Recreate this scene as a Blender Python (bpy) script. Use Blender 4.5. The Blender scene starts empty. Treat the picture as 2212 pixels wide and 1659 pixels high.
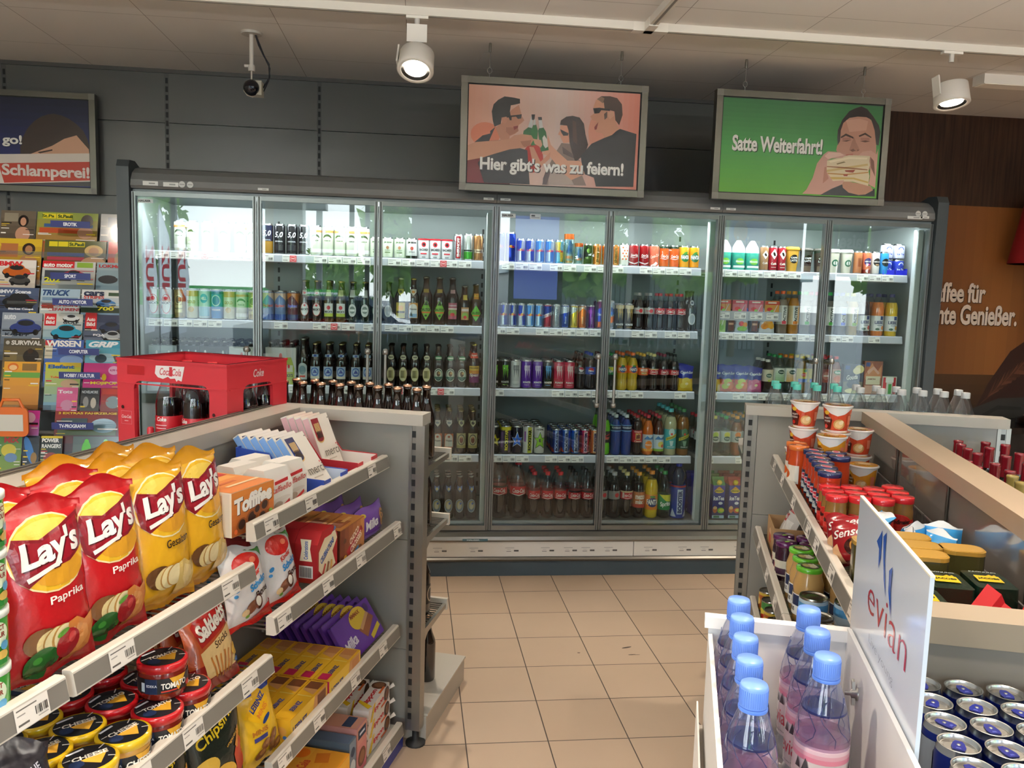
import bpy, math, random
from mathutils import Vector, Matrix
from mathutils.geometry import tessellate_polygon
S=bpy.context.scene; COL=S.collection
PI=math.pi
# ---------------------------------------------------------------- camera
def basis(yaw,pitch,roll):
    cy,sy=math.cos(yaw),math.sin(yaw); r=Vector((cy,sy,0)); f=Vector((-sy,cy,0)); u=Vector((0,0,1))
    cp,sp=math.cos(pitch),math.sin(pitch); f2=f*cp+u*sp; u2=u*cp-f*sp
    cr,sr=math.cos(roll),math.sin(roll); return r*cr+u2*sr, u2*cr-r*sr, f2
_r,_u,_f=basis(-0.1137,-0.1133,0.0302)
cd=bpy.data.cameras.new('camera'); cam=bpy.data.objects.new('camera',cd); COL.objects.link(cam)
cd.sensor_width=36; cd.sensor_fit='HORIZONTAL'; cd.lens=1798.0/2212*36; cd.clip_start=.02; cd.clip_end=300
cam.matrix_world=Matrix(((_r.x,_u.x,-_f.x,0),(_r.y,_u.y,-_f.y,0),(_r.z,_u.z,-_f.z,1.591),(0,0,0,1)))
S.camera=cam
# ---------------------------------------------------------------- view, world, main lights
vs=S.view_settings; vs.view_transform='Standard'; vs.look='None'; vs.gamma=1; vs.use_curve_mapping=False
S.display_settings.display_device='sRGB'
vs.exposure=1.0
cy=S.cycles; cy.max_bounces=8; cy.diffuse_bounces=5; cy.glossy_bounces=4; cy.transmission_bounces=6; cy.transparent_max_bounces=20
cy.caustics_reflective=False; cy.caustics_refractive=False; cy.sample_clamp_indirect=4; cy.sample_clamp_direct=0
cy.use_denoising=True
SKY=6.5
w=bpy.data.worlds.new('sky'); S.world=w; w.use_nodes=True
nt=w.node_tree; bg=nt.nodes['Background']; bg.inputs[1].default_value=SKY
tc=nt.nodes.new('ShaderNodeTexCoord'); sx=nt.nodes.new('ShaderNodeSeparateXYZ'); rp=nt.nodes.new('ShaderNodeValToRGB')
nt.links.new(tc.outputs['Generated'],sx.inputs[0]); nt.links.new(sx.outputs['Z'],rp.inputs[0]); nt.links.new(rp.outputs[0],bg.inputs[0])
rp.color_ramp.elements[0].color=(.86,.93,.95,1); rp.color_ramp.elements[0].position=.0
rp.color_ramp.elements[1].color=(.55,.74,.98,1); rp.color_ramp.elements[1].position=.8
def area(name,loc,rot,sx_,sy_,power,col,portal=False,spread=PI):
    l=bpy.data.lights.new(name,'AREA'); l.shape='RECTANGLE'; l.size=sx_; l.size_y=sy_; l.energy=power; l.color=col; l.spread=spread
    o=bpy.data.objects.new(name,l); COL.objects.link(o); o.location=loc; o.rotation_euler=rot
    if portal: l.cycles.is_portal=True
    return o
# daylight enters through the glazed front behind the viewer: portals guide the sky sampling
for i,(x0,x1) in enumerate(((-4.1,-.11),(.94,6.1))):
    area('window_portal',((x0+x1)/2,-2.02,1.45),(PI/2,0,0),x1-x0,2.75,1,(1,1,1),portal=True)
# ---------------------------------------------------------------- colours and materials
_cc={}
def lin(h):
    if h not in _cc:
        v=[int(h[i:i+2],16)/255 for i in (0,2,4)]
        _cc[h]=tuple(c/12.92 if c<=.04045 else ((c+.055)/1.055)**2.4 for c in v)+(1.,)
    return _cc[h]
MT={}
def mat(name,rough=.4,metal=0.,spec=.5,coat=0.,col=None,bump=0.,bscale=60.,trans=0.,noise=0.,nscale=8.,emit=0.,alpha=1.):
    m=bpy.data.materials.new(name); m.use_nodes=True; t=m.node_tree; b=t.nodes['Principled BSDF']
    b.inputs['Roughness'].default_value=rough; b.inputs['Metallic'].default_value=metal; b.inputs['Specular IOR Level'].default_value=spec
    b.inputs['Coat Weight'].default_value=coat; b.inputs['Coat Roughness'].default_value=.08
    if col is None:
        a=t.nodes.new('ShaderNodeVertexColor'); a.layer_name='Col'; src=a.outputs[0]
    else:
        a=t.nodes.new('ShaderNodeRGB'); a.outputs[0].default_value=lin(col); src=a.outputs[0]
    if noise or bump:
        c=t.nodes.new('ShaderNodeTexCoord')
    if noise:
        n=t.nodes.new('ShaderNodeTexNoise'); n.inputs['Scale'].default_value=nscale; n.inputs['Detail'].default_value=5
        t.links.new(c.outputs['Object'],n.inputs[0])
        mr=t.nodes.new('ShaderNodeMapRange'); mr.inputs[3].default_value=1-noise; mr.inputs[4].default_value=1+noise
        t.links.new(n.outputs[0],mr.inputs[0]); mx=t.nodes.new('ShaderNodeVectorMath'); mx.operation='SCALE'
        t.links.new(src,mx.inputs[0]); t.links.new(mr.outputs[0],mx.inputs['Scale']); src=mx.outputs[0]
    t.links.new(src,b.inputs['Base Color'])
    if emit:
        t.links.new(src,b.inputs['Emission Color']); b.inputs['Emission Strength'].default_value=emit
    if bump:
        n=t.nodes.new('ShaderNodeTexNoise'); n.inputs['Scale'].default_value=bscale; n.inputs['Detail'].default_value=3
        t.links.new(c.outputs['Object'],n.inputs[0]); bp=t.nodes.new('ShaderNodeBump'); bp.inputs['Strength'].default_value=bump; bp.inputs['Distance'].default_value=.004
        t.links.new(n.outputs[0],bp.inputs['Height']); t.links.new(bp.outputs[0],b.inputs['Normal'])
    MT[name]=m; return m
mat('print',.38); mat('card',.55); mat('gloss',.16,coat=.3); mat('foil',.2,spec=.6,bump=.35,bscale=38); mat('wrap',.14,spec=.7,bump=.25,bscale=55)
mat('canmetal',.24,metal=.75); mat('lidmetal',.25,metal=1.); mat('plastic',.35); mat('liquid',.06,coat=.6)
mat('brown',.05,spec=.7,coat=.5); mat('paint',.42,noise=.05,nscale=3); mat('steel',.33,metal=.85); mat('wire',.35,metal=.7)
mat('panel',.3,spec=.6,noise=.06,nscale=2); mat('paper',.6); mat('rubber',.6); mat('cloth',.8); mat('leaf',.5,noise=.35,nscale=3)
mat('lamp',.5,emit=14.); mat('led',.5,emit=3.); mat('screen',.2,emit=2.2)
def thin(name,refl,tint=None,rough=.0,k=2.2,rmax=.9,milk=0.):
    """thin clear sheet: mostly see-through, with a mirror share that grows towards grazing view"""
    m=bpy.data.materials.new(name); m.use_nodes=True; t=m.node_tree; t.nodes.clear()
    o=t.nodes.new('ShaderNodeOutputMaterial'); mx=t.nodes.new('ShaderNodeMixShader'); tr=t.nodes.new('ShaderNodeBsdfTransparent'); gl=t.nodes.new('ShaderNodeBsdfGlossy')
    gl.inputs['Roughness'].default_value=rough; lw=t.nodes.new('ShaderNodeLayerWeight'); lw.inputs[0].default_value=.5
    pw=t.nodes.new('ShaderNodeMath'); pw.operation='POWER'; pw.inputs[1].default_value=k
    mr=t.nodes.new('ShaderNodeMapRange'); mr.inputs[3].default_value=refl; mr.inputs[4].default_value=rmax
    t.links.new(lw.outputs['Facing'],pw.inputs[0]); t.links.new(pw.outputs[0],mr.inputs[0]); t.links.new(mr.outputs[0],mx.inputs[0])
    t.links.new(tr.outputs[0],mx.inputs[1]); t.links.new(gl.outputs[0],mx.inputs[2]); t.links.new(mx.outputs[0],o.inputs[0])
    if tint=='Col':
        a=t.nodes.new('ShaderNodeVertexColor'); a.layer_name='Col'; t.links.new(a.outputs[0],tr.inputs[0])
    elif tint: tr.inputs[0].default_value=lin(tint)
    if milk:  # translucent share added so the clear plastic looks softly lit
        tl=t.nodes.new('ShaderNodeBsdfTranslucent'); tl.inputs[0].default_value=lin('d4d9ee'); m2=t.nodes.new('ShaderNodeMixShader'); m2.inputs[0].default_value=milk
        t.links.new(tr.outputs[0],m2.inputs[1]); t.links.new(tl.outputs[0],m2.inputs[2]); t.links.new(m2.outputs[0],mx.inputs[1])
    MT[name]=m; return m
thin('pane',.047,'f2f7f5',k=4); thin('pet',.06,'Col',rough=.03,k=1.8,rmax=.7,milk=.05)
def translucent(name):
    m=bpy.data.materials.new(name); m.use_nodes=True; t=m.node_tree; t.nodes.clear()
    o=t.nodes.new('ShaderNodeOutputMaterial'); mx=t.nodes.new('ShaderNodeMixShader'); d=t.nodes.new('ShaderNodeBsdfDiffuse'); tl=t.nodes.new('ShaderNodeBsdfTranslucent')
    a=t.nodes.new('ShaderNodeVertexColor'); a.layer_name='Col'; t.links.new(a.outputs[0],d.inputs[0]); t.links.new(a.outputs[0],tl.inputs[0])
    mx.inputs[0].default_value=.6; t.links.new(d.outputs[0],mx.inputs[1]); t.links.new(tl.outputs[0],mx.inputs[2]); t.links.new(mx.outputs[0],o.inputs[0]); MT[name]=m
translucent('banner')
# ---------------------------------------------------------------- mesh builder
class MB:
    def __init__(s): s.v=[];s.f=[];s.c=[];s.m=[];s.sm=[];s.T=None
    def add(s,pts,faces,col,m='print',sm=False):
        n=len(s.v); s.v+= [tuple(s.T@Vector(p)) for p in pts] if s.T is not None else [tuple(p) for p in pts]
        for i,f in enumerate(faces):
            s.f.append(tuple(n+k for k in f)); s.c.append(lin(col[i] if isinstance(col,list) else col)); s.m.append(m[i] if isinstance(m,list) else m); s.sm.append(sm)
        return s
    def box(s,x0,x1,y0,y1,z0,z1,col,m='print'):
        p=[(x,y,z) for z in (z0,z1) for y in (y0,y1) for x in (x0,x1)]
        return s.add(p,[(0,2,3,1),(4,5,7,6),(0,1,5,4),(2,6,7,3),(0,4,6,2),(1,3,7,5)],col,m)
    def ext(s,poly,a0,a1,col,m='print',ax=2,sm=False,capcol=None):
        """extrude a 2-D outline along axis ax (0: yz outline, 1: xz outline, 2: xy outline)"""
        def P(p,a): return (a,p[0],p[1]) if ax==0 else (p[0],a,p[1]) if ax==1 else (p[0],p[1],a)
        n=len(poly); A=sum(poly[i][0]*poly[(i+1)%n][1]-poly[(i+1)%n][0]*poly[i][1] for i in range(n))
        if (A<0)!=(ax==1): poly=poly[::-1]
        pts=[P(p,a0) for p in poly]+[P(p,a1) for p in poly]
        s.add(pts,[(i,(i+1)%n,n+(i+1)%n,n+i) for i in range(n)],col,m,sm)
        t=tessellate_polygon([[Vector((p[0],p[1],0)) for p in poly]]); cc=capcol or col
        q0=[P(p,a0) for p in poly]; q1=[P(p,a1) for p in poly]
        def orient(tri,up):
            a,b,c=[poly[k] for k in tri]; ar=(b[0]-a[0])*(c[1]-a[1])-(b[1]-a[1])*(c[0]-a[0])
            pos=(ar>0)!=(ax==1); return tri if pos==up else (tri[0],tri[2],tri[1])
        s.add(q0,[orient(k,False) for k in t],cc,m); s.add(q1,[orient(k,True) for k in t],cc,m); return s
    def lathe(s,prof,col,m='print',n=20,sm=True,ox=0,oy=0,cap=True):
        """prof: (r,z) from bottom to top; col/m one value or one per segment"""
        k=len(prof); pts=[]
        for r,z in prof:
            for i in range(n): a=2*PI*i/n; pts.append((ox+r*math.sin(a),oy-r*math.cos(a),z))
        fs=[];cs=[];ms=[]
        for j in range(k-1):
            for i in range(n):
                i2=(i+1)%n; fs.append((j*n+i,j*n+i2,(j+1)*n+i2,(j+1)*n+i)); cs.append(col[j] if isinstance(col,list) else col); ms.append(m[j] if isinstance(m,list) else m)
        s.add(pts,fs,cs,ms,sm)
        for j,rev in ((0,True),(k-1,False)):
            if cap and prof[j][0]>1e-5:
                ring=tuple(range(n)); ring=ring[::-1] if rev else ring
                s.add(pts[j*n:(j+1)*n],[ring],cs[0] if rev else cs[-1],ms[0] if rev else ms[-1])
        return s
    def tube(s,path,r,col,m='print',n=8):
        path=[Vector(p) for p in path]; pts=[]; k=len(path); up=None
        for i,p in enumerate(path):
            d=(path[min(i+1,k-1)]-path[max(i-1,0)]).normalized()
            if up is None: up=Vector((0,0,1)) if abs(d.z)<.9 else Vector((1,0,0))
            a=d.cross(up).normalized(); b=a.cross(d)
            up=b
            for j in range(n): t=2*PI*j/n; pts.append(p+a*(r*math.cos(t))+b*(r*math.sin(t)))
        fs=[(i*n+j,i*n+(j+1)%n,(i+1)*n+(j+1)%n,(i+1)*n+j) for i in range(k-1) for j in range(n)]
        s.add(pts,fs,col,m,True); s.add(pts[:n],[tuple(range(n))[::-1]],col,m); s.add(pts[-n:],[tuple(range(n))],col,m); return s
    def grid(s,fn,nu,nv,col,m='print',sm=True,colf=None,flip=False):
        pts=[fn(i/nu,j/nv) for j in range(nv+1) for i in range(nu+1)]; w_=nu+1
        fs=[]; cs=[]
        for j in range(nv):
            for i in range(nu):
                q=(j*w_+i,j*w_+i+1,(j+1)*w_+i+1,(j+1)*w_+i); fs.append(q[::-1] if flip else q); cs.append(colf((i+.5)/nu,(j+.5)/nv) if colf else col)
        return s.add(pts,fs,cs,m,sm)
    def mesh(s,name):
        me=bpy.data.meshes.new(name); me.from_pydata(s.v,[],s.f)
        ms=list(dict.fromkeys(s.m)); 
        for x in ms: me.materials.append(MT[x])
        ix={x:i for i,x in enumerate(ms)}
        me.polygons.foreach_set('material_index',[ix[x] for x in s.m]); me.polygons.foreach_set('use_smooth',s.sm)
        ca=me.color_attributes.new('Col','FLOAT_COLOR','CORNER'); d=[]
        for f,c in zip(s.f,s.c): d.extend(c*len(f))
        ca.data.foreach_set('color',d); me.update(); return me
def ob(name,mb,parent=None,label=None,cat=None,group=None,kind=None,loc=None,rot=None):
    me=mb.mesh(name) if isinstance(mb,MB) else mb
    o=bpy.data.objects.new(name,me); COL.objects.link(o)
    if parent: o.parent=parent
    if loc is not None: o.location=loc
    if rot is not None: o.rotation_euler=rot if isinstance(rot,(tuple,list)) else (0,0,rot)
    if label: o['label']=label
    if cat: o['category']=cat
    if group: o['group']=group
    if kind: o['kind']=kind
    return o
def empty(name,label,cat,loc=(0,0,0),rz=0,group=None):
    o=bpy.data.objects.new(name,None); COL.objects.link(o); o.location=loc; o.rotation_euler=(0,0,rz); o['label']=label; o['category']=cat
    if group: o['group']=group
    return o
def st(name,mb,parent=None,**k): return ob(name,mb,parent,kind=None if parent else 'structure',**k)
# ---------------------------------------------------------------- flat artwork (label, poster and cover printing)
_tx={}
def glyphs(txt,bold=0.,shear=0.):
    k=(txt,bold,shear)
    if k not in _tx:
        c=bpy.data.curves.new('lettering','FONT'); c.body=txt; c.fill_mode='FRONT'; c.offset=bold; c.shear=shear; c.resolution_u=3; c.space_character=.97 if bold>=.03 else 1
        o=bpy.data.objects.new('lettering',c); me=o.to_mesh(); me.calc_loop_triangles()
        tr=[[(me.vertices[i].co.x,me.vertices[i].co.y) for i in t.vertices] for t in me.loop_triangles]
        o.to_mesh_clear(); bpy.data.objects.remove(o); bpy.data.curves.remove(c)
        xs=[p[0] for t in tr for p in t] or [0,1]; ys=[p[1] for t in tr for p in t] or [0,1]
        _tx[k]=(tr,min(xs),max(xs),min(ys),max(ys))
    return _tx[k]
class A:
    """printed artwork: coloured triangles in layers; x right, y up, metres"""
    def __init__(s): s.t=[]; s.k=0
    def _pg(s,p,col):
        s.k+=1
        for t in tessellate_polygon([[Vector((x,y,0)) for x,y in p]]): s.t.append(([p[i] for i in t],s.k,col))
        return s
    def p(s,pts,col): return s._pg(pts,col)
    def r(s,x,y,w,h,col,rot=0):
        c,d=math.cos(rot),math.sin(rot); return s._pg([(x+a*c-b*d,y+a*d+b*c) for a,b in ((-w/2,-h/2),(w/2,-h/2),(w/2,h/2),(-w/2,h/2))],col)
    def e(s,x,y,w,h,col,rot=0,n=20,a0=0,a1=2*PI):
        c,d=math.cos(rot),math.sin(rot); P=[(w/2*math.cos(a0+(a1-a0)*i/n),h/2*math.sin(a0+(a1-a0)*i/n)) for i in range(n if a1-a0>6.28 else n+1)]
        return s._pg([(x+a*c-b*d,y+a*d+b*c) for a,b in P],col)
    def g(s,x,y,w,h,c0,c1,n=10,vert=True):
        s.k+=1; a=[int(c0[i:i+2],16) for i in (0,2,4)]; b=[int(c1[i:i+2],16) for i in (0,2,4)]
        for i in range(n):
            f=(i+.5)/n; col='%02x%02x%02x'%tuple(int(a[j]+(b[j]-a[j])*f) for j in range(3))
            if vert: q=[(x-w/2,y-h/2+h*i/n),(x+w/2,y-h/2+h*i/n),(x+w/2,y-h/2+h*(i+1)/n),(x-w/2,y-h/2+h*(i+1)/n)]
            else: q=[(x-w/2+w*i/n,y-h/2),(x-w/2+w*(i+1)/n,y-h/2),(x-w/2+w*(i+1)/n,y+h/2),(x-w/2+w*i/n,y+h/2)]
            s.t.append(([q[0],q[1],q[2]],s.k,col)); s.t.append(([q[0],q[2],q[3]],s.k,col))
        return s
    def x(s,txt,x,y,w,h,col,bold=.02,shear=0.,rot=0,sh=None):
        """text fitted into a box w by h (h is the height of the ink)"""
        if sh: s.x(txt,x+sh[0],y+sh[1],w,h,sh[2],bold+.01,shear,rot)
        tr,x0,x1,y0,y1=glyphs(txt,bold,shear); s.k+=1; c,d=math.cos(rot),math.sin(rot)
        for t in tr:
            q=[]
            for px,py in t:
                a=((px-x0)/(x1-x0)-.5)*w; b=((py-y0)/(y1-y0)-.5)*h; q.append((x+a*c-b*d,y+a*d+b*c))
            s.t.append((q,s.k,col))
        return s
    def put(s,mb,fn,m='print',cut=None,cuty=None,lay=.00025,base=.0003):
        """lay the artwork on a surface fn(x,y,height); cut: strip width for curved surfaces"""
        for q,k,col in s.t:
            ps=[q]
            for ax,c in ((0,cut),(1,cuty)):
                if not c: continue
                out=[]
                for pg in ps:
                    lo=math.floor(min(p[ax] for p in pg)/c); hi=math.ceil(max(p[ax] for p in pg)/c)
                    if hi-lo<=1: out.append(pg); continue
                    for i in range(lo,hi):
                        a=clip(clip(pg,ax,i*c,1),ax,(i+1)*c,-1)
                        if len(a)>2: out.append(a)
                ps=out
            for pg in ps:
                A_=sum(pg[i][0]*pg[(i+1)%len(pg)][1]-pg[(i+1)%len(pg)][0]*pg[i][1] for i in range(len(pg)))
                if abs(A_)<1e-12: continue
                if A_<0: pg=pg[::-1]
                h=base+lay*k; mb.add([fn(p[0],p[1],h) for p in pg],[tuple(range(len(pg)))],col,m)
        return mb
def clip(pg,ax,v,sg):
    out=[]; n=len(pg)
    for i in range(n):
        a,b=pg[i],pg[(i+1)%n]; da,db=(a[ax]-v)*sg,(b[ax]-v)*sg
        if da>=0: out.append(a)
        if (da>0>db) or (da<0<db):
            t=da/(da-db); out.append((a[0]+(b[0]-a[0])*t,a[1]+(b[1]-a[1])*t))
    return out
def cylmap(r,z0=0,rot=0.):
    rf=r if callable(r) else (lambda y:r)
    def fn(x,y,h):
        R=rf(y)+h; a=x/rf(y)+rot; return (R*math.sin(a),-R*math.cos(a),y+z0)
    return fn
def flat(ax='-y',o=(0,0,0)):
    """artwork plane facing -y (front), +z (top), -x, +x"""
    if ax=='-y': return lambda x,y,h:(o[0]+x,o[1]-h,o[2]+y)
    if ax=='+y': return lambda x,y,h:(o[0]-x,o[1]+h,o[2]+y)
    if ax=='+z': return lambda x,y,h:(o[0]+x,o[1]+y,o[2]+h)
    if ax=='+x': return lambda x,y,h:(o[0]+h,o[1]+x,o[2]+y)
    return lambda x,y,h:(o[0]-h,o[1]-x,o[2]+y)
def rrect(w,h,r,n=4,cx=0,cy=0):
    P=[]
    for sx,sy,a0 in ((1,1,0),(-1,1,PI/2),(-1,-1,PI),(1,-1,1.5*PI)):
        for i in range(n+1):
            a=a0+PI/2*i/n; P.append((cx+sx*(w/2-r)+r*math.cos(a),cy+sy*(h/2-r)+r*math.sin(a)))
    return P
ORD='first second third fourth fifth sixth seventh eighth ninth tenth eleventh twelfth thirteenth fourteenth fifteenth sixteenth seventeenth eighteenth nineteenth twentieth'.split()
class T:
    """a product: root mesh plus child parts (name, mesh, [sub-parts]); put() places one individual"""
    def __init__(s,name,cat,desc,root,parts=()): s.name=name; s.cat=cat; s.desc=desc; s.root=root.mesh(name); s.parts=[(n,mb.mesh(n) if isinstance(mb,MB) else mb,l) for n,mb,l in parts]
    def put(s,loc,rz=0,label=None,group=None,rx=0,ry=0,parent=None):
        o=ob(s.name,s.root,None,label,s.cat,group); o.rotation_mode='ZXY' if False else 'XYZ'
        o.matrix_world=Matrix.Translation(loc)@Matrix.Rotation(rz,4,'Z')@Matrix.Rotation(rx,4,'X')@Matrix.Rotation(ry,4,'Y')
        for n,me,l in s.parts: ob(n,me,o,l)
        return o
class Fr:
    """gondola frame: u runs along the gondola away from the viewer, v across it to the right"""
    def __init__(s,a,ox,oy): s.a=a; s.ox=ox; s.oy=oy
    def w(s,u,v,z): return (s.ox+u*math.sin(s.a)+v*math.cos(s.a), s.oy+u*math.cos(s.a)-v*math.sin(s.a), z)
    def rz(s): return -s.a      # local x -> v, local y -> u
GL=Fr(math.radians(19),.0074,2.7534); GR=Fr(math.radians(18),1.2812,3.1054)
D=4.544; X0=-1.470
# ================================================================ the room
def procmat(name,build,rough=.4,spec=.5,metal=0):
    m=bpy.data.materials.new(name); m.use_nodes=True; t=m.node_tree; b=t.nodes['Principled BSDF']
    b.inputs['Roughness'].default_value=rough; b.inputs['Specular IOR Level'].default_value=spec; b.inputs['Metallic'].default_value=metal; build(t,b); MT[name]=m
def tile_nodes(t,b,w_,h_,mortar,c1,c2,cm,loc,rot,nz=.08,nsc=3.,bump=.0):
    tc=t.nodes.new('ShaderNodeTexCoord'); mp=t.nodes.new('ShaderNodeMapping'); br=t.nodes.new('ShaderNodeTexBrick')
    mp.inputs['Rotation'].default_value=(0,0,rot); c,s=math.cos(rot),math.sin(rot); mp.inputs['Location'].default_value=(-(c*loc[0]-s*loc[1]),-(s*loc[0]+c*loc[1]),0)
    br.offset=0; br.squash=1; br.inputs['Scale'].default_value=1; br.inputs['Brick Width'].default_value=w_; br.inputs['Row Height'].default_value=h_
    br.inputs['Mortar Size'].default_value=mortar; br.inputs['Mortar Smooth'].default_value=.1; br.inputs['Bias'].default_value=0
    br.inputs['Color1'].default_value=lin(c1); br.inputs['Color2'].default_value=lin(c2); br.inputs['Mortar'].default_value=lin(cm)
    t.links.new(tc.outputs['Object'],mp.inputs[0]); t.links.new(mp.outputs[0],br.inputs[0])
    n=t.nodes.new('ShaderNodeTexNoise'); n.inputs['Scale'].default_value=nsc; n.inputs['Detail'].default_value=6; t.links.new(tc.outputs['Object'],n.inputs[0])
    mr=t.nodes.new('ShaderNodeMapRange'); mr.inputs[3].default_value=1-nz; mr.inputs[4].default_value=1+nz; t.links.new(n.outputs[0],mr.inputs[0])
    vm=t.nodes.new('ShaderNodeVectorMath'); vm.operation='SCALE'; t.links.new(br.outputs[0],vm.inputs[0]); t.links.new(mr.outputs[0],vm.inputs['Scale']); t.links.new(vm.outputs[0],b.inputs['Base Color'])
    bp=t.nodes.new('ShaderNodeBump'); bp.inputs['Distance'].default_value=.002; bp.inputs['Strength'].default_value=.6; bp.invert=True; t.links.new(br.outputs['Fac'],bp.inputs['Height']); t.links.new(bp.outputs[0],b.inputs['Normal'])
procmat('floortile',lambda t,b:tile_nodes(t,b,.2931,.2931,.0022,'c0a68c','c6ad94','4a3c32',(.178,4.2227),-.0081),rough=.45)
procmat('ceilingtile',lambda t,b:tile_nodes(t,b,.6225,.6225,.0016,'dad8d4','dcdad6','8f8b86',(-1.95,4.95),0,.02,2.),rough=.75,spec=.2)
def wood(t,b):
    tc=t.nodes.new('ShaderNodeTexCoord'); mp=t.nodes.new('ShaderNodeMapping'); mp.inputs['Scale'].default_value=(60,60,3); n=t.nodes.new('ShaderNodeTexNoise'); n.inputs['Scale'].default_value=1; n.inputs['Detail'].default_value=4
    r=t.nodes.new('ShaderNodeValToRGB'); r.color_ramp.elements[0].color=lin('2c1d14'); r.color_ramp.elements[1].color=lin('4a3224'); r.color_ramp.elements[0].position=.3; r.color_ramp.elements[1].position=.7
    t.links.new(tc.outputs['Object'],mp.inputs[0]); t.links.new(mp.outputs[0],n.inputs[0]); t.links.new(n.outputs[0],r.inputs[0]); t.links.new(r.outputs[0],b.inputs['Base Color'])
procmat('brownwood',wood,rough=.5,spec=.3)
WY=5.39; CZ=2.84; FY=-2.0; LX=-4.2; RX=6.2
st('floor',MB().box(LX-.1,RX+.1,FY-.1,WY+.1,-.1,0,'999999','floortile'))
fm_=MB(); A().e(.958,3.515,.05,.012,'4a3c30',.3).e(.963,3.44,.035,.008,'54463a',.1).e(.985,3.438,.03,.005,'6a5a4a').e(.73,3.47,.014,.01,'7a6858').put(fm_,flat('+z'),'paper',lay=.00005,base=.0003)
ob('floor_stain',fm_,bpy.data.objects['floor'])
st('ceiling',MB().box(LX-.1,RX+.1,FY-.1,WY+.1,CZ,CZ+.1,'999999','ceilingtile'))
# back wall: grey metal panels with seams, slotted uprights between them
mb=MB(); mb.box(LX,3.0,WY+.02,WY+.1,0,CZ,'20211f','paint')
ups=[-3.38,-2.455,-1.533,-.63,.28,1.19,2.1,3.0]; rows=[0,.5,1.0,1.64,2.083,2.528,CZ-.02]
for a,b_ in zip([LX]+ups[:-1],ups):
    for z0,z1 in zip(rows,rows[1:]): mb.box(a+.013,b_-.013,WY-.004,WY+.03,z0+.002,z1-.002,'56575400'[:6],'panel')
wb=st('wall_back',mb)
for i,x in enumerate(ups[:-1]):
    m2=MB().box(x-.013,x+.013,WY-.002,WY+.02,0,CZ-.02,'4c4d4b','paint')
    for k in range(55): m2.box(x-.007,x+.007,WY-.0035,WY-.001,.06+k*.05,.06+k*.05+.032,'060606','rubber')
    st('wall_upright',m2,wb)
st('trim_1',MB().box(LX,3.0,WY-.02,WY,CZ-.022,CZ,'4d4c49','paint'))
st('wall_back_cafe',MB().box(3.0,RX,WY-.01,WY+.1,0,CZ,'333333','brownwood'))
st('wall_left',MB().box(LX-.1,LX,FY,WY,0,CZ,'c8c4ba','paint')); st('wall_right',MB().box(RX,RX+.1,FY,WY,0,CZ,'4a382c','paint'))
# glazed front behind the viewer (mirrored in the cooler doors): sill, head, piers, mullions
mb=MB(); mb.box(LX,RX,FY-.1,FY,0,.12,'77766f','paint'); mb.box(LX,RX,FY-.1,FY,2.78,CZ,'55544f','paint')
mb.box(-1.93,-1.5,FY-.3,FY,.12,2.78,'b8b7b2','paint'); mb.box(-.11,.94,FY-.3,FY,.12,2.78,'9a9892','paint'); mb.box(2.85,3.1,FY-.3,FY,.12,2.78,'4c4b49','paint')
mb.box(4.75,5.22,FY-.3,FY,.12,2.78,'3a3a3c','paint')
for x in (-3.1,-.88,-.68,1.0,4.1,5.7): mb.box(x-.03,x+.03,FY-.08,FY,.12,2.78,'56575a','paint')
wf=st('wall_front',mb)
st('trim_2',MB().box(-1.96,-1.86,FY,FY+.04,1.5,2.75,'d0a24a','paint'))
# ================================================================ ceiling fittings
mb=MB(); Y=3.955
def track(name,x0,x1,y0,y1,label):
    t=empty(name,label,'light track',((x0+x1)/2,(y0+y1)/2,CZ)); mb=MB(); hx,hy=abs(x1-x0)/2,abs(y1-y0)/2
    mb.box(-hx,hx,-hy,hy,-.036,0,'dad6cc','plastic'); ob('track_body',mb,t)
    g=MB(); g.box(-hx+.03 if hx>hy else -.006,hx-.03 if hx>hy else .006,-.006 if hx>hy else -hy+.03,.006 if hx>hy else hy-.03,-.037,-.0355,'8d8a83','plastic'); ob('slot',g,t)
    return t
track('light_track',-3.2,1.04,Y-.02,Y+.02,'long white lighting track on ceiling left of the track joint')
track('light_track',1.10,5.2,Y-.02,Y+.02,'white lighting track on ceiling right of the track joint')
track('light_track',1.02,1.06,1.6,Y-.03,'white lighting track running towards viewer from the corner joint')
j=MB().box(-.075,.09,-.022,.022,-.04,0,'e2ded4','plastic'); j.box(-.022,.022,-.1,.02,-.04,0,'e2ded4','plastic')
ob('track_connector',j,None,'white corner connector joining three ceiling light tracks','track connector',loc=(1.04,Y,CZ))
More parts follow.
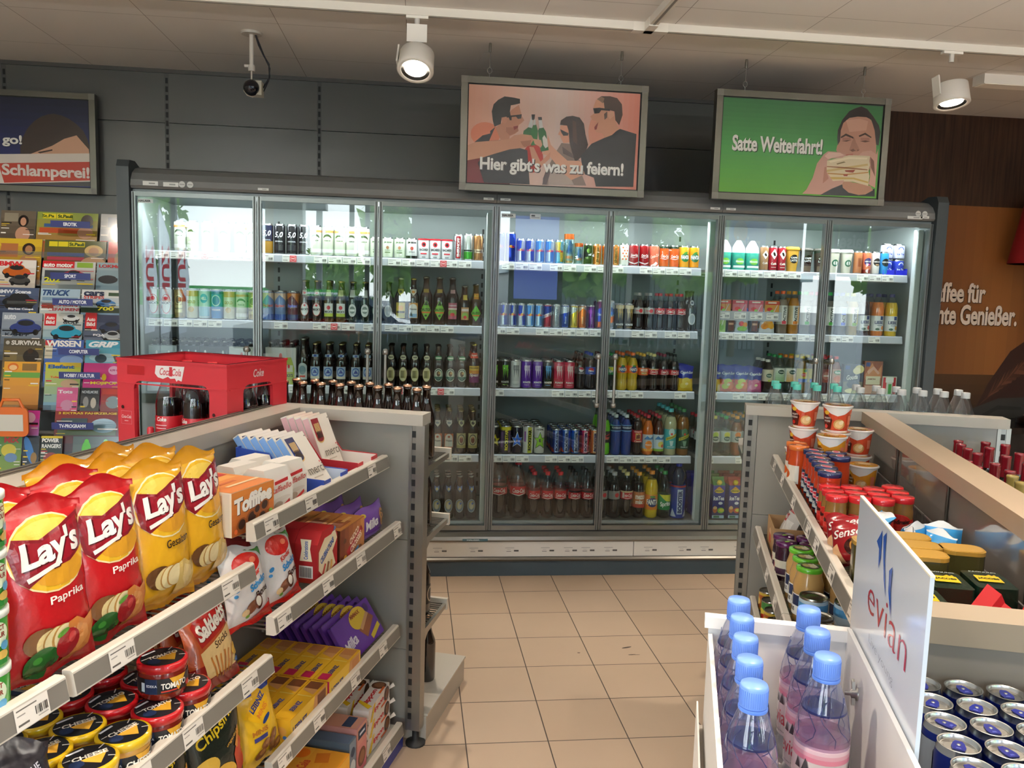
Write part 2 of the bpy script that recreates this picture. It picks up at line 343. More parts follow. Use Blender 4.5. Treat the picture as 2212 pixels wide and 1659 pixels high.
def spot(x,y,yaw,tilt,label,pw=60,boxy=True,top=CZ-.036):
    t=empty('track_spotlight',label,'spotlight',(x,y,top),0,'ceiling track spotlights')
    a=MB().box(-.05,.05,-.014,.014,-.012,0,'e8e5dd','plastic'); a.lathe([(.012,-.05),(.012,-.01)],'d0cdc6','plastic',12); ob('track_adapter',a,t)
    if boxy: ob('driver_box',MB().box(-.045,.045,-.05,.04,-.125,-.048,'e9e7e0','plastic'),t)
    M_=Matrix.Translation((0,-.02,-.2))@Matrix.Rotation(yaw,4,'Z')@Matrix.Rotation(tilt,4,'X')
    h=MB(); h.T=M_; h.lathe([(.0,.045),(.06,.045),(.078,.038),(.081,-.035),(.083,-.055),(.074,-.06),(.064,-.055)][::-1],'e9e6df','plastic',32,cap=False); hd=ob('lamp_head',h,t)
    r=MB(); r.T=M_; r.lathe([(.064,-.055),(.056,-.047),(.05,-.042)],'2a2826','steel',32,cap=False); ob('reflector_ring',r,t)
    l=MB(); l.T=M_; l.lathe([(0,-.05),(.05,-.047),(.0505,-.04),(0,-.039)],'fff1dc','lamp',24); ob('lamp_lens',l,t)
    y_=MB(); y_.T=M_; y_.box(-.089,-.0815,-.022,.022,-.02,.075,'e4e1d9','plastic'); ob('bracket',y_,t)
    L=bpy.data.lights.new('spot_beam','SPOT'); L.energy=pw; L.color=(1,.86,.71); L.spot_size=math.radians(95); L.spot_blend=.6; L.shadow_soft_size=.04
    o=bpy.data.objects.new('spot_beam',L); COL.objects.link(o); o.parent=t; o.matrix_local=M_@Matrix.Translation((0,0,-.105))
    return t
spot(-.03,Y,math.radians(-10),math.radians(-28),'white boxy track spotlight, lit, left of the hanging pictures',45)
spot(2.56,Y,math.radians(10),math.radians(-12),'white round track spotlight, lit, above the right hand shelves',45,False,CZ-.036)
for i,(x,y) in enumerate(((-1.9,1.4),(-.5,.9),(.75,.7),(1.5,1.9),(2.6,1.2),(3.9,3.6),(-2.2,3.955))):
    spot(x,y,0,math.radians(-4 if i<6 else 30),['white track spotlight out of view over the magazine side','white track spotlight out of view over the snack shelves','white track spotlight out of view over the entrance','white track spotlight out of view over the aisle','white track spotlight out of view over the jar shelves','white track spotlight out of view by the cafe poster','white track spotlight out of view aimed at the magazines'][i],[85,55,45,60,85,85,14][i],False,CZ if i<6 else CZ-.036)
for x,lb in ((-1.5,'white linear pendant lamp above the viewer, left'),(1.0,'white linear pendant lamp above the viewer, middle'),(3.4,'white linear pendant lamp above the viewer, right')):  # unseen uplights, added only to brighten the ceiling
    p_=empty('added_uplight',lb,'pendant lamp',(x,1.9,2.5),0,'linear pendant uplights'); ob('added_uplight_bar',MB().box(-.75,.75,-.03,.03,-.05,0,'e6e3dc','plastic'),p_); ob('diffuser',MB().box(-.74,.74,-.025,.025,0,.006,'fff6e8','led'),p_)
    for q in (-.6,.6): ob('hanger',MB().tube([(q,0,0),(q,0,CZ-2.5)],.002,'9a9a96','steel',6),p_)
    area('added_uplight_area',(x,1.9,2.52),(PI,0,0),1.45,.05,48,(1,.95,.88))
b=empty('ceiling_luminaire','slim white ceiling light strip at far right','ceiling light',(3.35,4.45,CZ)); ob('luminaire_body',MB().box(-.3,.6,-.05,.05,-.05,0,'e5e2da','plastic'),b); ob('diffuser',MB().box(-.29,.59,-.045,.045,-.053,-.05,'f6f2e8','plastic'),b)
# security camera
c=empty('security_camera','black dome lens security camera on white ceiling stalk','security camera',(-.864,4.5,CZ))
ob('ceiling_plate',MB().lathe([(.05,-.012),(.052,-.004),(.052,0)],'b5b2aa','plastic',24),c)
ob('stalk',MB().lathe([(.011,-.17),(.011,-.01)],'cfccc4','plastic',14).lathe([(.016,-.19),(.018,-.175),(.016,-.16)],'cfccc4','plastic',14).tube([(-.035,0,-.165),(0,0,-.165)],.008,'cfccc4','plastic').lathe([(.006,-.235),(.006,-.18)],'c0bdb5','steel',10),c)
ob('camera_body',MB().box(-.005,.05,-.01,.06,-.305,-.235,'b9b6a8','plastic').lathe([(0,-.315),(.03,-.305),(.044,-.285),(.044,-.262),(.03,-.24),(0,-.232)],'cfcdc5','plastic',22,ox=.0,oy=.02),c)
dm=MB(); dm.T=Matrix.Translation((0,-.012,-.272))@Matrix.Rotation(PI/2,4,'X'); dm.lathe([(.04,-.01),(.039,.008),(.03,.026),(.015,.036),(0,.039)],'0a0e18','gloss',24); ob('lens_dome',dm,c)
ob('cable',MB().tube([(.02,.0,-.012),(.035,.0,-.06),(.06,0,-.11),(.085,.005,-.15),(.085,.02,-.21),(.05,.04,-.26)],.004,'14161c','rubber').tube([(.022,.0,-.012),(.045,.005,-.07),(.07,0,-.13),(.09,.005,-.17),(.08,.02,-.23),(.05,.05,-.275)],.003,'14161c','rubber'),c)
# ================================================================ pictures
def picture(x0,x1,z0,z1,y,art_fn,label,th=.045,fw=.034,hooks=(),wire=0):
    w_,h_=x1-x0,z1-z0; t=empty('framed_poster',label,'poster',((x0+x1)/2,y,z0))
    fm=MB()
    for a in ((-w_/2,w_/2,0,fw),(-w_/2,w_/2,h_-fw,h_),(-w_/2,-w_/2+fw,fw,h_-fw),(w_/2-fw,w_/2,fw,h_-fw)): fm.box(a[0],a[1],0,th,a[2],a[3],'6e6c63','steel')
    for sx in (-1,1):
        for zz in (0,h_-fw): fm.box(sx*(w_/2-fw/2)-fw/2-.001,sx*(w_/2-fw/2)+fw/2+.001,-.0015,0,zz,zz+fw,'77756d','plastic')
    ob('frame',fm,t)
    iw,ih=w_-2*fw,h_-2*fw
    p=MB(); p.box(-w_/2+.004,w_/2-.004,.012,.03,.004,h_-.004,'0c0c0c','card'); p.box(-iw/2,iw/2,.0105,.012,fw,h_-fw,'0c0c0c','card')
    a=art_fn(iw-.012,ih-.012); a.put(p,flat('-y',(0,.0095,h_/2)),'print',lay=.00008,base=.0001); ob('picture',p,t)
    for hx in hooks:
        k=MB().tube([(hx,th/2,h_+wire),(hx,th/2,h_+.05)],.0013,'9a9a96','steel',6).lathe([(.007,h_+wire-.045),(.008,h_+wire-.02),(.006,h_+wire)],'88867f','steel',10,ox=hx,oy=th/2)
        k.tube([(hx+.012*math.sin(i*.7),th/2,h_+.035+.015*math.cos(i*.7)) for i in range(10)],.0013,'9a9a96','steel',6); k.tube([(hx,th/2,h_+.022),(hx,th/2,h_)],.002,'9a9a96','steel',6)
        k.tube([(hx,th/2,h_+wire-.04),(hx-.03,th/2,h_+wire-.05),(hx-.055,th/2,h_+wire-.09)],.001,'8a8a86','steel',5)
        ob('hanging_wire',k,t)
    return t
def mapper(TL,TR,BL,w_,h_):
    ax,ay=TR[0]-TL[0],TR[1]-TL[1]; bx,by=BL[0]-TL[0],BL[1]-TL[1]; det=ax*by-ay*bx
    def q(p):
        dx,dy=p[0]-TL[0],p[1]-TL[1]; s=(dx*by-dy*bx)/det; t=(ax*dy-ay*dx)/det; s=min(max(s,0),1); t=min(max(t,0),1); return ((s-.5)*w_,(.5-t)*h_)
    return q
def shapes(a,q,L):
    for col,*pts in L: a.p([q(p) for p in zip(pts[0::2],pts[1::2])],col)
    return a
def art_party(w_,h_):
    q=mapper((150,115),(2065,220),(130,1220),w_,h_); a=A()
    a.g(-w_*.23,0,w_*.54,h_,'dba48e','d9c6be',14,False); a.g(w_*.27,0,w_*.46,h_,'d9c6be','d98a78',14,False)
    a.e(-w_*.42,-h_*.3,w_*.15,h_*.35,'a84a42'); a.p([(-w_/2,-h_/2),(-w_*.25,-h_/2),(-w_*.36,-h_*.2),(-w_/2,-h_*.12)],'6c2a2c'); a.e(-w_*.4,0,w_*.17,h_*.25,'d8876c'); a.e(w_*.26,h_*.08,w_*.12,h_*.4,'d99a84'); a.e(-w_*.12,-h_*.22,w_*.12,h_*.3,'b03c34')
    return shapes(a,q,[
     ('17181c',440,595,385,640,385,668,300,690,215,762,500,742,700,830,800,860,830,1250,320,1226,250,1000,300,925),
     ('c08c74',440,600,500,560,620,400,700,345,720,420,735,475,762,520,735,548,700,572,692,605,700,640,660,672,600,700,600,740,500,742),
     ('a87460',560,600,690,600,698,640,655,670,600,690,560,650),('7e2e2a',640,590,692,580,690,605,650,630),
     ('171412',400,420,420,340,470,290,540,252,640,265,710,280,712,330,650,345,610,352,600,420,612,480,590,480,560,480,510,492,500,562,430,592,412,520),
     ('c79078',508,490,560,480,572,530,545,560,515,545),('0d0b0b',560,470,660,462,732,452,726,500,690,505,668,478,568,490),('171412',585,480,620,480,620,520,600,520),
     ('8a7a72',1180,780,1280,790,1320,900,1400,990,1420,1150,1470,1270,970,1256,1000,1150,1060,1000,1120,880),('b3a49c',1040,1120,1240,1080,1330,1260,1040,1258),('55484a',980,1180,1030,1050,1060,1120,1020,1256,975,1250),('5e5250',1190,820,1300,900,1330,960,1200,900),
     ('d9a188',1165,580,1245,575,1265,650,1275,770,1205,782,1182,742,1165,692,1140,682,1160,640),('2a1b17',1160,572,1170,522,1230,480,1300,470,1380,490,1430,560,1450,680,1482,800,1450,905,1340,1000,1300,880,1272,780,1258,640,1240,582),
     ('120d0c',1163,622,1258,668,1252,695,1200,697,1178,662),('452e26',1300,520,1340,540,1360,800,1310,760),
     ('dba88e',1030,690,1062,800,1122,862,1250,980,1380,985,1450,1010,1450,1140,1300,1205,1200,1120,1050,930,960,900,1000,860),('d09a80',940,1000,1060,880,1050,960,960,1040,930,1030),('cf9a80',820,820,870,825,952,1000,932,1100,860,1000),
     ('17171a',1670,720,1840,620,2030,680,2010,1292,1580,1282,1555,1180,1450,1140,1410,1000,1400,930,1520,790),
     ('cf9a80',1560,290,1655,270,1690,420,1745,420,1775,480,1810,590,1835,612,1750,690,1668,722,1640,672,1570,655,1545,620,1560,600,1545,590,1570,530,1530,522,1497,478,1545,440,1530,380),
     ('46342c',1570,282,1620,248,1720,248,1800,270,1855,340,1866,460,1830,578,1785,520,1772,420,1700,402,1660,392,1650,320),('8c7260',1570,282,1620,252,1655,270,1640,330,1600,300),('120d0c',1530,385,1600,378,1720,395,1720,416,1622,406,1600,440,1545,446),('46342c',1655,450,1690,420,1692,490,1662,516),('d8a88e',1700,430,1760,420,1770,470,1720,510,1705,480),('7a2c28',1548,600,1592,540,1575,625,1552,630),
     ('1c5a2c',745,700,755,640,805,600,845,610,850,690,760,720),('cfd4d2',803,596,842,470,862,475,850,612),('141414',840,455,880,455,872,520,845,515),('23652f',838,640,860,575,895,570,912,640,905,800,840,810),('d5d9d6',855,575,868,510,885,515,886,575),('1f5c2c',915,640,930,605,972,600,1003,650,1038,860,950,878),('d9dcda',918,520,955,515,972,605,930,612),('141414',912,485,955,485,957,518,918,520),('e6e4de',965,720,985,690,1020,740,1030,820,1000,840,975,800),
     ('c8967c',135,800,222,765,500,745,600,730,650,690,740,678,840,690,870,740,850,770,830,805,760,832,600,850,430,900,300,942,135,972),('a97862',720,760,840,745,830,800,770,830,740,800),('d3a288',860,730,950,745,965,800,950,830,880,790),
    ]).x("Hier gibt's was zu feiern!",*q((1082,1066)),w_*.845,h_*.175,'f2f2ee',.03,sh=(.004,-.004,'3a3234'))
def art_sandwich(w_,h_):
    q=mapper((190,175),(2040,270),(120,1290),w_,h_); a=A()
    a.g(0,h_*.25,w_,h_*.5,'4b9a50','2f6b3c',10); a.g(0,-h_*.25,w_,h_*.5,'63a43c','4b9a50',10)
    shapes(a,q,[('15161a',1310,1332,1440,1262,1560,1212,1640,1312,1760,1342,1952,1262,1952,1362,1300,1340),('b88c74',1555,1160,1900,1230,1930,1285,1840,1335,1760,1342,1640,1312,1570,1252),
     ('c1937f',1535,560,1570,460,1640,408,1740,388,1850,398,1900,440,1945,560,1962,730,1962,850,1900,1000,1850,1100,1600,1100,1520,850,1488,800,1500,740,1530,690),
     ('211815',1500,642,1505,560,1560,430,1640,330,1700,300,1780,272,1850,305,1920,390,1990,500,2010,580,1990,742,1960,730,1940,560,1900,432,1840,402,1740,396,1640,412,1570,472,1540,560,1532,690,1505,740),
     ('a87b69',1640,800,1672,700,1700,640,1720,700,1765,790,1740,815,1690,812),('6b4234',1650,800,1690,780,1720,805,1680,818),('6b4234',1735,790,1765,795,1740,812),
     ('3a2820',1538,640,1600,598,1690,640,1692,662,1600,625,1545,655),('3a2820',1752,622,1830,588,1905,640,1898,652,1825,612,1760,640),('5c3c30',1550,690,1610,678,1670,672,1610,696),('5c3c30',1765,690,1830,680,1890,690,1830,704),('a8776a',1560,650,1660,645,1655,668,1560,682),('a8776a',1775,650,1880,650,1880,678,1775,680),('d1a592',1600,440,1760,420,1860,450,1840,560,1640,580),('b26a60',1600,850,1690,840,1680,870,1610,870),
     ('dccfae',1380,925,1560,880,1640,858,1890,868,1880,930,1890,980,1870,1040,1885,1110,1870,1232,1690,1180,1420,1172,1380,1070,1372,960),('c9b078',1375,1035,1860,960,1868,985,1380,1062),('8a5a34',1375,990,1600,1002,1860,1030,1860,1042,1600,1020,1375,1000),('b98a4c',1380,1070,1600,1085,1870,1060,1870,1075,1600,1100,1385,1085),('8a3a28',1590,1040,1715,1035,1690,1070,1600,1060),('8a3a28',1570,1090,1630,1090,1620,1112,1580,1110),('efe4c6',1400,930,1640,880,1860,890,1850,910,1640,905,1420,950),('7a6a40',1490,960,1580,935,1600,945,1500,972),('c6a860',1400,1120,1700,1130,1870,1180,1868,1200,1690,1150,1410,1150),
     ('cba091',1090,1322,1140,1270,1212,1130,1262,958,1340,850,1390,812,1530,822,1600,858,1560,890,1430,900,1380,925,1375,1060,1450,1172,1582,1162,1560,1212,1440,1262,1310,1334),('e3c2b4',1350,870,1400,825,1530,830,1580,860,1440,890,1390,905),('b2816f',1330,1200,1350,1000,1372,1000,1375,1065,1400,1140),
     ('cda292',1752,860,1800,815,1900,803,1962,850,1985,780,1952,1256,1872,1212,1890,1130,1892,870),('7a5244',1892,880,1935,930,1945,1060,1950,1120,1900,1010)])
    return a.x('Satte Weiterfahrt!',*q((802,735)),w_*.565,h_*.17,'eef0ea',.03,sh=(.004,-.004,'1f4028'))
def art_news(w_,h_):
    q=mapper((-420,405),(745,465),(-432,1150),w_,h_); a=A(); a.g(0,0,w_,h_,'22297a','10142e',12)
    shapes(a,q,[('3a2a20',240,860,255,790,300,700,350,640,400,602,450,582,490,576,550,590,600,618,650,660,700,720,728,790,742,850,742,925,650,770,560,800,470,858,400,885,330,925,238,925),('d9a98a',300,925,470,850,560,790,650,760,735,880,742,930),('3a2418',360,905,470,880,470,892,380,915),('e8ddd2',-432,928,745,915,765,1205,-432,1150),
      ('c9432f',75,1000,745,988,757,1150,110,1168),('c8956c',-40,1010,20,1010,50,1100,20,1180,-60,1180),('2a201a',-50,1000,10,990,40,1060,10,1050,-40,1060),('4a4a4a',110,1175,757,1160,765,1205,100,1200),('3a3a3a',-1000,1000,-200,1000,-200,1020,-1000,1020),('3a3a3a',-1000,1050,-200,1050,-200,1070,-1000,1070)])
    a.x('Schlamperei!',*q((415,1082)),w_*.545,h_*.17,'f4e6de',.03); a.x('to go!',*q((118,805)),w_*.235,h_*.135,'f0eee6',.03,sh=(.003,-.003,'0c1030')); return a
picture(.196,1.175,2.095,2.668,4.40,art_party,'hanging poster of three friends in sunglasses clinking bottles',hooks=(-.345,.345),wire=CZ-2.668)
picture(1.548,2.524,2.106,2.677,4.40,art_sandwich,'green hanging poster of man with eyes closed biting a sandwich',hooks=(-.33,.335),wire=CZ-2.677)
picture(-2.9,-1.918,2.078,2.658,5.30,art_news,'blue framed poster of brown hair above a newspaper, over magazines')
# large coffee picture on the brown wall
def art_coffee(w_,h_):
    # origin: picture centre; px per metre coordinates given relative to left edge/top in metres
    P=lambda *v:[(v[i]-w_/2,h_/2-v[i+1]) for i in range(0,len(v),2)]
    a=A(); a.g(-w_*.25,0,w_*.5,h_,'6b4020','9a6030',10,False); a.g(w_*.25,0,w_*.5,h_,'9a6030','50301a',10,False); a.g(0,-h_*.31,w_,h_*.38,'1a0f0a','57371d',10)
    a.p(P(.98,.2,1.5,.2,1.5,.75,1.02,.55,.95,.4),'7a4a22')
    a.p(P(1.0,.34,1.5,.34,1.5,1.6,1.06,1.6,.95,1.35,.72,1.45,.62,1.42,.72,1.2,.86,.98,1.0,.88,.99,.7,1.06,.55),'3a2018')
    for i in range(14): a.p(P(.66+.03*i,1.36-.028*i,.72+.03*i,1.3-.03*i,.78+.03*i,1.16-.02*i,.74+.03*i,1.3-.02*i),['5a3424','4a2a1c','6e4430'][i%3])
    for i in range(8): a.p(P(1.02+.03*i,.4+.03*i,1.06+.03*i,.38+.02*i,1.12+.03*i,.75,1.08+.02*i,.8),['7a4c34','8a5a3c'][i%2])
    a.p(P(1.12,.62,1.5,.55,1.5,1.3,1.25,1.3,1.15,.95),'150c0a')
    a.p(P(.56,1.47,.62,1.38,.8,1.31,1.0,1.3,1.2,1.4,1.5,1.3,1.5,1.62,.5,1.62,.5,1.52),'3b3733'); a.p(P(.62,1.46,.8,1.36,.98,1.37,.98,1.39,.8,1.39,.64,1.48),'2c2926')
    a.p(P(.95,1.5,1.02,1.4,1.16,1.34,1.5,1.32,1.5,1.5,1.2,1.48,1.1,1.5),'c88e70'); a.e(1.12-w_/2,h_/2-1.46,.1,.05,'8a8a86'); a.e(1.11-w_/2,h_/2-1.46,.04,.04,'e8e6dc')
    a.p(P(0,1.5,1.5,1.5,1.5,h_,0,h_),'0f0906')
    a.x('Kaffee für',.415-w_/2,h_/2-.585,.43,.135,'f1dccb',.03,sh=(.004,-.004,'3a2010')); a.x('echte Genießer.',.535-w_/2,h_/2-.735,.69,.14,'f1dccb',.03,sh=(.004,-.004,'3a2010'))
    return a
mb=MB().box(-.75,.75,0,.006,0,1.85,'3a2414','card'); art_coffee(1.5,1.85).put(mb,flat('-y',(0,0,.925)),'print')
cp=ob('wall_poster',mb,None,'brown coffee picture of woman with long hair on right wall','poster',loc=(4.0-.01,5.372,.395))
# red lamp shade standing in front of the picture
ls=empty('table_lamp','red fabric lamp shade in front of brown coffee picture','lamp',(4.12,5.12,0))
ob('lamp_shade',MB().lathe([(.24,1.86),(.16,2.31)],'9c1418','cloth',36).lathe([(.236,1.862),(.24,1.86)],'d9a07a','cloth',36),ls); ob('lamp_stem',MB().lathe([(.013,.86),(.013,2.2)],'2a201a','steel',12).lathe([(.1,.8),(.1,.83),(.02,.86)],'2a201a','steel',24),ls)
sd=empty('side_counter','dark brown counter under the coffee picture at right','counter',(3.9,5.12,0)); ob('carcass',MB().box(-.75,.95,-.2,.22,0,.76,'120c09','paint'),sd); ob('counter_top',MB().box(-.77,.97,-.22,.22,.76,.8,'1c130e','gloss'),sd)
# ================================================================ the seven-door drinks cooler
CW=4.375; DW=.625
cool=empty('drinks_cooler','grey seven door drinks cooler along the back wall','cooler',(X0,D,0))
prof=[(-.05,0),(-.05,2.15),(-.03,2.185),(.05,2.19),(.25,2.13),(.8,2.12),(.8,0)]
for x0,x1 in ((-.062,-.001),(CW+.001,CW+.066)): ob('side_panel',MB().ext(prof,x0,x1,'333a3d','paint',0),cool)
mb=MB(); mb.box(0,CW,.70,.79,0,2.12,'5f6766','paint')
mb.box(0,CW,.70-.006,.70,.27,2.03,'8d9492','panel'); mb.box(0,CW,.0,.70,2.03,2.045,'8f9492','panel'); mb.box(0,.012,.02,.70,.25,2.03,'aab0ae','panel'); mb.box(CW-.012,CW,.02,.70,.25,2.03,'aab0ae','panel')
for x in (.62,1.86,3.12,3.75): 
    for k in range(30): mb.box(x-.006,x+.006,.691,.6945,.33+k*.055,.36+k*.055,'1c1e1e','rubber')
ob('cabinet',mb,cool)
dk=MB().box(0.012,CW-.012,.02,.69,.0,.262,'8f9593','panel'); 
for i in range(150): dk.box(.03+i*.0288,.048+i*.0288,.028,.05,.262,.2635,'242626','rubber')
ob('bottom_deck',dk,cool)
cp_=[(.03,2.046),(-.025,2.047),(-.035,2.06),(-.03,2.09),(-.005,2.125),(.04,2.152),(.1,2.165),(.25,2.17),(.7,2.17),(.7,2.046)]
for x0,x1 in ((0,1.875),(1.875,3.125),(3.125,CW)):
    cn=ob('canopy',MB().ext(cp_,x0+.001,x1-.001,'6b6d6d','paint',0),cool)
def sticker(x,z,w_,h_,rnd=False,par=None,y=-.0362):
    m=MB()
    if rnd: A().e(0,0,w_,w_,'c9cbc8').r(0,0,w_*.7,w_*.12,'8d908f').put(m,flat('-y',(x,y,z)))
    else: A().r(0,0,w_,h_,'dcdedb').r(w_*.1,0,w_*.4,h_*.3,'8a8c8a').put(m,flat('-y',(x,y,z)))
    ob('sticker',m,par or cool)
for x,z in ((.1,2.072),(.2,2.07)): sticker(x,z,.075,.022)
for x in (.255,.295): sticker(x,2.073,.032,0,True)
for x in (.66,1.83,1.92,3.08,3.17): sticker(x,2.066,.055,.012)
for x in (4.27,4.31): sticker(x,2.085,.032,0,True,y=-.0325)
sticker(4.25,2.062,.09,.016); sticker(4.31,2.066,.05,.014)
# doors
def door(i):
    x0=i*DW+.002; x1=(i+1)*DW-.002; fr=MB()
    fw=.02
    for a in ((x0,x0+fw,.2475,2.03),(x1-fw,x1,.2475,2.03)): fr.box(a[0],a[1],-.028,.008,a[2],a[3],'7d807e','steel'); fr.box(a[0]+.007,a[1]-.007,-.0295,-.028,a[2]+.002,a[3]-.002,'3b3d3d','rubber')
    fr.box(x0+fw,x1-fw,-.028,.008,2.008,2.03,'737674','steel'); fr.box(x0+fw,x1-fw,-.028,.008,.2475,.275,'85878400'[:6],'steel')
    d=ob('door',fr,cool)
    ob('glass_pane',MB().box(x0+fw,x1-fw,-.012,-.006,.275,2.008,'ffffff','pane'),d)
    hx=x0+.045 if i in (2,4,6) else x1-.045
    h=MB().tube([(hx,-.075,.965),(hx,-.075,1.245)],.008,'a9a8a2','steel',12)
    for z in (.98,1.23): h.tube([(hx,-.075,z),(hx,-.012,z)],.011,'8f8e89','steel',12)
    h.lathe([(0,1.222),(.015,1.226),(.017,1.24),(.012,1.254),(0,1.257)],'9a9994','steel',14,ox=hx,oy=-.075); h.lathe([(0,.955),(.012,.957),(.016,.968),(.014,.98),(0,.984)],'9a9994','steel',14,ox=hx,oy=-.075)
    ob('handle',h,d)
    if i in (0,3):
        m=MB(); A().r(0,0,.075,.02,'c4c8c8').x('HAUSER',-.004,0,.06,.011,'14181c',.04).put(m,flat('-y',(x0+.065,-.0125,1.985))); ob('maker_sticker',m,d)
    if i==3:
        m=MB(); A().r(0,0,.058,.028,'cdd3d8').r(-.012,.004,.02,.009,'2a3038').r(0,-.006,.045,.003,'7a8088').put(m,flat('-y',(x0+.21,-.0125,1.985))); ob('sticker',m,d)
for i in range(7): door(i)
# lamps inside: strips under the canopy and upright bars at the module ends
for x0,x1,pw in ((.05,1.82,5),(1.92,3.07,3.6),(3.18,4.33,3.8)):
    ob('light_strip',MB().box(x0,x1,.03,.05,2.012,2.028,'f2f7ff','led'),cool)
    l=area('cooler_lamp',(X0+(x0+x1)/2,D+.06,2.0),(math.radians(28),0,0),x1-x0,.03,pw,(.9,.96,1)); 
for x in (1.845,3.095,4.335):
    ob('light_bar',MB().box(x-.012,x+.018,.03,.075,.28,2.0,'b9c2c1','panel').box(x-.014,x-.012,.035,.07,.29,1.99,'dfe6e6','plastic'),cool)
# shelves with price rails
def tag_mesh(k,w_=.072,h_=.036):
    random.seed(k); a=A().r(0,0,w_,h_,'eceae4').r(-w_*.18,h_*.33,w_*.55,h_*.07,'7a7a78').r(-w_*.3,h_*.1,w_*.3,h_*.05,'9a9a98').r(-w_*.28,-h_*.22,w_*.34,h_*.1,'6a6a68')
    x=w_*.12
    while x<w_*.44:
        b=random.choice((.0008,.0014,.002)); a.r(x,-h_*.08,b,h_*.34,'2a2a2a'); x+=b+random.choice((.001,.0016))
    a.r(w_*.27,-h_*.33,w_*.3,h_*.04,'9a9a98'); m=MB(); a.put(m,flat('-y'),'paper',lay=.00012); return m.mesh('price_tag')
TAGS=[tag_mesh(k) for k in range(4)]
SZ=[.27,.649,1.029,1.379,1.74]
stop=MB(); A().r(0,0,.036,.036,'d8565c').e(0,0,.03,.03,'f0c8c6',n=8).e(0,0,.026,.026,'d8444c',n=8).r(0,0,.018,.005,'f0d0cc').put(stop,flat('-y')); stop=stop.mesh('stop_sticker')
random.seed(5)
STOPS={4:(.33,.79,1.6),3:(1.01,),2:(1.37,1.6)}
for lv in (1,2,3,4):
    for x0,x1 in ((.02,1.822),(1.87,3.07),(3.12,4.325)):
        z=SZ[lv]; s=ob('shelf',MB().box(x0,x1,.128,.56,z-.028,z-.003,'b8bcba','panel').box(x0,x1,.56,.566,z-.028,z+.03,'8b908e','panel'),cool)
        pr=MB().ext([(.112,z-.044),(.106,z-.04),(.113,z-.003),(.119,z+.002),(.128,z-.001),(.128,z-.044)],x0,x1,'b9bcc4','plastic',0); ob('price_rail',pr,s)
        x=x0+.05
        while x<x1-.04:
            if random.random()<.74:
                o=ob('price_tag',random.choice(TAGS),s,loc=(x,.1075,z-.0215),rot=(math.radians(-10),0,0)); x+=.077
            else: x+=random.choice((.04,.09))
    for x in STOPS.get(lv,()): ob('stop_sticker',stop,cool,loc=(x,.1045,SZ[lv]-.021),rot=(math.radians(-10),0,0))
# base: bumper, long white price rail, lip, recessed dark kick panel
ob('bumper',MB().ext([(.02,.246),(-.05,.243),(-.085,.228),(-.092,.21),(-.085,.198),(.02,.196)],0,CW,'8e8b84','steel',0),cool)
for x0,x1 in ((0,1.25),(1.25,2.7),(2.7,CW)):
    b=ob('base_price_rail',MB().box(x0+.002,x1-.002,-.078,.0,.112,.196,'d9d5cd','plastic'),cool)
    random.seed(int(x0*10)); x=x0+.1
    while x<x1-.08:
        m=MB(); A().r(-.015,.012,.05,.003,'9a9896').r(-.02,.002,.02,.002,'a8a6a4').r(-.02,-.008,.026,.004,'8a8886').r(.022,-.004,.026,.009,'4a4846').put(m,flat('-y',(x,-.0785,.15))); ob('price_tag',m,b); x+=random.choice((.1,.13,.2))
ob('base_lip',MB().ext([(0,.11),(-.085,.11),(-.095,.1),(-.085,.087),(0,.087)],0,CW,'77746d','steel',0),cool)
ob('kick_panel',MB().box(0,CW,-.074,.3,.0,.087,'2f3d45','paint'),cool)
m=MB(); A().r(0,0,.14,.014,'44626a').x('HAUSER',-.01,0,.07,.007,'c8d4d6',.03).put(m,flat('-y',(1.8,-.0925,.212))); ob('maker_sticker',m,cool)
# ================================================================ drinks
def can(r,h,base,a,desc,m='canmetal',lid='c8c8c8',rows=None):
    b=MB().lathe([(.76*r,.002),(.84*r,0),(r*.96,.006),(r,.012),(r,h-.014),(r*.95,h-.009),(.84*r,h-.003),(.845*r,h)],[ 'b9bbbd']*2+[base]*3+['b9bbbd']*2,['lidmetal']*2+[m]*3+['lidmetal']*2,22,cap=False)
    if a: a.put(b,cylmap(r,h/2),'gloss' if m!='canmetal' else 'canmetal',cut=r*.3,lay=.0002)
    l=MB().lathe([(.845*r,h),(.80*r,h),(.77*r,h-.004),(0,h-.004)],lid,'lidmetal',22,cap=False)
    l.add([(-.3*r,-.25*r,h-.0025),(.3*r,-.25*r,h-.0025),(.3*r,.35*r,h-.0025),(-.3*r,.35*r,h-.0025)],[(0,1,2,3)],'9a9a9a','lidmetal')
    return T('drink_can','can',desc,b,[('lid',l,None)])
def beer(r,h,a,an,desc,glass='1c0d05',cap='b9a56a',m='brown',lz=.3,nz=.70,body=None,cat='bottle'):
    P=[(.9*r,0),(r,.008),(r,.56*h),(.94*r,.61*h),(.6*r,.72*h),(.47*r,.8*h),(.42*r,.92*h),(.47*r,.925*h),(.47*r,.95*h),(.42*r,.955*h)]
    b=MB().lathe(P,glass,m,20)
    c=MB().lathe([(.40*r,.953*h),(.53*r,.955*h),(.53*r,.97*h),(.45*r,.99*h),(0,h)],cap,'lidmetal' if cap!='f' else 'plastic',18)
    parts=[('crown_cap',c,None)]
    l=MB()
    if a: a.put(l,cylmap(r,lz*h),'print',cut=r*.3)
    if an: an.put(l,cylmap(lambda y:max(.45*r,min(r,r*(.94-(y+nz*h-.61*h)/(.11*h)*.34))) if y+nz*h<.72*h else max(.42*r,r*(.6-(y+nz*h-.72*h)/(.08*h)*.13)),nz*h),'print',cut=r*.2,cuty=.012)
    if a or an: parts.append(('label',l,None))
    return T('glass_bottle',cat,desc,b,parts)
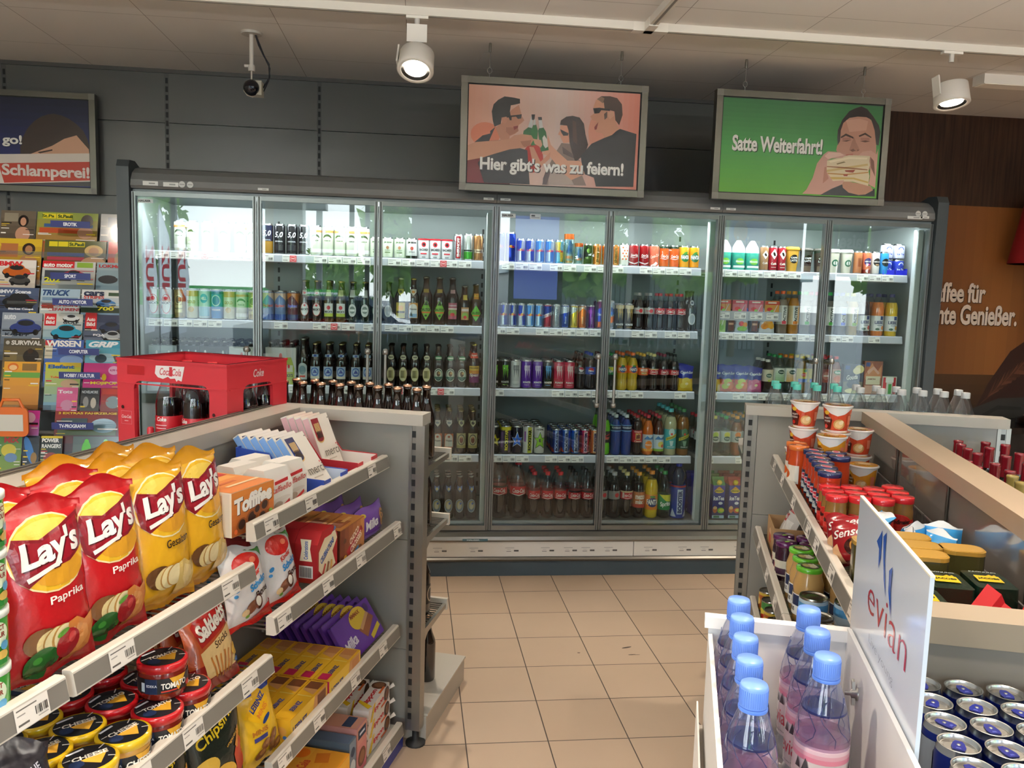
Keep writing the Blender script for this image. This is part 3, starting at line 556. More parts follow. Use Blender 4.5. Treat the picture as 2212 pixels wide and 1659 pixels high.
def pet(r,h,liq,cap,z0,z1,a,desc,lab=None,fill=.8,shape='coke',tint='e8eeee',lm='print',capr=.42,full=True):
    if shape=='coke': P=[(.7*r,0),(.97*r,.02*h),(r,.1*h),(.93*r,.3*h),(.95*r,.40*h),(r,.46*h),(r,.62*h),(.9*r,.71*h),(.55*r,.85*h),(.38*r,.93*h),(.36*r,.95*h)]
    elif shape=='wave': P=[(.75*r,0),(r,.03*h),(r,.2*h),(.88*r,.3*h),(r,.40*h),(r,.60*h),(.97*r,.68*h),(.8*r,.78*h),(.42*r,.9*h),(.36*r,.95*h)]
    elif shape=='round': P=[(.8*r,0),(r,.03*h),(r,.12*h),(.9*r,.2*h),(r,.28*h),(r,.34*h),(.86*r,.42*h),(.86*r,.62*h),(.98*r,.7*h),(.9*r,.8*h),(.5*r,.9*h),(.4*r,.95*h)]
    else: P=[(.85*r,0),(r,.02*h),(r,.66*h),(.92*r,.74*h),(.55*r,.87*h),(.4*r,.93*h),(.4*r,.95*h)]
    Q=[]
    for (ra,za),(rb,zb) in zip(P,P[1:]):
        Q.append((ra,za))
        if za<fill*h<zb: f=(fill*h-za)/(zb-za); Q.append((ra+(rb-ra)*f,fill*h))
    Q.append(P[-1])
    cs=[liq if (p[1]+q[1])/2<fill*h and liq else tint for p,q in zip(Q,Q[1:])]; ms=['liquid' if (p[1]+q[1])/2<fill*h and liq else 'pet' for p,q in zip(Q,Q[1:])]
    b=MB().lathe(Q,cs,ms,20)
    c=MB().lathe([(capr*r,.925*h),(capr*r,.995*h),(capr*r*.85,h),(0,h)],cap,'plastic',18)
    l=MB(); R=max(p[0] for p in P if z0*h-.002<=p[1]<=z1*h+.002) if any(z0*h-.002<=p[1]<=z1*h+.002 for p in P) else r
    if lab and full: l.lathe([(R+.0003,z0*h),(R+.0006,z0*h+.001),(R+.0006,z1*h-.001),(R+.0003,z1*h)],lab,lm,22)
    if a: a.put(l,cylmap(R+.0006,(z0+z1)/2*h),lm,cut=R*.3)
    return T('plastic_bottle','bottle',desc,b,[('screw_cap',c,None)]+([('label',l,None)] if l.v else []))
def carton(w_,d,h,base,a,desc,name='drink_carton',cat='carton',cap=None,top=None,m='card'):
    b=MB().box(-w_/2,w_/2,-d/2,d/2,0,h,base,m)
    if a: a.put(b,flat('-y',(0,-d/2,h/2)),m)
    if top: top.put(b,flat('+z',(0,0,h)),m)
    return T(name,cat,desc,b,[('screw_cap',cap,None)] if cap else [])
def pillow(w_,h,d,colf,a,m,nu=10,nv=14,seal=.06,wob=.0,seed=1,lean=0.,backcol='888888',flare=0.,sides=None,ear=.10):
    """flexible bag standing on z=0, front towards -y"""
    rnd=random.Random(seed); ph=[rnd.uniform(0,6.28) for _ in range(8)]
    def thick(u,v):
        s=min(1,max(0,(v-seal)/(1-2*seal))); e=max(0,4*s*(1-s))**.45*max(0,4*u*(1-u))**.55
        return d/2*e+.0008
    def wr(u,v): return wob*(math.sin(u*9+ph[0]+v*5)*.5+math.sin(v*17+ph[1]+u*4)*.35+math.sin((u+v)*23+ph[2])*.3+math.sin((u-v)*31+ph[3])*.2)
    def edge(u,v):
        s=min(1,max(0,(v-seal)/(1-2*seal))); k=1-ear*(4*s*(1-s))**.7 + flare*(1 if v>1-seal else 0)
        return k
    def F(u,v,sg,h_=0):
        k=edge(u,v); x=(u-.5)*w_*k; t=thick(u,v); zz=v*h+(wob*6*math.sin(u*7+ph[4]) if v>.95 else 0)+ (wob*2*math.sin(u*11+ph[5]) if v<.04 else 0)
        y=-sg*(t+h_)+wr(u,v)*(1 if seal<v<1-seal else 1.6)*(1 if sg>0 else .6)+lean*v*h
        return (x,y,zz)
    b=MB(); b.grid(lambda u,v:F(u,v,1),nu,nv,'ffffff',m,True,colf); b.grid(lambda u,v:F(u,v,-1),nu,nv,backcol,m,True,(lambda u,v:colf(u,v)) if not sides else None,flip=True)
    if a: a.put(b,lambda x,y,hh:F(min(max(x/(w_*.93)+.5,0),1),min(max(y/h+.5,0),1),1,hh),m,cut=w_/16,cuty=h/24,lay=.00022,base=.0005)
    return b
def pouch(w_,h,d,col0,col1,a,desc,name='juice_pouch',cat='pouch'):
    return T(name,cat,desc,pillow(w_,h,d,lambda u,v:col1 if v>.45 else col0,a,'wrap',8,10,.05,.0006,3))
R2,R3,R4=.0247,.0312,.0307
def rb(c1,c2,txt='e0203a',t='Red Bull'): 
    r=R2; return A().p([(-.04,-.055),(0.004,-.055),(.0,.0),(-.04,.0)],c1).p([(.04,0),(0,0),(.004,.055),(.04,.055)],c1).p([(-.04,0),(0,0),(.004,.055),(-.04,.055)],c2).p([(.04,-.055),(.004,-.055),(0,0),(.04,0)],c2 if c1!=c2 else c1).e(0,.004,.016,.016,'f0c43c').x(t,0,.003,.042,.011,txt,.03,.15)
def monster(c,t='MONSTER'):
    a=A()
    for dx,l in ((-.011,.075),(.0,.06),(.011,.075)): a.p([(dx-.006,.05),(dx+.005,.052),(dx+.003,.03),(dx+.006,.028),(dx+.001,.05-l),(dx-.002,.02),(dx-.005,.025)],c)
    return a.x(t,0,-.045,.046,.011,'e8e8e8',.04).x('ENERGY',0,-.06,.03,.005,c,.02)
def energy(c,t='ENERGY',c2=None):
    a=A().r(0,0,.02,.115,c2) if c2 else A(); return a.x(t,0,0,.085,.013,c,.03,rot=PI/2)
PR={}
# --- cans
PR['pale']=can(R4,.165,'d9dccb',A().e(0,.01,.05,.05,'4e5a3a',a0=.2,a1=2.94).e(0,.005,.043,.036,'e6e8da',a0=.2,a1=2.94).x('PREMIUM',0,.0,.034,.006,'4e5a3a').r(0,.05,.09,.012,'d89a5a').r(0,-.055,.09,.02,'f2f2ee'),'pale half litre beer can with arched green print',m='gloss')
PR['five']=can(R4,.165,'15161c',A().x('5,0',0,.022,.046,.034,'e9ebee',.02,.25).x('ORIGINAL',0,-.012,.044,.007,'dfe2e6').r(0,-.045,.05,.03,'2a2a30'),'black beer can with large silver 5,0',m='gloss')
PR['fiveg']=can(R4,.165,'b98a34',A().r(0,.03,.1,.085,'1c2440').x('5,0',0,.028,.046,.034,'e9ebee',.02,.25).x('ORIGINAL',0,-.006,.044,.007,'dfe2e6'),'gold and navy beer can with large 5,0',m='gloss')
PR['jimp']=can(R3,.115,'d9e0cc',A().x('JIM BEAM',0,.028,.044,.012,'5a6a52',.03).e(0,0,.016,.018,'b87a5a').r(0,-.026,.03,.007,'8a9a7a').x('BOURBON',0,-.014,.03,.005,'6a7a62'),'pale green short mixed drink can',m='gloss')
PR['jimb']=can(R3,.115,'e4e4e2',A().x('JIM BEAM',0,.03,.05,.014,'1a1a1a',.04).e(0,0,.018,.02,'c8463a').r(0,-.05,.09,.02,'1a1a1a').x('BOURBON',0,-.02,.03,.006,'2a2a2a'),'white short can with black lettering and black base',m='gloss')
PR['bac']=can(R3,.115,'e3e4e4',A().e(0,.024,.026,.028,'c81f2d').e(0,.024,.013,.014,'2a1214').x('BACARDI',0,-.004,.05,.013,'26262a',.03).r(0,-.026,.034,.007,'d02a38',).r(0,-.045,.02,.006,'8a8a8a').r(0,.052,.1,.008,'c81f2d'),'white short can with red roundel and red rim',m='gloss',lid='c8a0a0')
PR['smir']=can(R2+.002,.145,'c3c6ca',A().r(0,0,.026,.12,'c41f2c').x('SMIRNOFF',0,0,.105,.015,'f2f2f2',.04,rot=PI/2),'silver slim can with red upright banner')
PR['green']=can(R2+.002,.15,'d2d6d2',A().r(0,-.045,.09,.04,'4aa03c').r(0,-.018,.09,.007,'2a3a2a').x('FRESCO',.012,.02,.05,.009,'8a8f8a',.0,rot=PI/2),'silver slim can with green foot band')
PR['bronze']=can(R2+.002,.15,'b98556',A().r(0,-.02,.09,.02,'d8c8b2').r(0,-.02,.03,.005,'5a3a22').r(0,.03,.03,.03,'a8744a'),'bronze slim can with cream band')
PR['rbt']=can(R4-.002,.168,'2038a0',rb('2a46b8','1b2c86'),'tall blue energy drink can')
PR['rb']=can(R2,.135,'b9bec6',rb('c6cad0','24389e'),'blue and silver slim energy can')
PR['rbl']=can(R2,.135,'8fb6d8',rb('b4c4d4','4a86c8'),'light blue and silver slim energy can')
PR['rbq']=can(R2,.135,'4aa6c0',rb('7ab8c8','d8c04a'),'turquoise and yellow slim energy can')
PR['rbred']=can(R2,.135,'b8202a',A().p([(-.04,0),(.04,.03),(.04,.055),(-.04,.055)],'26348e').p([(-.04,-.02),(.04,.012),(.04,.03),(-.04,0)],'e6e6e6').x('COLA',0,.004,.034,.012,'c01f2c',.03,rot=.35),'red and blue slim cola can')
PR['rbs']=can(R2,.135,'a9abac',energy('6a6c70'),'plain silver slim energy can')
PR['rbb']=can(R2,.135,'1c3a9c',A().p([(-.04,.01),(.04,.03),(.04,.055),(-.04,.055)],'c6cad0').x('Energy',0,-.02,.04,.012,'d8dce6',rot=PI/2),'royal blue slim can with silver shoulder')
PR['rby']=can(R2,.135,'d8bc2a',A().p([(-.04,.0),(.04,.05),(-.04,.055)],'c8ccc8').x('yellow',0,-.02,.04,.01,'f4e88a',rot=PI/2),'yellow slim energy can')
PR['rbo']=can(R2,.135,'d8752a',A().p([(-.04,.01),(.0,.05),(.04,.02),(.04,.055),(-.04,.055)],'d8d0c4').x('orange',0,-.02,.04,.01,'f4c89a',rot=PI/2),'orange slim energy can')
PR['rbp']=can(R2,.135,'6a1f7c',A().r(0,.03,.06,.02,'a04ab0').x('purple',0,-.02,.04,.01,'d8a8e0',rot=PI/2),'purple slim energy can')
PR['mix']=can(R4-.003,.165,'6a2a58',A().p([(-.05,-.06),(.05,-.02),(.05,.06),(-.05,.02)],'3a4ab0').x('Energy',0,0,.05,.02,'e6e2ea',.03,.2).r(0,-.055,.09,.03,'c05a28'),'tall can swirled in purple and blue')
PR['mixw']=can(R4-.003,.165,'b8c4d8',A().p([(-.05,-.06),(.05,-.03),(.05,.0),(-.05,-.02)],'d86a2a').x('Mix',0,.03,.046,.026,'24389e',.04,.2).p([(-.05,-.01),(.05,.01),(.05,.03),(-.05,.0)],'3a78c8'),'tall can in white, blue and orange')
PR['eff']=can(R4-.002,.168,'7d96a4',A().r(0,.07,.1,.03,'d8562a').p([(-.02,-.02),(0,.05),(.02,.03),(.015,-.03)],'2a4a8c').x('ENERGY',0,-.045,.046,.016,'d8642a',.03).r(0,-.07,.04,.012,'b0805a'),'tall grey can with orange rim and blue bird')
PR['effs']=can(R2,.12,'7d96a4',A().r(0,.05,.1,.02,'d8562a').p([(-.015,-.01),(0,.035),(.015,.02),(.01,-.02)],'2a4a8c').x('ENERGY',0,-.03,.038,.012,'d8642a',.03),'short grey slim can with orange rim')
PR['dgrn']=can(R2,.12,'1c2a20',A().e(0,.02,.02,.026,'7aa04a').x('ENERGY',0,-.02,.04,.01,'9ab86a'),'dark green slim energy can')
PR['ora']=can(R2,.12,'c85a1c',energy('3a1a10',c2='e8a060'),'orange slim can lettered upright')
PR['grnr']=can(R2,.12,'b04a30',energy('f0e8d8',c2='5a7a4a'),'red and green slim can lettered upright')
PR['dots']=can(R2+.001,.128,'e2e0da',sum([[]],[]) or A().e(-.012,.04,.009,.009,'d8502a').e(.006,.04,.009,.009,'d8502a').e(-.003,.024,.009,.009,'d8502a').e(.014,.024,.009,.009,'d8502a').e(-.012,.008,.009,.009,'d8502a').e(.006,.008,.009,.009,'d8502a').e(-.003,-.008,.009,.009,'d8502a').e(.014,-.008,.009,.009,'d8502a').e(-.012,-.024,.009,.009,'d8502a').e(.006,-.024,.009,.009,'d8502a'),'white slim can with orange dots',m='gloss')
def coke(s,t='Coca-Cola',col='f4f0ec'): return A().x(t,0,0,.052*s,.017*s,col,.02,.3).p([(-.03*s,-.012*s),(0,-.017*s),(.03*s,-.009*s),(.03*s,-.011*s),(0,-.02*s),(-.03*s,-.014*s)],col)
PR['cokd']=can(R2+.003,.128,'8c1016',coke(.8).p([(-.05,-.03),(0,-.045),(.05,-.03),(.05,-.034),(0,-.052),(-.05,-.036)],'d8c8c4'),'dark red slim cola can',m='gloss')
PR['cokl']=can(R4-.002,.128,'d8604c',A().x('Coca-Cola',0,0,.06,.016,'f2d8cc',.02,.3,rot=.3),'pale red cola can with slanted script',m='gloss')
PR['coko']=can(R4-.003,.128,'d84a1c',coke(.95).r(0,.05,.1,.012,'1c1c1c'),'orange red cola can with black rim',m='gloss')
PR['fan']=can(R4-.002,.128,'e8981c',A().e(0,-.004,.05,.05,'1c6a3a').x('FANTA',0,-.002,.052,.022,'f6f4ee',.04,sh=(.001,-.001,'20306a')).e(.0,.022,.026,.012,'3a8a2a',rot=.4),'orange fizzy drink can with green leaf',m='gloss')
PR['blug']=can(R4-.002,.128,'1c6aa0',A().p([(-.05,.0),(.05,.03),(.05,.06),(-.05,.06)],'3ab05a').x('Mezzo',0,-.01,.04,.014,'d8e8f0'),'blue and green can by the door edge',m='gloss')
PR['cafb']=can(R2,.145,'9a7048',A().p([(0,.045),(.018,.02),(0,-.005),(-.018,.02)],'eee8dc').e(0,.02,.012,.02,'2a1a12',rot=.5).x('Caffè',0,-.028,.03,.011,'eee8dc',.02),'brown and white slim coffee can',m='gloss')
PR['cafr']=can(R2,.145,'9c1c28',A().p([(0,.055),(.02,.025),(0,-.005),(-.02,.025)],'eee6dc').e(0,.025,.013,.026,'2a1a12',rot=.4).x('Caffè',0,-.03,.034,.012,'f0e4d8',.03).r(0,-.05,.03,.004,'d8a8a0'),'dark red slim coffee can with white diamond',m='gloss')
PR['nesr']=can(R2+.001,.135,'c8684a',A().e(0,.005,.046,.046,'3a1c6a').x('NESCAFÉ',0,.008,.042,.009,'f0eaf0',.03).r(0,-.01,.02,.008,'d83a5a').r(0,-.05,.09,.02,'7a2a20'),'copper coffee can with purple disc',m='gloss')
PR['nesw']=can(R2+.001,.135,'d8d4cc',A().e(0,.005,.046,.046,'2a2624').x('NESCAFÉ',0,.008,.042,.009,'f0eae4',.03).r(0,-.01,.02,.008,'b8946a'),'white coffee can with black disc',m='gloss')
PR['nesb']=can(R2+.001,.135,'2a86c8',A().e(0,.005,.046,.046,'1c2226').x('NESCAFÉ',0,.008,.042,.009,'f0eae4',.03),'light blue coffee can with black disc',m='gloss')
PR['copp']=can(R2,.135,'a86a44',A().r(0,.0,.022,.05,'8a4a2c'),'plain copper slim coffee can',m='gloss')
PR['becs']=can(R4,.165,'c6c9c8',A().e(0,-.005,.052,.105,'c23a3a').e(0,-.005,.046,.098,'d6d8d6').r(0,.0,.09,.016,'e8e8e4').x("BECK'S",0,.0,.056,.012,'2a2c2a',.04).e(0,.026,.02,.022,'c43236').r(0,-.07,.09,.018,'7a9a86'),'silver beer can with red oval ring',m='gloss')
PR['gold']=can(R4,.165,'b0985a',A().e(0,.02,.04,.05,'d8cc9a').e(0,.02,.032,.04,'8a7440').r(0,-.03,.05,.04,'cfc08a').x('PILSENER',0,-.028,.044,.009,'5a4a24'),'gold beer can with pale crest')
PR['goldw']=can(R4,.165,'e0dcc4',A().r(0,.055,.1,.03,'d89a3c').x('GOLD',0,.01,.045,.016,'b08a3c',.03).e(0,-.03,.03,.03,'c8a85a'),'cream and gold beer can',m='gloss')
PR['cyan']=can(R4,.165,'c4dce2',A().e(0,.03,.04,.05,'3a9ac8').x('HELL',0,.03,.03,.016,'eef4f6',.03).r(0,-.04,.06,.05,'8ac0d4'),'pale blue and white beer can',m='gloss')
PR['blue']=can(R4,.165,'3a86c8',A().e(0,.02,.05,.06,'dfeaf2').e(0,.02,.04,.05,'2a58b0').x('WEISSBIER',0,-.03,.05,.01,'f0f4f8',.03).r(0,.065,.1,.02,'1c48a8'),'bright blue beer can',m='gloss')
PR['elep']=can(R4,.165,'5a2230',A().p([(-.05,.02),(.0,.06),(.05,.0),(.05,.07),(-.05,.07)],'c87a2a').x('Elephant',0,.0,.06,.022,'4a5ac8',.04,.2,sh=(.001,-.001,'e8d8c0')).r(0,-.06,.1,.03,'2a3a6a'),'dark red and orange strong beer can',m='gloss')
PR['elpb']=can(R4,.165,'6a88b8',A().p([(-.05,.0),(.0,.06),(.05,.02),(.05,.07),(-.05,.07)],'d8c4b0').x('Elephant',0,.0,.06,.022,'b03a4a',.04,.2,sh=(.001,-.001,'e8e8f0')).r(0,-.06,.1,.03,'2a58a8'),'blue and peach strong beer can',m='gloss')
PR['mong']=can(R4,.165,'101010',monster('7ac83c'),'black energy can with green claw marks',m='gloss')
PR['monw']=can(R4,.165,'d6d8d8',monster('8a8c90'),'white energy can with grey claw marks',m='gloss')
PR['monp']=can(R4,.165,'5a2a9c',monster('d8ccee'),'violet energy can with silver claw marks',m='gloss')
PR['monb']=can(R4,.165,'14161c',monster('5aa0d8'),'black energy can with blue claw marks',m='gloss')
PR['monr']=can(R4,.165,'c83a58',monster('e8c4c8','PUNCH'),'pinkish red energy can with claw marks',m='gloss')
PR['moncf']=can(R4-.004,.15,'2a2018',monster('b89a5a').r(0,.055,.06,.02,'d8c8a0'),'dark brown coffee energy can',m='gloss')
PR['rsy']=can(R4,.165,'121212',A().p([(0,.035),(.01,.008),(.036,.008),(.014,-.008),(.022,-.036),(0,-.02),(-.022,-.036),(-.014,-.008),(-.036,.008),(-.01,.008)],'d8d02a').x('R',0,0,.014,.02,'121212',.04),'black energy can with yellow star',m='gloss')
PR['rsp']=can(R4,.165,'5a4a64',A().r(0,0,.022,.15,'1a1a1a').x('ROCKSTAR',0,0,.12,.018,'e6d83a',.05,rot=PI/2).r(-.03,.0,.018,.09,'8a6aa0').r(0,.065,.1,.02,'d8d03a'),'purple energy can with yellow upright lettering',m='gloss')
PR['rsb']=can(R4,.165,'1c1426',A().p([(0,.05),(.012,.014),(.042,.014),(.018,-.006),(.028,-.042),(0,-.022),(-.028,-.042),(-.018,-.006),(-.042,.014),(-.012,.014)],'e8e8e8').p([(0,.044),(.011,.012),(.036,.012),(.016,-.006),(.024,-.036),(0,-.018),(-.024,-.036),(-.016,-.006),(-.036,.012),(-.011,.012)],'2a6ae0').x('R',0,-.002,.014,.02,'141020',.04),'black energy can with blue star',m='gloss')
PR['rsw']=can(R4,.165,'dadcda',A().r(.006,0,.024,.15,'b8c03a').x('ROCKSTAR',.006,0,.12,.018,'16161a',.05,rot=PI/2).r(-.022,.02,.01,.06,'9a5ab0'),'white energy can with dark upright lettering',m='gloss')
PR['rsg']=can(R4,.165,'c4c8c0',A().p([(0,.05),(.012,.014),(.042,.014),(.018,-.006),(.028,-.05),(0,-.03),(-.028,-.05),(-.018,-.006),(-.042,.014),(-.012,.014)],'16181a').p([(0,.044),(.011,.012),(.036,.012),(.016,-.006),(.024,-.044),(0,-.026),(-.024,-.044),(-.016,-.006),(-.036,.012),(-.011,.012)],'8cc83a').x('100%',0,.062,.04,.01,'20241c',.03).x('R',0,-.002,.014,.02,'16181a',.04),'silver energy can with lime star',m='gloss')
def boost(c,c2): return A().r(0,0,.02,.125,c2).x('BOOSTER',0,0,.11,.015,'1c2a6a',.05,rot=PI/2).p([(-.04,-.06),(-.012,-.06),(-.03,-.03)],'c84a2a').p([(.04,-.06),(.012,-.06),(.03,-.03)],'e8e0d8')
PR['bob']=can(R2+.002,.15,'2a66c8',boost('2a66c8','c8d8ee'),'blue slim can lettered upright')
PR['bod']=can(R2+.002,.15,'24409a',boost('24409a','a8c0e8'),'deep blue slim can lettered upright')
PR['bor']=can(R2+.002,.15,'b82a5a',boost('b82a5a','e8c0cc'),'raspberry slim can lettered upright')
PR['boo']=can(R2+.002,.15,'d8762a',boost('d8762a','f0d0b0'),'orange slim can with booster lettering')
# --- glass bottles
def lab(w_,h,c,*x):
    a=A().r(0,0,w_,h,c)
    return a
PR['flip']=beer(.032,.262,A().e(0,.02,.05,.05,'c4d0d4').r(0,-.012,.05,.07,'c4d0d4').e(0,.005,.036,.05,'7a98a4').r(0,-.03,.03,.01,'d8483a'),None,'swing top beer bottle with grey arched label',cap='d8dada')
PR['bluel']=beer(.0315,.235,A().r(0,0,.056,.068,'b8cce6').e(0,.004,.044,.05,'3a68b8').e(0,.006,.032,.034,'a8c4e4').r(0,-.026,.05,.012,'e8e4d0').p([(-.012,-.004),(.0,.018),(.014,-.002)],'22409a'),A().r(0,0,.04,.014,'a8c0dc').e(0,0,.016,.012,'2a4a98'),'brown beer bottle with light blue label',cap='c8bc8a')
PR['cream']=beer(.0315,.235,A().e(0,0,.046,.08,'d8d2a0').e(0,0,.04,.072,'e4deb2').r(0,0,.028,.044,'b8b070').r(-.004,0,.018,.04,'7a7444'),A().e(0,0,.036,.026,'d8d4b8').r(0,0,.02,.006,'6a6a5a'),'brown beer bottle with oval cream label',cap='3a362c')
PR['goval']=beer(.0315,.235,A().e(0,0,.054,.074,'dfe2d6').e(0,0,.047,.066,'2a5a50').e(0,.002,.04,.05,'cfd8c4').e(0,.006,.02,.03,'5a3c20').r(0,-.016,.05,.012,'3a6a5a').e(.004,.01,.012,.014,'caa060'),A().e(0,0,.046,.024,'3a8a5a').r(0,0,.034,.008,'dfe8dc'),'brown beer bottle with green oval label',cap='4a443a')
PR['spezi']=beer(.034,.25,A().g(0,.02,.062,.05,'e8b23a','d8682a',6).r(0,.036,.062,.026,'e8c04a').r(0,-.02,.062,.05,'7a2a6a').x('Spezi',0,-.004,.052,.022,'f4f0ea',.03,.1).x('PAULANER',0,.038,.054,.01,'3a2a1a',.02),A().r(0,0,.056,.03,'d8452a').x('Spezi',0,0,.036,.012,'f4e0d0',.03),'cola mix bottle with orange and purple label',glass='240a10',cap='c8bc5a',nz=.73)
PR['yell']=beer(.033,.258,A().r(0,0,.054,.085,'d8c04a').e(0,.012,.03,.03,'e8a83a').r(0,-.01,.046,.012,'4a3a1a').r(0,-.028,.05,.02,'b0a84a'),A().p([(-.018,.014),(.018,.014),(.018,-.002),(0,-.022),(-.018,-.002)],'d8cc6a').e(0,.0,.016,.016,'5a5a3a'),'dark beer bottle with yellow label',cap='d8d4c4')
PR['arch']=beer(.033,.258,A().r(0,0,.056,.085,'d89a4a').e(0,.012,.046,.05,'e8e6de').r(0,-.018,.046,.045,'dfe6ea').x('Weissbier',0,.008,.04,.01,'24303a',.02).r(0,-.028,.044,.02,'8ab0d0').p([(-.018,-.03),(-.012,-.005),(-.002,-.03)],'3a4a4a'),A().p([(-.018,.014),(.018,.014),(.018,-.002),(0,-.022),(-.018,-.002)],'e8e2d4').e(0,.0,.018,.014,'c8863a'),'dark wheat beer bottle with arched orange label',cap='d8c86a')
PR['darkb']=beer(.031,.235,A().e(0,0,.044,.066,'c8cccc').r(0,.004,.03,.012,'3a4a5a').e(0,0,.03,.05,'a8b0b4'),A().e(0,0,.024,.03,'c8ccd0').r(0,0,.012,.01,'4a5260'),'dark beer bottle with silver oval label',glass='0d0a08',cap='4a4a4a')
PR['becb']=beer(.031,.23,A().e(0,0,.046,.072,'c04a44').e(0,0,.041,.066,'e0e2de').x("BECK'S",0,.0,.042,.012,'2a2c2a',.03).e(0,.022,.012,.012,'c43236'),A().r(0,0,.026,.026,'c8c2b8').e(0,0,.014,.016,'c43236'),'brown beer bottle with red ringed white label',glass='3a2208')
PR['becy']=beer(.031,.23,A().r(0,0,.05,.07,'dfe2dc').e(0,.012,.02,.022,'c43236').x("BECK'S",0,-.01,.04,.011,'2a2c2a',.03).r(0,-.028,.05,.018,'b8c84a'),A().r(0,0,.028,.034,'c8cc9a'),'beer bottle with white and lime label',glass='4a3a0c')
PR['becg']=beer(.031,.23,A().e(0,0,.044,.07,'d8ddd8').e(0,.002,.03,.04,'7a8a80').r(0,0,.04,.012,'e8ece8'),A().r(0,0,.03,.04,'c4ccc8'),'green beer bottle with silver label',glass='0c2416')
PR['desp']=beer(.0355,.27,A().p([(0,.055),(.031,0),(0,-.055),(-.031,0)],'7ab03a').x('SALITOS',0,.004,.054,.014,'1c2a14',.04).r(0,-.012,.05,.008,'d86a2a').p([(0,.05),(.012,.028),(-.012,.028)],'2a3a1a').e(0,-.03,.014,.012,'2a3a1a'),A().r(0,.0,.03,.02,'b89a4a'),'amber beer bottle with lime diamond label',glass='d8b070',m='pet',cap='8a8a7a')
PR['despr']=beer(.0345,.268,A().r(0,0,.05,.09,'a85a6a').x('Desperados',0,.03,.046,.012,'e8d8dc',.02).e(0,-.01,.05,.04,'7a9a4a').e(0,-.02,.026,.02,'c8303a').r(0,.012,.05,.008,'d8c8c0'),A().r(0,0,.026,.02,'c89aa0'),'tall clear bottle with pink and green label',glass='c09a84',m='pet',cap='8a8a8a')
PR['smallr']=beer(.030,.225,A().r(0,0,.046,.07,'b88a5a').e(0,-.012,.04,.036,'8ab04a').e(0,-.02,.02,.018,'c8303a').r(0,.02,.04,.014,'d8c8c0'),A().r(0,.0,.024,.028,'c8b04a'),'small amber bottle with fruit label',glass='d0a070',m='pet',cap='9a9a8a')
PR['smally']=beer(.031,.236,A().p([(0,.045),(.03,0),(0,-.045),(-.03,0)],'6ab83a').x('SALITOS',0,.002,.046,.013,'2a4a14',.04).r(0,-.012,.04,.006,'d86a2a'),A().r(0,.0,.028,.032,'c88a2a').r(0,.004,.026,.008,'d8d03a'),'small golden bottle with lime diamond label',glass='e4c870',m='pet',cap='8a8a7a')
PR['maro']=beer(.032,.252,A().r(0,0,.056,.08,'c86a32').e(0,.008,.046,.062,'e4e2da').r(0,-.02,.046,.03,'dde2e0').x('Weizen',0,.0,.036,.011,'2a3240',.02).e(0,.022,.014,.012,'b8502a'),A().p([(-.018,.014),(.018,.014),(.018,-.002),(0,-.022),(-.018,-.002)],'dfe0dc').e(0,.0,.02,.012,'8a9aa4'),'dark wheat beer bottle with white pennant label',cap='b8a86a')
PR['frz']=beer(.032,.252,A().r(0,0,.058,.085,'c8c694').r(0,-.034,.058,.014,'a8a460').e(0,.006,.042,.062,'2e3230').e(0,.006,.034,.052,'c8c4a0').e(0,.004,.02,.036,'6a2c1c').e(0,.018,.01,.01,'c88a6a'),A().p([(-.018,.014),(.018,.014),(.018,-.002),(0,-.022),(-.018,-.002)],'d0cea4').e(0,.0,.018,.018,'3a3a30'),'dark wheat beer bottle with olive monk label',cap='b8a86a')
PR['clearb']=beer(.0315,.25,A().e(0,0,.05,.078,'c8ccc8').e(0,0,.044,.07,'7a8aa0').e(0,.004,.034,.05,'c8b884').e(0,.0,.018,.04,'e0d8c4').e(.006,.014,.012,.014,'4a6ac0'),A().p([(-.016,.016),(0,.006),(.016,.016),(.014,-.004),(0,-.02),(-.014,-.004)],'6a88c8').e(0,-.004,.014,.016,'d8c88a'),'brown bottle with round picture label',glass='2a1d14',cap='d4d6d6')
# --- plastic bottles
CO='170605'
PR['coke']=pet(.0302,.214,CO,'c81f28',.44,.60,coke(.95),'cola bottle with red label and red cap',lab='c4202a')
PR['cokez']=pet(.0302,.214,CO,'b8b8b8',.44,.60,A().e(.004,0,.022,.022,'c8202a').x('light',-.016,0,.02,.01,'c8202a',.02),'cola bottle with silver label',lab='b8b4b0')
PR['cokev']=pet(.0302,.214,CO,'d8cc8a',.44,.60,coke(.9).r(0,.014,.09,.006,'d8cc9a'),'cola bottle with cream cap',lab='c4202a')
PR['cokec']=pet(.0302,.214,CO,'7a1a3a',.44,.60,coke(.9).r(0,.014,.09,.006,'7a1a3a'),'cola bottle with plum cap',lab='b41c2c')
PR['cokeb']=pet(.0302,.214,CO,'1a1a1a',.44,.60,coke(.9).r(0,.014,.09,.006,'16100e'),'cola bottle with black cap',lab='c4202a')
PR['pepsi']=pet(.0302,.212,CO,'1a1a20',.42,.62,A().e(0,.006,.028,.028,'d8d8dc').p([(-.013,.008),(.013,.004),(.012,.014),(0,.02),(-.011,.016)],'c8283a').x('pepsi',0,-.014,.028,.008,'d8d8e0',.02),'cola bottle with black label and round mark',lab='1a1a22')
PR['pepsb']=pet(.0302,.212,CO,'2a4ab0',.42,.62,A().e(0,.0,.034,.034,'e8e8ec').p([(-.016,.004),(.016,.0),(.012,.014),(0,.018),(-.012,.014)],'c8283a').p([(-.016,-.002),(.016,-.006),(.01,-.014),(-.01,-.014)],'2a4ab0'),'cola bottle with blue label',lab='2450c0')
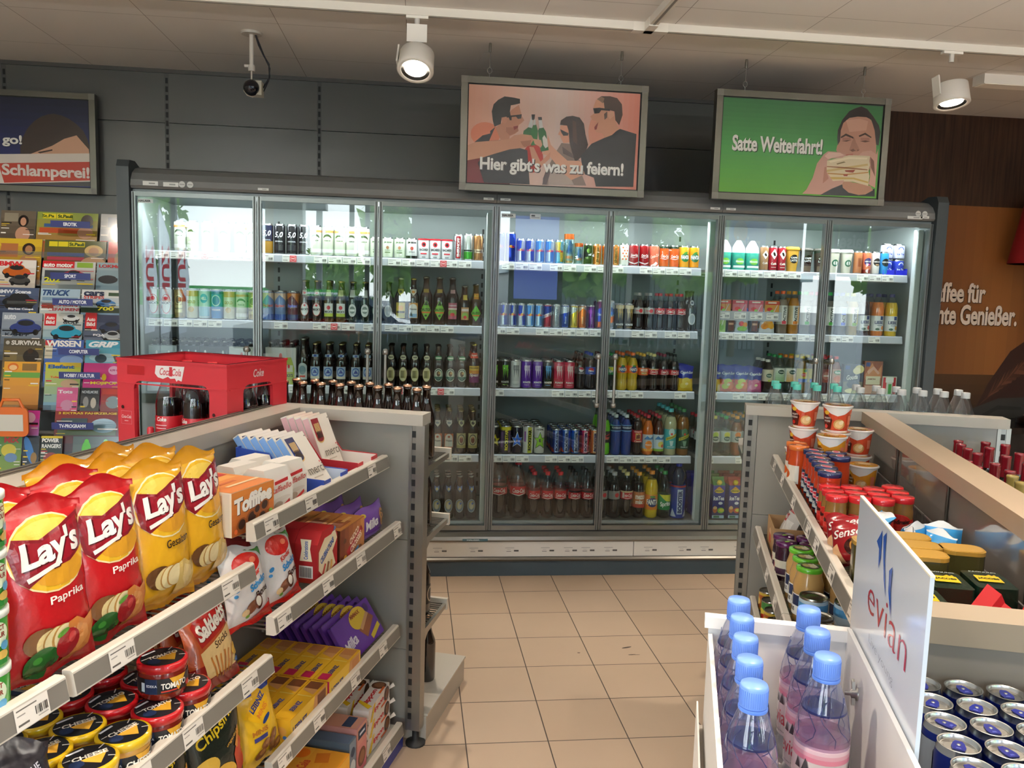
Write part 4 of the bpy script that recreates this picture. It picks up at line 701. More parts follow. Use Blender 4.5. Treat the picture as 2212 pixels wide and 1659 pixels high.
PR['drp']=pet(.0302,.212,CO,'4a1018',.42,.60,A().x('Dr',-.016,0,.016,.016,'e8dcd8',.03).x('Pepper',.012,-.002,.034,.014,'e8dcd8',.03,.2),'dark bottle with maroon label',lab='5a1420')
PR['spri']=pet(.0302,.214,None,'2a8a4a',.42,.62,A().p([(-.03,.022),(.03,.022),(.03,.0),(.0,-.004)],'d8d83a').x('Sprite',0,-.002,.046,.022,'f2f6f0',.03,.1,sh=(.001,-.001,'14603a')),'clear lemonade bottle with green label',lab='1c8a4a',tint='c8d8cc')
PR['fanb']=pet(.031,.218,'c8a820','d8682a',.46,.66,A().e(0,0,.04,.036,'1c3a7c').x('FANTA',0,0,.05,.018,'f6f4ee',.04).e(.0,.02,.02,.01,'3a8a2a'),'yellow fizzy bottle with orange label',lab='e8762a',shape='wave',fill=.86)
PR['mezz']=pet(.0302,.214,CO,'d8a83a',.42,.62,A().x('MEZZO',0,.008,.046,.014,'f0e8dc',.04).x('MIX',0,-.01,.034,.013,'d8c48a',.04),'cola mix bottle with orange label and amber cap',lab='d8642a')
PR['dew']=pet(.0315,.24,'6ac820','1a2a1c',.30,.58,A().r(0,0,.1,.06,'14201a').p([(-.034,-.012),(.034,.016),(.034,.022),(-.034,-.004)],'c8283a').x('dew',.004,-.004,.046,.022,'c83a3a',.04,.3,sh=(.001,-.001,'e8d8b8')).x('Mtn',-.012,.018,.026,.012,'8ad83a',.03,.3),'bright green soda bottle with black label',lab='14201a',fill=.84,shape='wave')
PR['power']=pet(.030,.236,'123a8c','cdd6de',.60,.74,A().r(0,0,.1,.03,'1c2c5a').x('POWERADE',0,.002,.06,.01,'dfe8f0',.03).r(0,-.016,.1,.005,'7ab0e8').r(0,.016,.1,.004,'7ab0e8'),'blue sports drink bottle',lab='16244c',fill=.88,shape='straight')
PR['redl']=pet(.031,.235,'1c0806','b01f2c',.32,.62,A().r(0,.0,.03,.036,'d8b46a').p([(-.012,-.014),(-.01,.012),(-.002,.006),(0,.014),(.01,.01),(.012,-.012)],'6a2018').x('Granini',0,.028,.05,.009,'f0d8c8',.03).x('Cassis',0,-.028,.044,.01,'f0d8c8',.03),'dark juice bottle with red label',lab='b8202c',fill=.84,shape='round')
PR['oran']=pet(.031,.235,'d06a1c','c02a3c',.12,.50,A().r(0,0,.1,.098,'c8d8e4').p([(-.03,.02),(-.01,.042),(.006,.028),(.03,.04),(.03,.02)],'3a78b8').e(0,-.012,.044,.05,'e8862a').x('PFIRSICH',0,-.012,.04,.01,'f4ece0',.03).r(0,-.042,.1,.014,'e8a03a'),'orange ice tea bottle with blue peak label',lab='c8d8e4',fill=.86)
PR['lipt']=pet(.031,.235,'4a1a08','b02438',.12,.50,A().r(0,0,.1,.098,'c8d8e4').p([(-.03,.02),(-.01,.042),(.006,.028),(.03,.04),(.03,.02)],'3a78b8').e(.008,-.008,.036,.034,'e8d86a').e(.018,-.018,.02,.02,'d85a3a').r(0,-.042,.1,.014,'8ab83a'),'brown ice tea bottle with blue peak label',lab='c8d8e4',fill=.86)
PR['schw']=pet(.0368,.275,'b8b890','5abcc0',.14,.56,A().e(0,.04,.036,.05,'c8e4e6',n=9).p([(-.034,-.012),(.034,.016),(.034,.034),(-.034,.006)],'e0cc3a').x('Schweppes',0,.011,.06,.013,'2a5a3a',.02,.3,rot=.4).e(0,.03,.014,.014,'d84a3a').p([(-.012,-.01),(.012,-.01),(.006,-.04),(-.006,-.04)],'c8e4e6').x('BITTER LEMON',0,-.046,.044,.006,'eef4f4',.02),'tall lemonade bottle with turquoise label',lab='4ab0b8',fill=.82,shape='straight')
PR['ging']=pet(.0368,.275,'8a5c28','3a7a4a',.14,.56,A().e(0,.04,.036,.05,'5a8a6a',n=9).p([(-.034,-.012),(.034,.016),(.034,.034),(-.034,.006)],'e0cc3a').x('Schweppes',0,.011,.06,.013,'2a5a3a',.02,.3,rot=.4).e(0,.03,.014,.014,'d84a3a').p([(-.012,-.01),(.012,-.01),(.006,-.04),(-.006,-.04)],'8ab098').x('GINGER ALE',0,-.046,.044,.006,'eef4f4',.02),'tall ginger ale bottle with dark green label',lab='1c4a34',fill=.82,shape='straight')
def volv(c): return A().e(0,.012,.036,.034,c).e(0,-.01,.038,.028,'1c4a3a').x('Volvic',0,-.01,.03,.009,'eef4ee',.03)
PR['volc']=pet(.0325,.235,None,'3ab05a',.34,.62,volv('d8d83a'),'clear water bottle with green cap',lab='c8d8d4',tint='dfe6e6',shape='wave',lm='print')
PR['voly']=pet(.0325,.235,None,'d8d83a',.34,.62,volv('b8d83a'),'clear water bottle with yellow cap',lab='d4dcd8',tint='dfe6e6',shape='wave')
PR['volo']=pet(.0325,.235,'8a4a1c','e8a03a',.34,.62,volv('e88a3a'),'brown tea bottle with orange cap',lab='c8ccc8',fill=.84,shape='wave')
PR['clrr']=pet(.031,.225,None,'c82a3c',.36,.58,volv('d83a4a'),'clear water bottle with red cap',lab='d8dcdc',tint='dfe6e6',shape='wave')
PR['volw']=pet(.0335,.222,None,'3aa05a',.30,.66,A().g(0,0,.07,.08,'8ac08a','f0f4f0',6).e(0,.018,.038,.026,'1c4a3a').x('Volvic',0,.018,.03,.009,'eef4ee',.03),'water bottle with white green label',lab='e8eeea',tint='dfe8e4',shape='wave')
PR['volwo']=pet(.0335,.222,None,'e88a2a',.30,.66,A().g(0,0,.07,.08,'e8b06a','f0f4f0',6).e(0,.018,.038,.026,'1c4a3a').x('Volvic',0,.018,.03,.009,'eef4ee',.03),'water bottle with white orange label',lab='e8eeea',tint='dfe8e4',shape='wave')
PR['vold']=pet(.0335,.195,None,'e8e4dc',.34,.70,A().e(0,.0,.036,.024,'1c4a3a').x('Volvic',0,.0,.028,.008,'eef4ee',.03).e(0,-.03,.014,.012,'b8c83a'),'squat bottle with cream label',lab='d8d0b8',tint='8a8478',shape='straight')
PR['lipy']=pet(.0335,.222,'7a5a10','e8d02a',.30,.66,A().r(0,0,.1,.08,'c8b82a').e(0,.004,.03,.022,'c83a2a').x('Lipton',0,.004,.024,.008,'f4ecd8',.03).r(0,-.03,.06,.02,'2a5ab0').e(.01,.028,.026,.018,'4a8a3a'),'ice tea bottle with yellow label',lab='c8b82a',fill=.85)
PR['fuze']=pet(.0335,.222,'8a4a24','d8483a',.30,.66,A().e(0,.022,.046,.026,'2a7a4a').x('fuze',0,.022,.034,.014,'f0f4ea',.04).e(0,-.018,.044,.04,'d8784a'),'ice tea bottle with green and peach label',lab='c89a7a',fill=.85)
PR['redt']=pet(.0335,.222,'4a1410','c02838',.30,.66,A().e(0,0,.04,.05,'b8746a').r(0,0,.03,.01,'f0e0d8'),'ice tea bottle with red cap',lab='8a3a30',fill=.85)
def act(c): return A().r(0,0,.03,.11,'d8dad4').x('ACTIVE',.002,.004,.09,.017,'2c302c',.03,rot=PI/2).r(0,-.044,.026,.018,c)
PR['actr']=pet(.0322,.25,'7a6a5a','e8683a',.22,.66,act('c83a4a'),'slim sports water bottle with orange cap',shape='straight',fill=.8,lab='b8b4a8')
PR['acto']=pet(.0322,.25,'b87a20','f0a83a',.22,.66,act('e8862a').r(.02,.0,.016,.09,'e8b06a'),'slim sports drink bottle with amber juice',shape='straight',fill=.84,lab='d8c49a')
PR['actg']=pet(.0322,.25,'5a5a54','3ac05a',.22,.66,act('4aa83a'),'slim sports water bottle with green cap',shape='straight',fill=.8,lab='b8bcb4')
PR['actp']=pet(.0322,.25,'4a3a40','d83a7a',.22,.66,act('c83a6a'),'slim sports water bottle with pink cap',shape='straight',fill=.8,lab='b8b0b4')
PR['actb']=pet(.0322,.25,'55565c','5a6ad8',.22,.66,act('6a7ae0').r(0,.03,.026,.04,'8a9af0'),'slim sports water bottle with blue cap',shape='straight',fill=.8,lab='b0b2c0')
PR['acty']=pet(.0322,.25,'a88a3a','d8d83a',.22,.66,act('8ab83a').r(.02,.0,.014,.09,'d8c46a'),'slim sports drink bottle with lime cap',shape='straight',fill=.8,lab='c8c098')
def lieb(c): return A().r(0,0,.07,.09,'dfe2e0').r(.012,.032,.02,.022,'24407c').x('LIEBE',-.004,.006,.05,.018,'2c3468',.03).e(.02,-.026,.02,.026,c).e(-.012,-.034,.024,.014,'3a5a44').r(0,-.012,.03,.004,'8a90a0')
PR['juicd']=pet(.0365,.25,'2c0a10','3a3a6a',.12,.48,lieb('c83a2a'),'juice bottle of dark cherry juice',shape='straight',fill=.80,lab='dfe2e0')
PR['juico']=pet(.0365,.25,'e07818','3a3a6a',.12,.48,lieb('e8862a'),'juice bottle of orange juice',shape='straight',fill=.80,lab='dfe2e0')
PR['juicy']=pet(.0365,.25,'e0b818','3a3a6a',.12,.48,lieb('e8a82a'),'juice bottle of yellow juice',shape='straight',fill=.80,lab='dfe2e0')
PR['ck15']=pet(.0475,.335,CO,'c81f28',.42,.56,coke(1.5),'large cola bottle with red cap',lab='c4202a',fill=.42)
PR['ck15z']=pet(.0475,.335,CO,'18120f',.42,.57,coke(1.4).r(0,.022,.14,.012,'16100e'),'large cola bottle with black top band',lab='c4202a',fill=.42)
PR['ck1']=pet(.0358,.272,CO,'c81f28',.42,.60,coke(1.2),'one litre cola bottle with red cap',lab='c4202a',fill=.42)
PR['ck1b']=pet(.0358,.272,CO,'18120f',.42,.60,coke(1.2).r(0,.02,.14,.01,'16100e'),'one litre cola bottle with black cap',lab='c4202a',fill=.42)
PR['ck1l']=pet(.0358,.272,CO,'b8b8b8',.42,.60,A().e(.012,0,.026,.026,'c8202a'),'one litre cola bottle with silver label',lab='8f8b87',fill=.74)
PR['ck1v']=pet(.0358,.272,CO,'d8cc8a',.42,.60,coke(1.1).r(0,.02,.14,.008,'d8cc9a').r(-.026,0,.01,.03,'e8d8d0'),'one litre cola bottle with cream cap',lab='c4202a',fill=.74)
PR['mz1']=pet(.0358,.272,CO,'e09a3a',.26,.58,A().x('mezzo',0,.012,.06,.024,'e8e0d4',.04).x('mix',-.006,-.016,.044,.024,'e8e0d4',.04).r(0,-.04,.14,.02,'b83a28'),'one litre cola mix bottle',lab='b86a34',fill=.74)
PR['fn1']=pet(.0378,.28,'d8b414','e08a2a',.18,.50,A().e(0,.0,.064,.056,'1c2a6c').x('FANTA',0,.002,.074,.032,'f6f4ee',.04).e(.0,.034,.034,.014,'3a8a2a'),'one litre yellow fizzy bottle with orange label',lab='e8862a',fill=.82,shape='wave')
PR['sp1']=pet(.0378,.28,None,'2a8a4a',.18,.50,A().p([(-.04,.046),(.04,.046),(.05,.0),(.0,.01)],'d8d83a').x('Sprite',0,-.012,.066,.036,'f2f6f0',.03,.1,rot=.12,sh=(.001,-.001,'14603a')),'one litre lemonade bottle with green label',lab='1c8a4a',tint='b8c8bc')
PR['bo15']=pet(.0445,.33,'1c2a4c','2238c8',.0,.60,A().r(0,0,.034,.15,'c8d4e8').x('BOOSTER',0,0,.135,.024,'20306a',.05,rot=PI/2).p([(-.06,-.09),(-.02,-.09),(-.045,-.04)],'c8d0e0').p([(.06,-.09),(.02,-.09),(.045,-.04)],'c8d0e0').r(0,.092,.2,.01,'b83a3a'),'large blue energy drink bottle',lab='1c3a9c',shape='round',fill=.9)
def icet(c):
    return A().g(0,.0,.073,.2,'16205c','2a34a0',8).e(0,.066,.058,.026,'e0c040').x('pfanner',0,.066,.05,.012,'2a4a1a',.04).p([(-.02,.078),(0,.094),(.02,.078)],'e0a030').x("IceTea",0,.022,.066,.026,'f0f2f8',.04,.1).e(.012,-.008,.026,.018,'e8ecf4').e(-.02,-.046,.028,.044,'c8703a').e(-.02,-.036,.024,.02,'e8c090').e(.016,-.052,.042,.034,c).e(.02,-.05,.03,.02,'e8dc5a').r(0,-.09,.073,.018,'a8c0dc').r(-.01,-.09,.036,.012,'2a6a4a')
capY=MB().lathe([(.0145,.205),(.0145,.222),(.012,.224),(0,.224)],'e8cc20','plastic',18,oy=-.012)
def tetra(a,desc,top):
    b=MB().box(-.0365,.0365,-.0365,.0365,0,.2,'20288c','card').ext([(-.0365,.2),(.0365,.2),(.006,.232),(-.006,.232)],-.0365,.0365,top,'card',0); b.box(-.0365,.0365,-.004,.004,.23,.246,top,'card'); a.put(b,flat('-y',(0,-.0365,.1)),'card'); c=MB(); c.T=Matrix.Translation((0,-.03,.212))@Matrix.Rotation(math.radians(48),4,'X'); c.lathe([(.0145,0),(.0145,.014),(.012,.016),(0,.016)],'e8cc20','plastic',18)
    return T('drink_carton','carton',desc,b,[('screw_cap',c,None)])
PR['iceg']=tetra(icet('8ac04a'),'blue ice tea carton with lime picture','3a8a44'); PR['icer']=tetra(icet('c8503a'),'blue ice tea carton with peach picture','a83a3c'); PR['iceb']=tetra(icet('d8503a'),'blue ice tea carton half behind the door frame','26309a')
# --- other packs
def cap_(c1,c2): return A().x('Capri-Sun',0,.034,.076,.02,'eef0f8',.03,.2).e(-.004,-.012,.05,.036,c2).e(.012,-.036,.056,.044,c1).e(-.016,-.04,.04,.036,c2).e(.0,-.03,.02,.016,'f4e8b0')
PR['capy']=pouch(.09,.15,.05,'e8c02a','2430a0',cap_('e8c83a','f0d85a'),'blue juice pouch with yellow fruit'); PR['capm']=pouch(.09,.15,.05,'d8602a','2430a0',cap_('e8742a','c8d83a'),'blue juice pouch with orange and lime fruit'); PR['capp']=pouch(.088,.145,.05,'c83a78','2a2c90',cap_('d84a8a','e88ab0'),'blue and pink juice pouch')
PR['capo']=pouch(.096,.15,.045,'d8dce0','c8ccd4',A().x('Capri-Sun',0,.044,.08,.018,'2a3ab0',.04,.2).r(0,.02,.07,.03,'2a4ac8').e(0,-.02,.06,.05,'e8a02a').e(-.02,-.034,.04,.036,'e89020').e(.022,-.032,.036,.036,'f0b040'),'silver juice pouch with oranges'); PR['caps']=pouch(.085,.145,.045,'c8d0d8','3a60c0',A().e(-.01,-.02,.03,.03,'d83a3a').e(.014,-.026,.03,.03,'e89a3a').e(0,-.05,.06,.03,'8ac04a').e(.01,.03,.03,.03,'dfe4ec'),'silver and blue pouch with berries')
def mini(c,c2): return A().r(0,.02,.09,.02,c2).r(0,.022,.05,.008,'f0e8dc').e(-.014,-.016,.034,.02,'d83a3a').p([(.01,-.03),(.03,.01),(.033,.01),(.014,-.03)],'e8e8ee').e(.0,-.026,.02,.016,'8ac04a')
PR['minp']=carton(.086,.05,.066,'d87a86',mini('d87a86','c84a5a'),'pink small fruit drink carton'); PR['mino']=carton(.086,.05,.066,'d89a4a',mini('d89a4a','c84a3a'),'orange small fruit drink carton'); PR['ming']=carton(.05,.05,.1,'a8c878',A().e(0,-.02,.03,.04,'7ab04a').p([(.0,-.01),(.014,.04),(.017,.04),(.004,-.01)],'eef4ea'),'light green drink carton')
PR['dkjar']=beer(.03,.135,A().r(0,0,.04,.06,'5a2a20').r(0,.01,.03,.012,'c89a7a'),None,'small dark brown drink bottle',glass='1c0806',cap='5a4a30')
def bp(c,c2,a): return carton(.158,.12,.165,c,a,'','bottle_carrier','beer multipack')
def carrier(c,a,desc,cap='2a2a2a',n=3,w_=.185):
    b=MB().box(-w_/2,w_/2,-.06,.06,0,.205,c,'card'); s_=w_/.187; a.put(b,lambda x,y,h:(x*s_,-.06-h,.1025+y*1.24),'card'); k=MB()
    for r_ in range(2):
        for i in range(n): k.lathe([(.0125,.2),(.0125,.222),(.0155,.223),(.0155,.23),(.012,.236),(0,.237)],[ '14100c' ]*1+['8a8a86']*4,['brown']+['lidmetal']*4,12,ox=(i-(n-1)/2)*w_/n,oy=-.03+.06*r_)
    return T('bottle_carrier','multipack',desc,b,[('bottle_necks',k,None)])
PR['car1']=carrier('7f8c98',A().g(0,0,.18,.16,'5a7a6a','b0bcc8',8).e(-.04,.05,.014,.02,'e8ecec').e(.04,.05,.014,.02,'e8ecec'),'pale blue six pack of beer',w_=.148)
PR['car2']=carrier('12202e',A().g(-.03,-.02,.1,.1,'3a7a4a','12202e',6).e(-.06,.055,.014,.02,'d8dce0').e(0,.055,.014,.02,'d8dce0').e(.06,.055,.014,.02,'d8dce0').x('HELLES',0,.0,.09,.022,'c8d8c8',.03),'dark navy six pack of beer',w_=.115)
PR['car3']=carrier('1c1a20',A().p([(-.07,-.08),(-.02,.04),(.02,.04),(.07,-.08)],'d8a82a').p([(-.03,-.08),(0,.05),(.03,-.08)],'f0d45a').r(0,-.01,.024,.13,'17120c').e(-.06,.055,.014,.02,'d8dce0').e(.06,.055,.014,.02,'d8dce0'),'black six pack of beer with golden glow',w_=.146)
def beck(g): 
    a=A().r(0,0,.185,.165,'cdd2d0').e(0,.045,.02,.026,'c43236').x("BECK'S",0,.01,.13,.026,'1c1e1c',.04).r(0,.012,.15,.003,'1c1e1c')
    if g: a.p([(.01,-.08),(.015,-.01),(.035,.04),(.065,.04),(.085,-.01),(.085,-.08)],'a8b83a').r(.05,-.01,.05,.03,'d8dcc8').x("BECK'S",.05,-.04,.05,.014,'1c1e1c',.04).e(.05,.0,.014,.018,'c43236')
    return a
PR['car4']=carrier('cdd2d0',beck(0),'white six pack of beer with red crest',w_=.133); PR['car5']=carrier('cdd2d0',beck(1),'white six pack of beer with lime bottle picture',w_=.163)
def cup(r0,r1,h,c,lidc,a,desc,lidh=.012):
    b=MB().lathe([(r0,0),(r1,h)],c,'gloss',22); a.put(b,cylmap(lambda y:r0+(r1-r0)*(y+h/2)/h,h/2),'gloss',cut=.008,cuty=.02)
    return T('coffee_cup','cup',desc,b,[('lid',MB().lathe([(r1,h-.002),(r1+.003,h),(r1+.003,h+lidh*.6),(r1*.9,h+lidh),(0,h+lidh)],lidc,'plastic',22),None)])
caf=lambda c:A().e(0,.012,.05,.05,c).x('CAFFÈ',0,.02,.04,.012,'f0ece4',.04).x('LATTE',0,.003,.04,.012,'f0ece4',.04)
PR['cupg']=cup(.028,.04,.125,'c89a3a','d8a83a',caf('1c1a18'),'golden coffee drink cup',.02); PR['cupd']=cup(.027,.037,.125,'3c3430','5a5450',caf('16120f').r(0,-.04,.05,.03,'6a5a4c'),'dark brown coffee drink cup',.016); PR['cups']=cup(.025,.036,.12,'c8c4b4','dfe0dc',A().e(0,0,.04,.04,'2a6a50').e(0,0,.024,.024,'d8d8cc').r(0,0,.004,.03,'2a6a50'),'cream coffee cup with green mark',.02)
PR['milk']=T('milk_drink','bottle','white topped milk drink in green sleeve',MB().lathe([(.036,0),(.04,.004),(.04,.1)],'4ab8a0','gloss',20),[('dome_lid',MB().lathe([(.04,.1),(.036,.13),(.022,.155),(.012,.17),(0,.172)],'eef2f0','plastic',20),None),('label',A().e(0,.0,.05,.036,'7ac83a').x('Milchdrink',0,.0,.05,.013,'f4f8f4',.03).r(0,-.03,.08,.012,'e8f0ec').put(MB(),cylmap(.0403,.05),'print',cut=.01),None)])
PR['ben']=can(.0355,.09,'2438a8',A().e(.0,.012,.034,.034,'dfe6f6',a0=0,a1=3.14).e(0,.012,.022,.022,'3a50c0',a0=0,a1=3.14).x('Ice Tea',0,-.014,.044,.012,'dfe6f6',.03),'dark blue squat drink can',m='gloss'); PR['benw']=can(.0355,.09,'c8cce0',A().e(.0,.012,.034,.034,'4a58b0',a0=0,a1=3.14).e(0,.012,.022,.022,'c8cce0',a0=0,a1=3.14).x('Ice Tea',0,-.014,.044,.012,'4a58b0',.03),'pale squat drink can',m='gloss')
PR['gouda']=carton(.125,.03,.18,'3c3a4c',A().r(0,-.05,.12,.07,'6a6250').e(.035,.06,.06,.05,'d8cc8a').e(.02,.05,.05,.04,'e8dca0').x('Gouda',-.008,.012,.07,.028,'f0eee6',.02,.25,rot=.12).r(-.04,.07,.03,.024,'2a3c7c').e(.0,-.03,.08,.05,'2e2c44').e(0,-.07,.1,.03,'e0d8a0'),'dark sliced cheese pack','food_pack','cheese pack',m='wrap'); PR['ham']=carton(.115,.03,.2,'8a4a34',A().g(0,.05,.112,.1,'b0603c','8a4a2a',5).p([(-.05,.02),(-.01,.09),(.02,.03),(.05,.08),(.05,.0),(-.05,-.01)],'c8865a').p([(-.04,.04),(0,.07),(.04,.03),(.03,.02),(0,.05),(-.03,.02)],'d8a890').r(-.036,.08,.026,.024,'2a3c7c').r(0,-.015,.09,.05,'d8d0b4').x('JAMON',-.01,-.008,.05,.011,'6a2a20',.03).r(0,-.07,.1,.05,'c89a84'),'ham pack with cream label','food_pack','ham pack',m='wrap'); PR['salad']=carton(.09,.03,.11,'d8dcd0',A().r(-.03,0,.022,.1,'c83a44').r(.03,.0,.02,.1,'c83a44').r(.004,-.02,.02,.06,'4a9a4a').r(0,.034,.05,.03,'eef0ea'),'small white pack with red and green stripes','food_pack','food pack',m='wrap')
# ================================================================ goods in the cooler (kind, x in millimetres, left to right)
STOCK={4:'pale,-1282 pale,-1217 pale,-1138 pale,-1051 pale,-967 pale,-903 fiveg,-824 five,-759 five,-694 five,-630 pale,-565 pale,-501 pale,-436 pale,-372 pale,-307 jimp,-242 jimp,-177 jimp,-111 jimb,-46 bac,20 bac,85 bac,151 smir,212 green,268 bronze,324 rbt,444 rbt,505 rb,562 rb,615 rbl,671 rbl,728 rbq,781 eff,838 effs,894 dgrn,947 ora,999 ora,1052 ora,1104 dots,1158 cokd,1214 cokd,1273 cokl,1332 coko,1392 coko,1450 fan,1510 fan,1570 blug,1681 milk,1753 milk,1837 milk,1920 cafb,1988 cafr,2040 cafr,2093 cupg,2164 cupd,2250 cupd,2333 cups,2416 cups,2497 copp,2564 nesr,2618 nesw,2672 nesb,2727',
 3:'becs,-1417 becs,-1352 gold,-1287 goldw,-1223 cyan,-1158 blue,-1093 goldw,-1028 pale,-963 gold,-898 elpb,-821 elpb,-757 elep,-689 becb,-624 becb,-559 becy,-494 becy,-429 becg,-364 becg,-298 becg,-233 darkb,-168 yell,-101 arch,-31 desp,40 desp,115 despr,188 smallr,256 smally,320 rb,427 rb,476 rb,526 rb,577 rbl,627 rbl,678 rbred,728 rbs,779 rbb,829 rby,880 rbo,930 rbp,981 mix,1034 mixw,1091 moncf,1146 moncf,1201 cokez,1259 cokez,1321 coke,1382 coke,1444 coke,1506 darkb,1568 ming,1747 dkjar,1805 caps,1877 dkjar,1949 capo,2030 actr,2122 acto,2193 actg,2264 actp,2332 actg,2411 actb,2489 acty,2558 juicd,2631 juico,2718 juicy,2804',
 2:'car1,-1373 car2,-1238 car3,-1104 car4,-959 car5,-750 flip,-632 bluel,-566 bluel,-495 bluel,-424 bluel,-345 bluel,-279 cream,-149 cream,-83 cream,-17 cream,49 goval,116 goval,182 goval,248 spezi,317 mong,433 mong,494 monw,556 monp,618 monp,681 monb,743 monr,806 monr,868 pepsi,930 pepsb,991 drp,1053 spri,1114 fanb,1176 fanb,1239 mezz,1302 cokev,1363 cokec,1424 cokeb,1486 capy,1558 capy,1726 capm,1811 capm,1896 capp,1980 vold,2057 volw,2127 volwo,2198 lipy,2268 lipy,2338 redt,2409 fuze,2479 gouda,2578 ham,2702 salad,2809',
 1:'maro,50 maro,117 maro,184 frz,252 frz,319 rsy,445 rsp,510 rsb,575 rsw,639 rsg,705 bod,804 bob,860 bob,917 bor,973 boo,1030 dew,1091 power,1156 power,1219 redl,1284 oran,1349 lipt,1414 schw,1485 ging,1562 clrr,1684 voly,1753 volc,1821 volo,1889 volo,1958 voly,2026',
 0:'clearb,54 clearb,121 clearb,187 clearb,253 clearb,319 ck15z,481 ck15,592 ck1,687 ck1,765 ck1,842 ck1b,927 ck1b,1004 ck1l,1088 ck1l,1163 ck1v,1238 mz1,1313 fn1,1390 sp1,1469 bo15,1554 iceb,1689 iceg,1793 icer,1892 icer,1993'}
ROWS={4:1,3:2,2:3,1:4,0:3}
SHELFW={4:'top shelf',3:'second shelf',2:'middle shelf',1:'fourth shelf',0:'bottom deck'}
def door_of(x): return ORD[min(6,max(0,int((x-X0)/DW)))]+' door'
random.seed(11)
NARROW={'gouda':1,'ham':1,'salad':1,'milk':1,'car1':2,'car2':2,'car3':2,'car4':2,'car5':2,'ming':2}
for lv,txt in STOCK.items():
    its=[t.split(',') for t in txt.split()]; seen={}
    for k,x in its:
        x=int(x)/1000; t=PR[k]; bb=[v.co for v in t.root.vertices]; dy=max(v.y for v in bb)-min(v.y for v in bb); hd=dy/2
        key=(t.desc,door_of(x)); seen[key]=seen.get(key,0)+1; tot=sum(1 for kk,xx in its if PR[kk].desc==t.desc and door_of(int(xx)/1000)==key[1])
        which='' if tot==1 else ORD[seen[key]-1]+' '
        n=min(NARROW.get(k,ROWS[lv]),int(.43/(dy+.004)))
        for r in range(n):
            yy=D+.131+hd+r*(dy+.004+(.002 if lv<3 else .01))
            xx=x+(random.uniform(-.0004,.0004) if r==0 else random.uniform(-.0006,.0006))
            lab=f"{which}{t.desc}, {SHELFW[lv]}, {door_of(x)}" if r==0 else f"{t.desc}, {(which+'file, ') if which else ''}{ORD[r]} row, {SHELFW[lv]}, {door_of(x)}"
            grp=f"{t.desc}s in the cooler, {SHELFW[lv]}, {door_of(x)}"
            t.put((xx,yy,SZ[lv]+.0005),random.uniform(-.25,.25) if t.cat in('can','bottle') and r else random.uniform(-.06,.06) if t.cat in('can','bottle') else 0,lab,grp)

# small cartons on a raised tier behind the sixth door, squat cans on blue trays behind the seventh
tier=ob('tier_shelf',MB().box(0,.40,-.03,.06,-.012,0,'b8bcba','panel').box(0,.40,-.036,-.03,-.052,.002,'b2b5bb','plastic'),cool,loc=(1.706-X0,.165,1.502))
for i in range(4):
    ob('price_tag',TAGS[i],tier,loc=(.05+.098*i,-.0363,-.024))
for i,k in enumerate(('mino','minp','minp','mino')):
    PR[k].put((1.706+.05+.098*i,D+.165,1.5025),0,['orange drink carton at left end of raised tier','pink drink carton second on the raised tier','pink drink carton third on the raised tier','orange drink carton at right end of raised tier'][i],'small cartons on the raised tier')
for i,x in enumerate((2.752,2.826)):
    tr=ob('can_tray',MB().box(-.039,.039,-.045,.075,0,.003,'2a30d0','plastic').box(-.039,.039,-.046,-.044,0,.03,'2a30d0','plastic').box(-.039,-.037,-.044,.075,0,.04,'2a30d0','plastic').box(.037,.039,-.044,.075,0,.04,'2a30d0','plastic').box(-.039,.039,.073,.075,0,.06,'2a30d0','plastic'),None,['left blue plastic can tray, top shelf, seventh door','right blue plastic can tray, top shelf, seventh door'][i],'tray','blue can trays',loc=(x,D+.18,1.7405))
    PR['ben'].put((x,D+.178,1.744),0.1,['lower squat blue can in left blue tray','lower squat blue can in right blue tray'][i],'squat cans in blue trays')
    PR['benw'].put((x,D+.178,1.8345),-.1,['upper pale can stacked in left blue tray','upper pale can stacked in right blue tray'][i],'squat cans in blue trays')
# ================================================================ left snack gondola
def gondola_rail(par,x,y0,y1,zt,sgn,tags=(),seed=0,gap=True):
    """price rail along y at x; sgn +1 faces +x. The strip is a grey ticket holder with a pale lip"""
    P=[(x-.016*sgn,zt),(x,zt+.001),(x+.004*sgn,zt-.002),(x+.011*sgn,zt-.041),(x+.004*sgn,zt-.044),(x-.016*sgn,zt-.044)]
    m=MB().ext(P,y0,y1,'cfc7ba','paint',1)
    m.add([(x+.0046*sgn,y0+.001,zt-.005),(x+.0046*sgn,y1-.001,zt-.005),(x+.0112*sgn,y1-.001,zt-.038),(x+.0112*sgn,y0+.001,zt-.038)],[(0,1,2,3) if sgn<0 else (3,2,1,0)],'77726a','paint')
    r=ob('price_rail',m,par)
    for i,t in enumerate(tags):
        ob('price_tag',GT[(i+seed)%4],par,loc=(x+.0086*sgn,t,zt-.0215),rot=(math.radians(-10),0,PI/2 if sgn>0 else -PI/2))
def gtag(k):
    random.seed(40+k); w_,h_=.066,.036; a=A().r(0,0,w_,h_,'e6e0d6').r(-w_*.14,h_*.34,w_*.6,h_*.06,'6f6a64').r(-w_*.32,h_*.12,w_*.24,h_*.05,'9a958e').r(-w_*.28,-h_*.28,w_*.32,h_*.09,'5c5852'); x=w_*.1
    while x<w_*.45:
        b=random.choice((.0007,.0012,.0018)); a.r(x,-h_*.02,b,h_*.36,'2a2825'); x+=b+random.choice((.0009,.0014))
    a.r(w_*.28,-h_*.3,w_*.3,h_*.04,'9a958e'); return a.put(MB(),flat('-y'),'paper',lay=.0001).mesh('price_tag')
GT=[gtag(k) for k in range(4)]
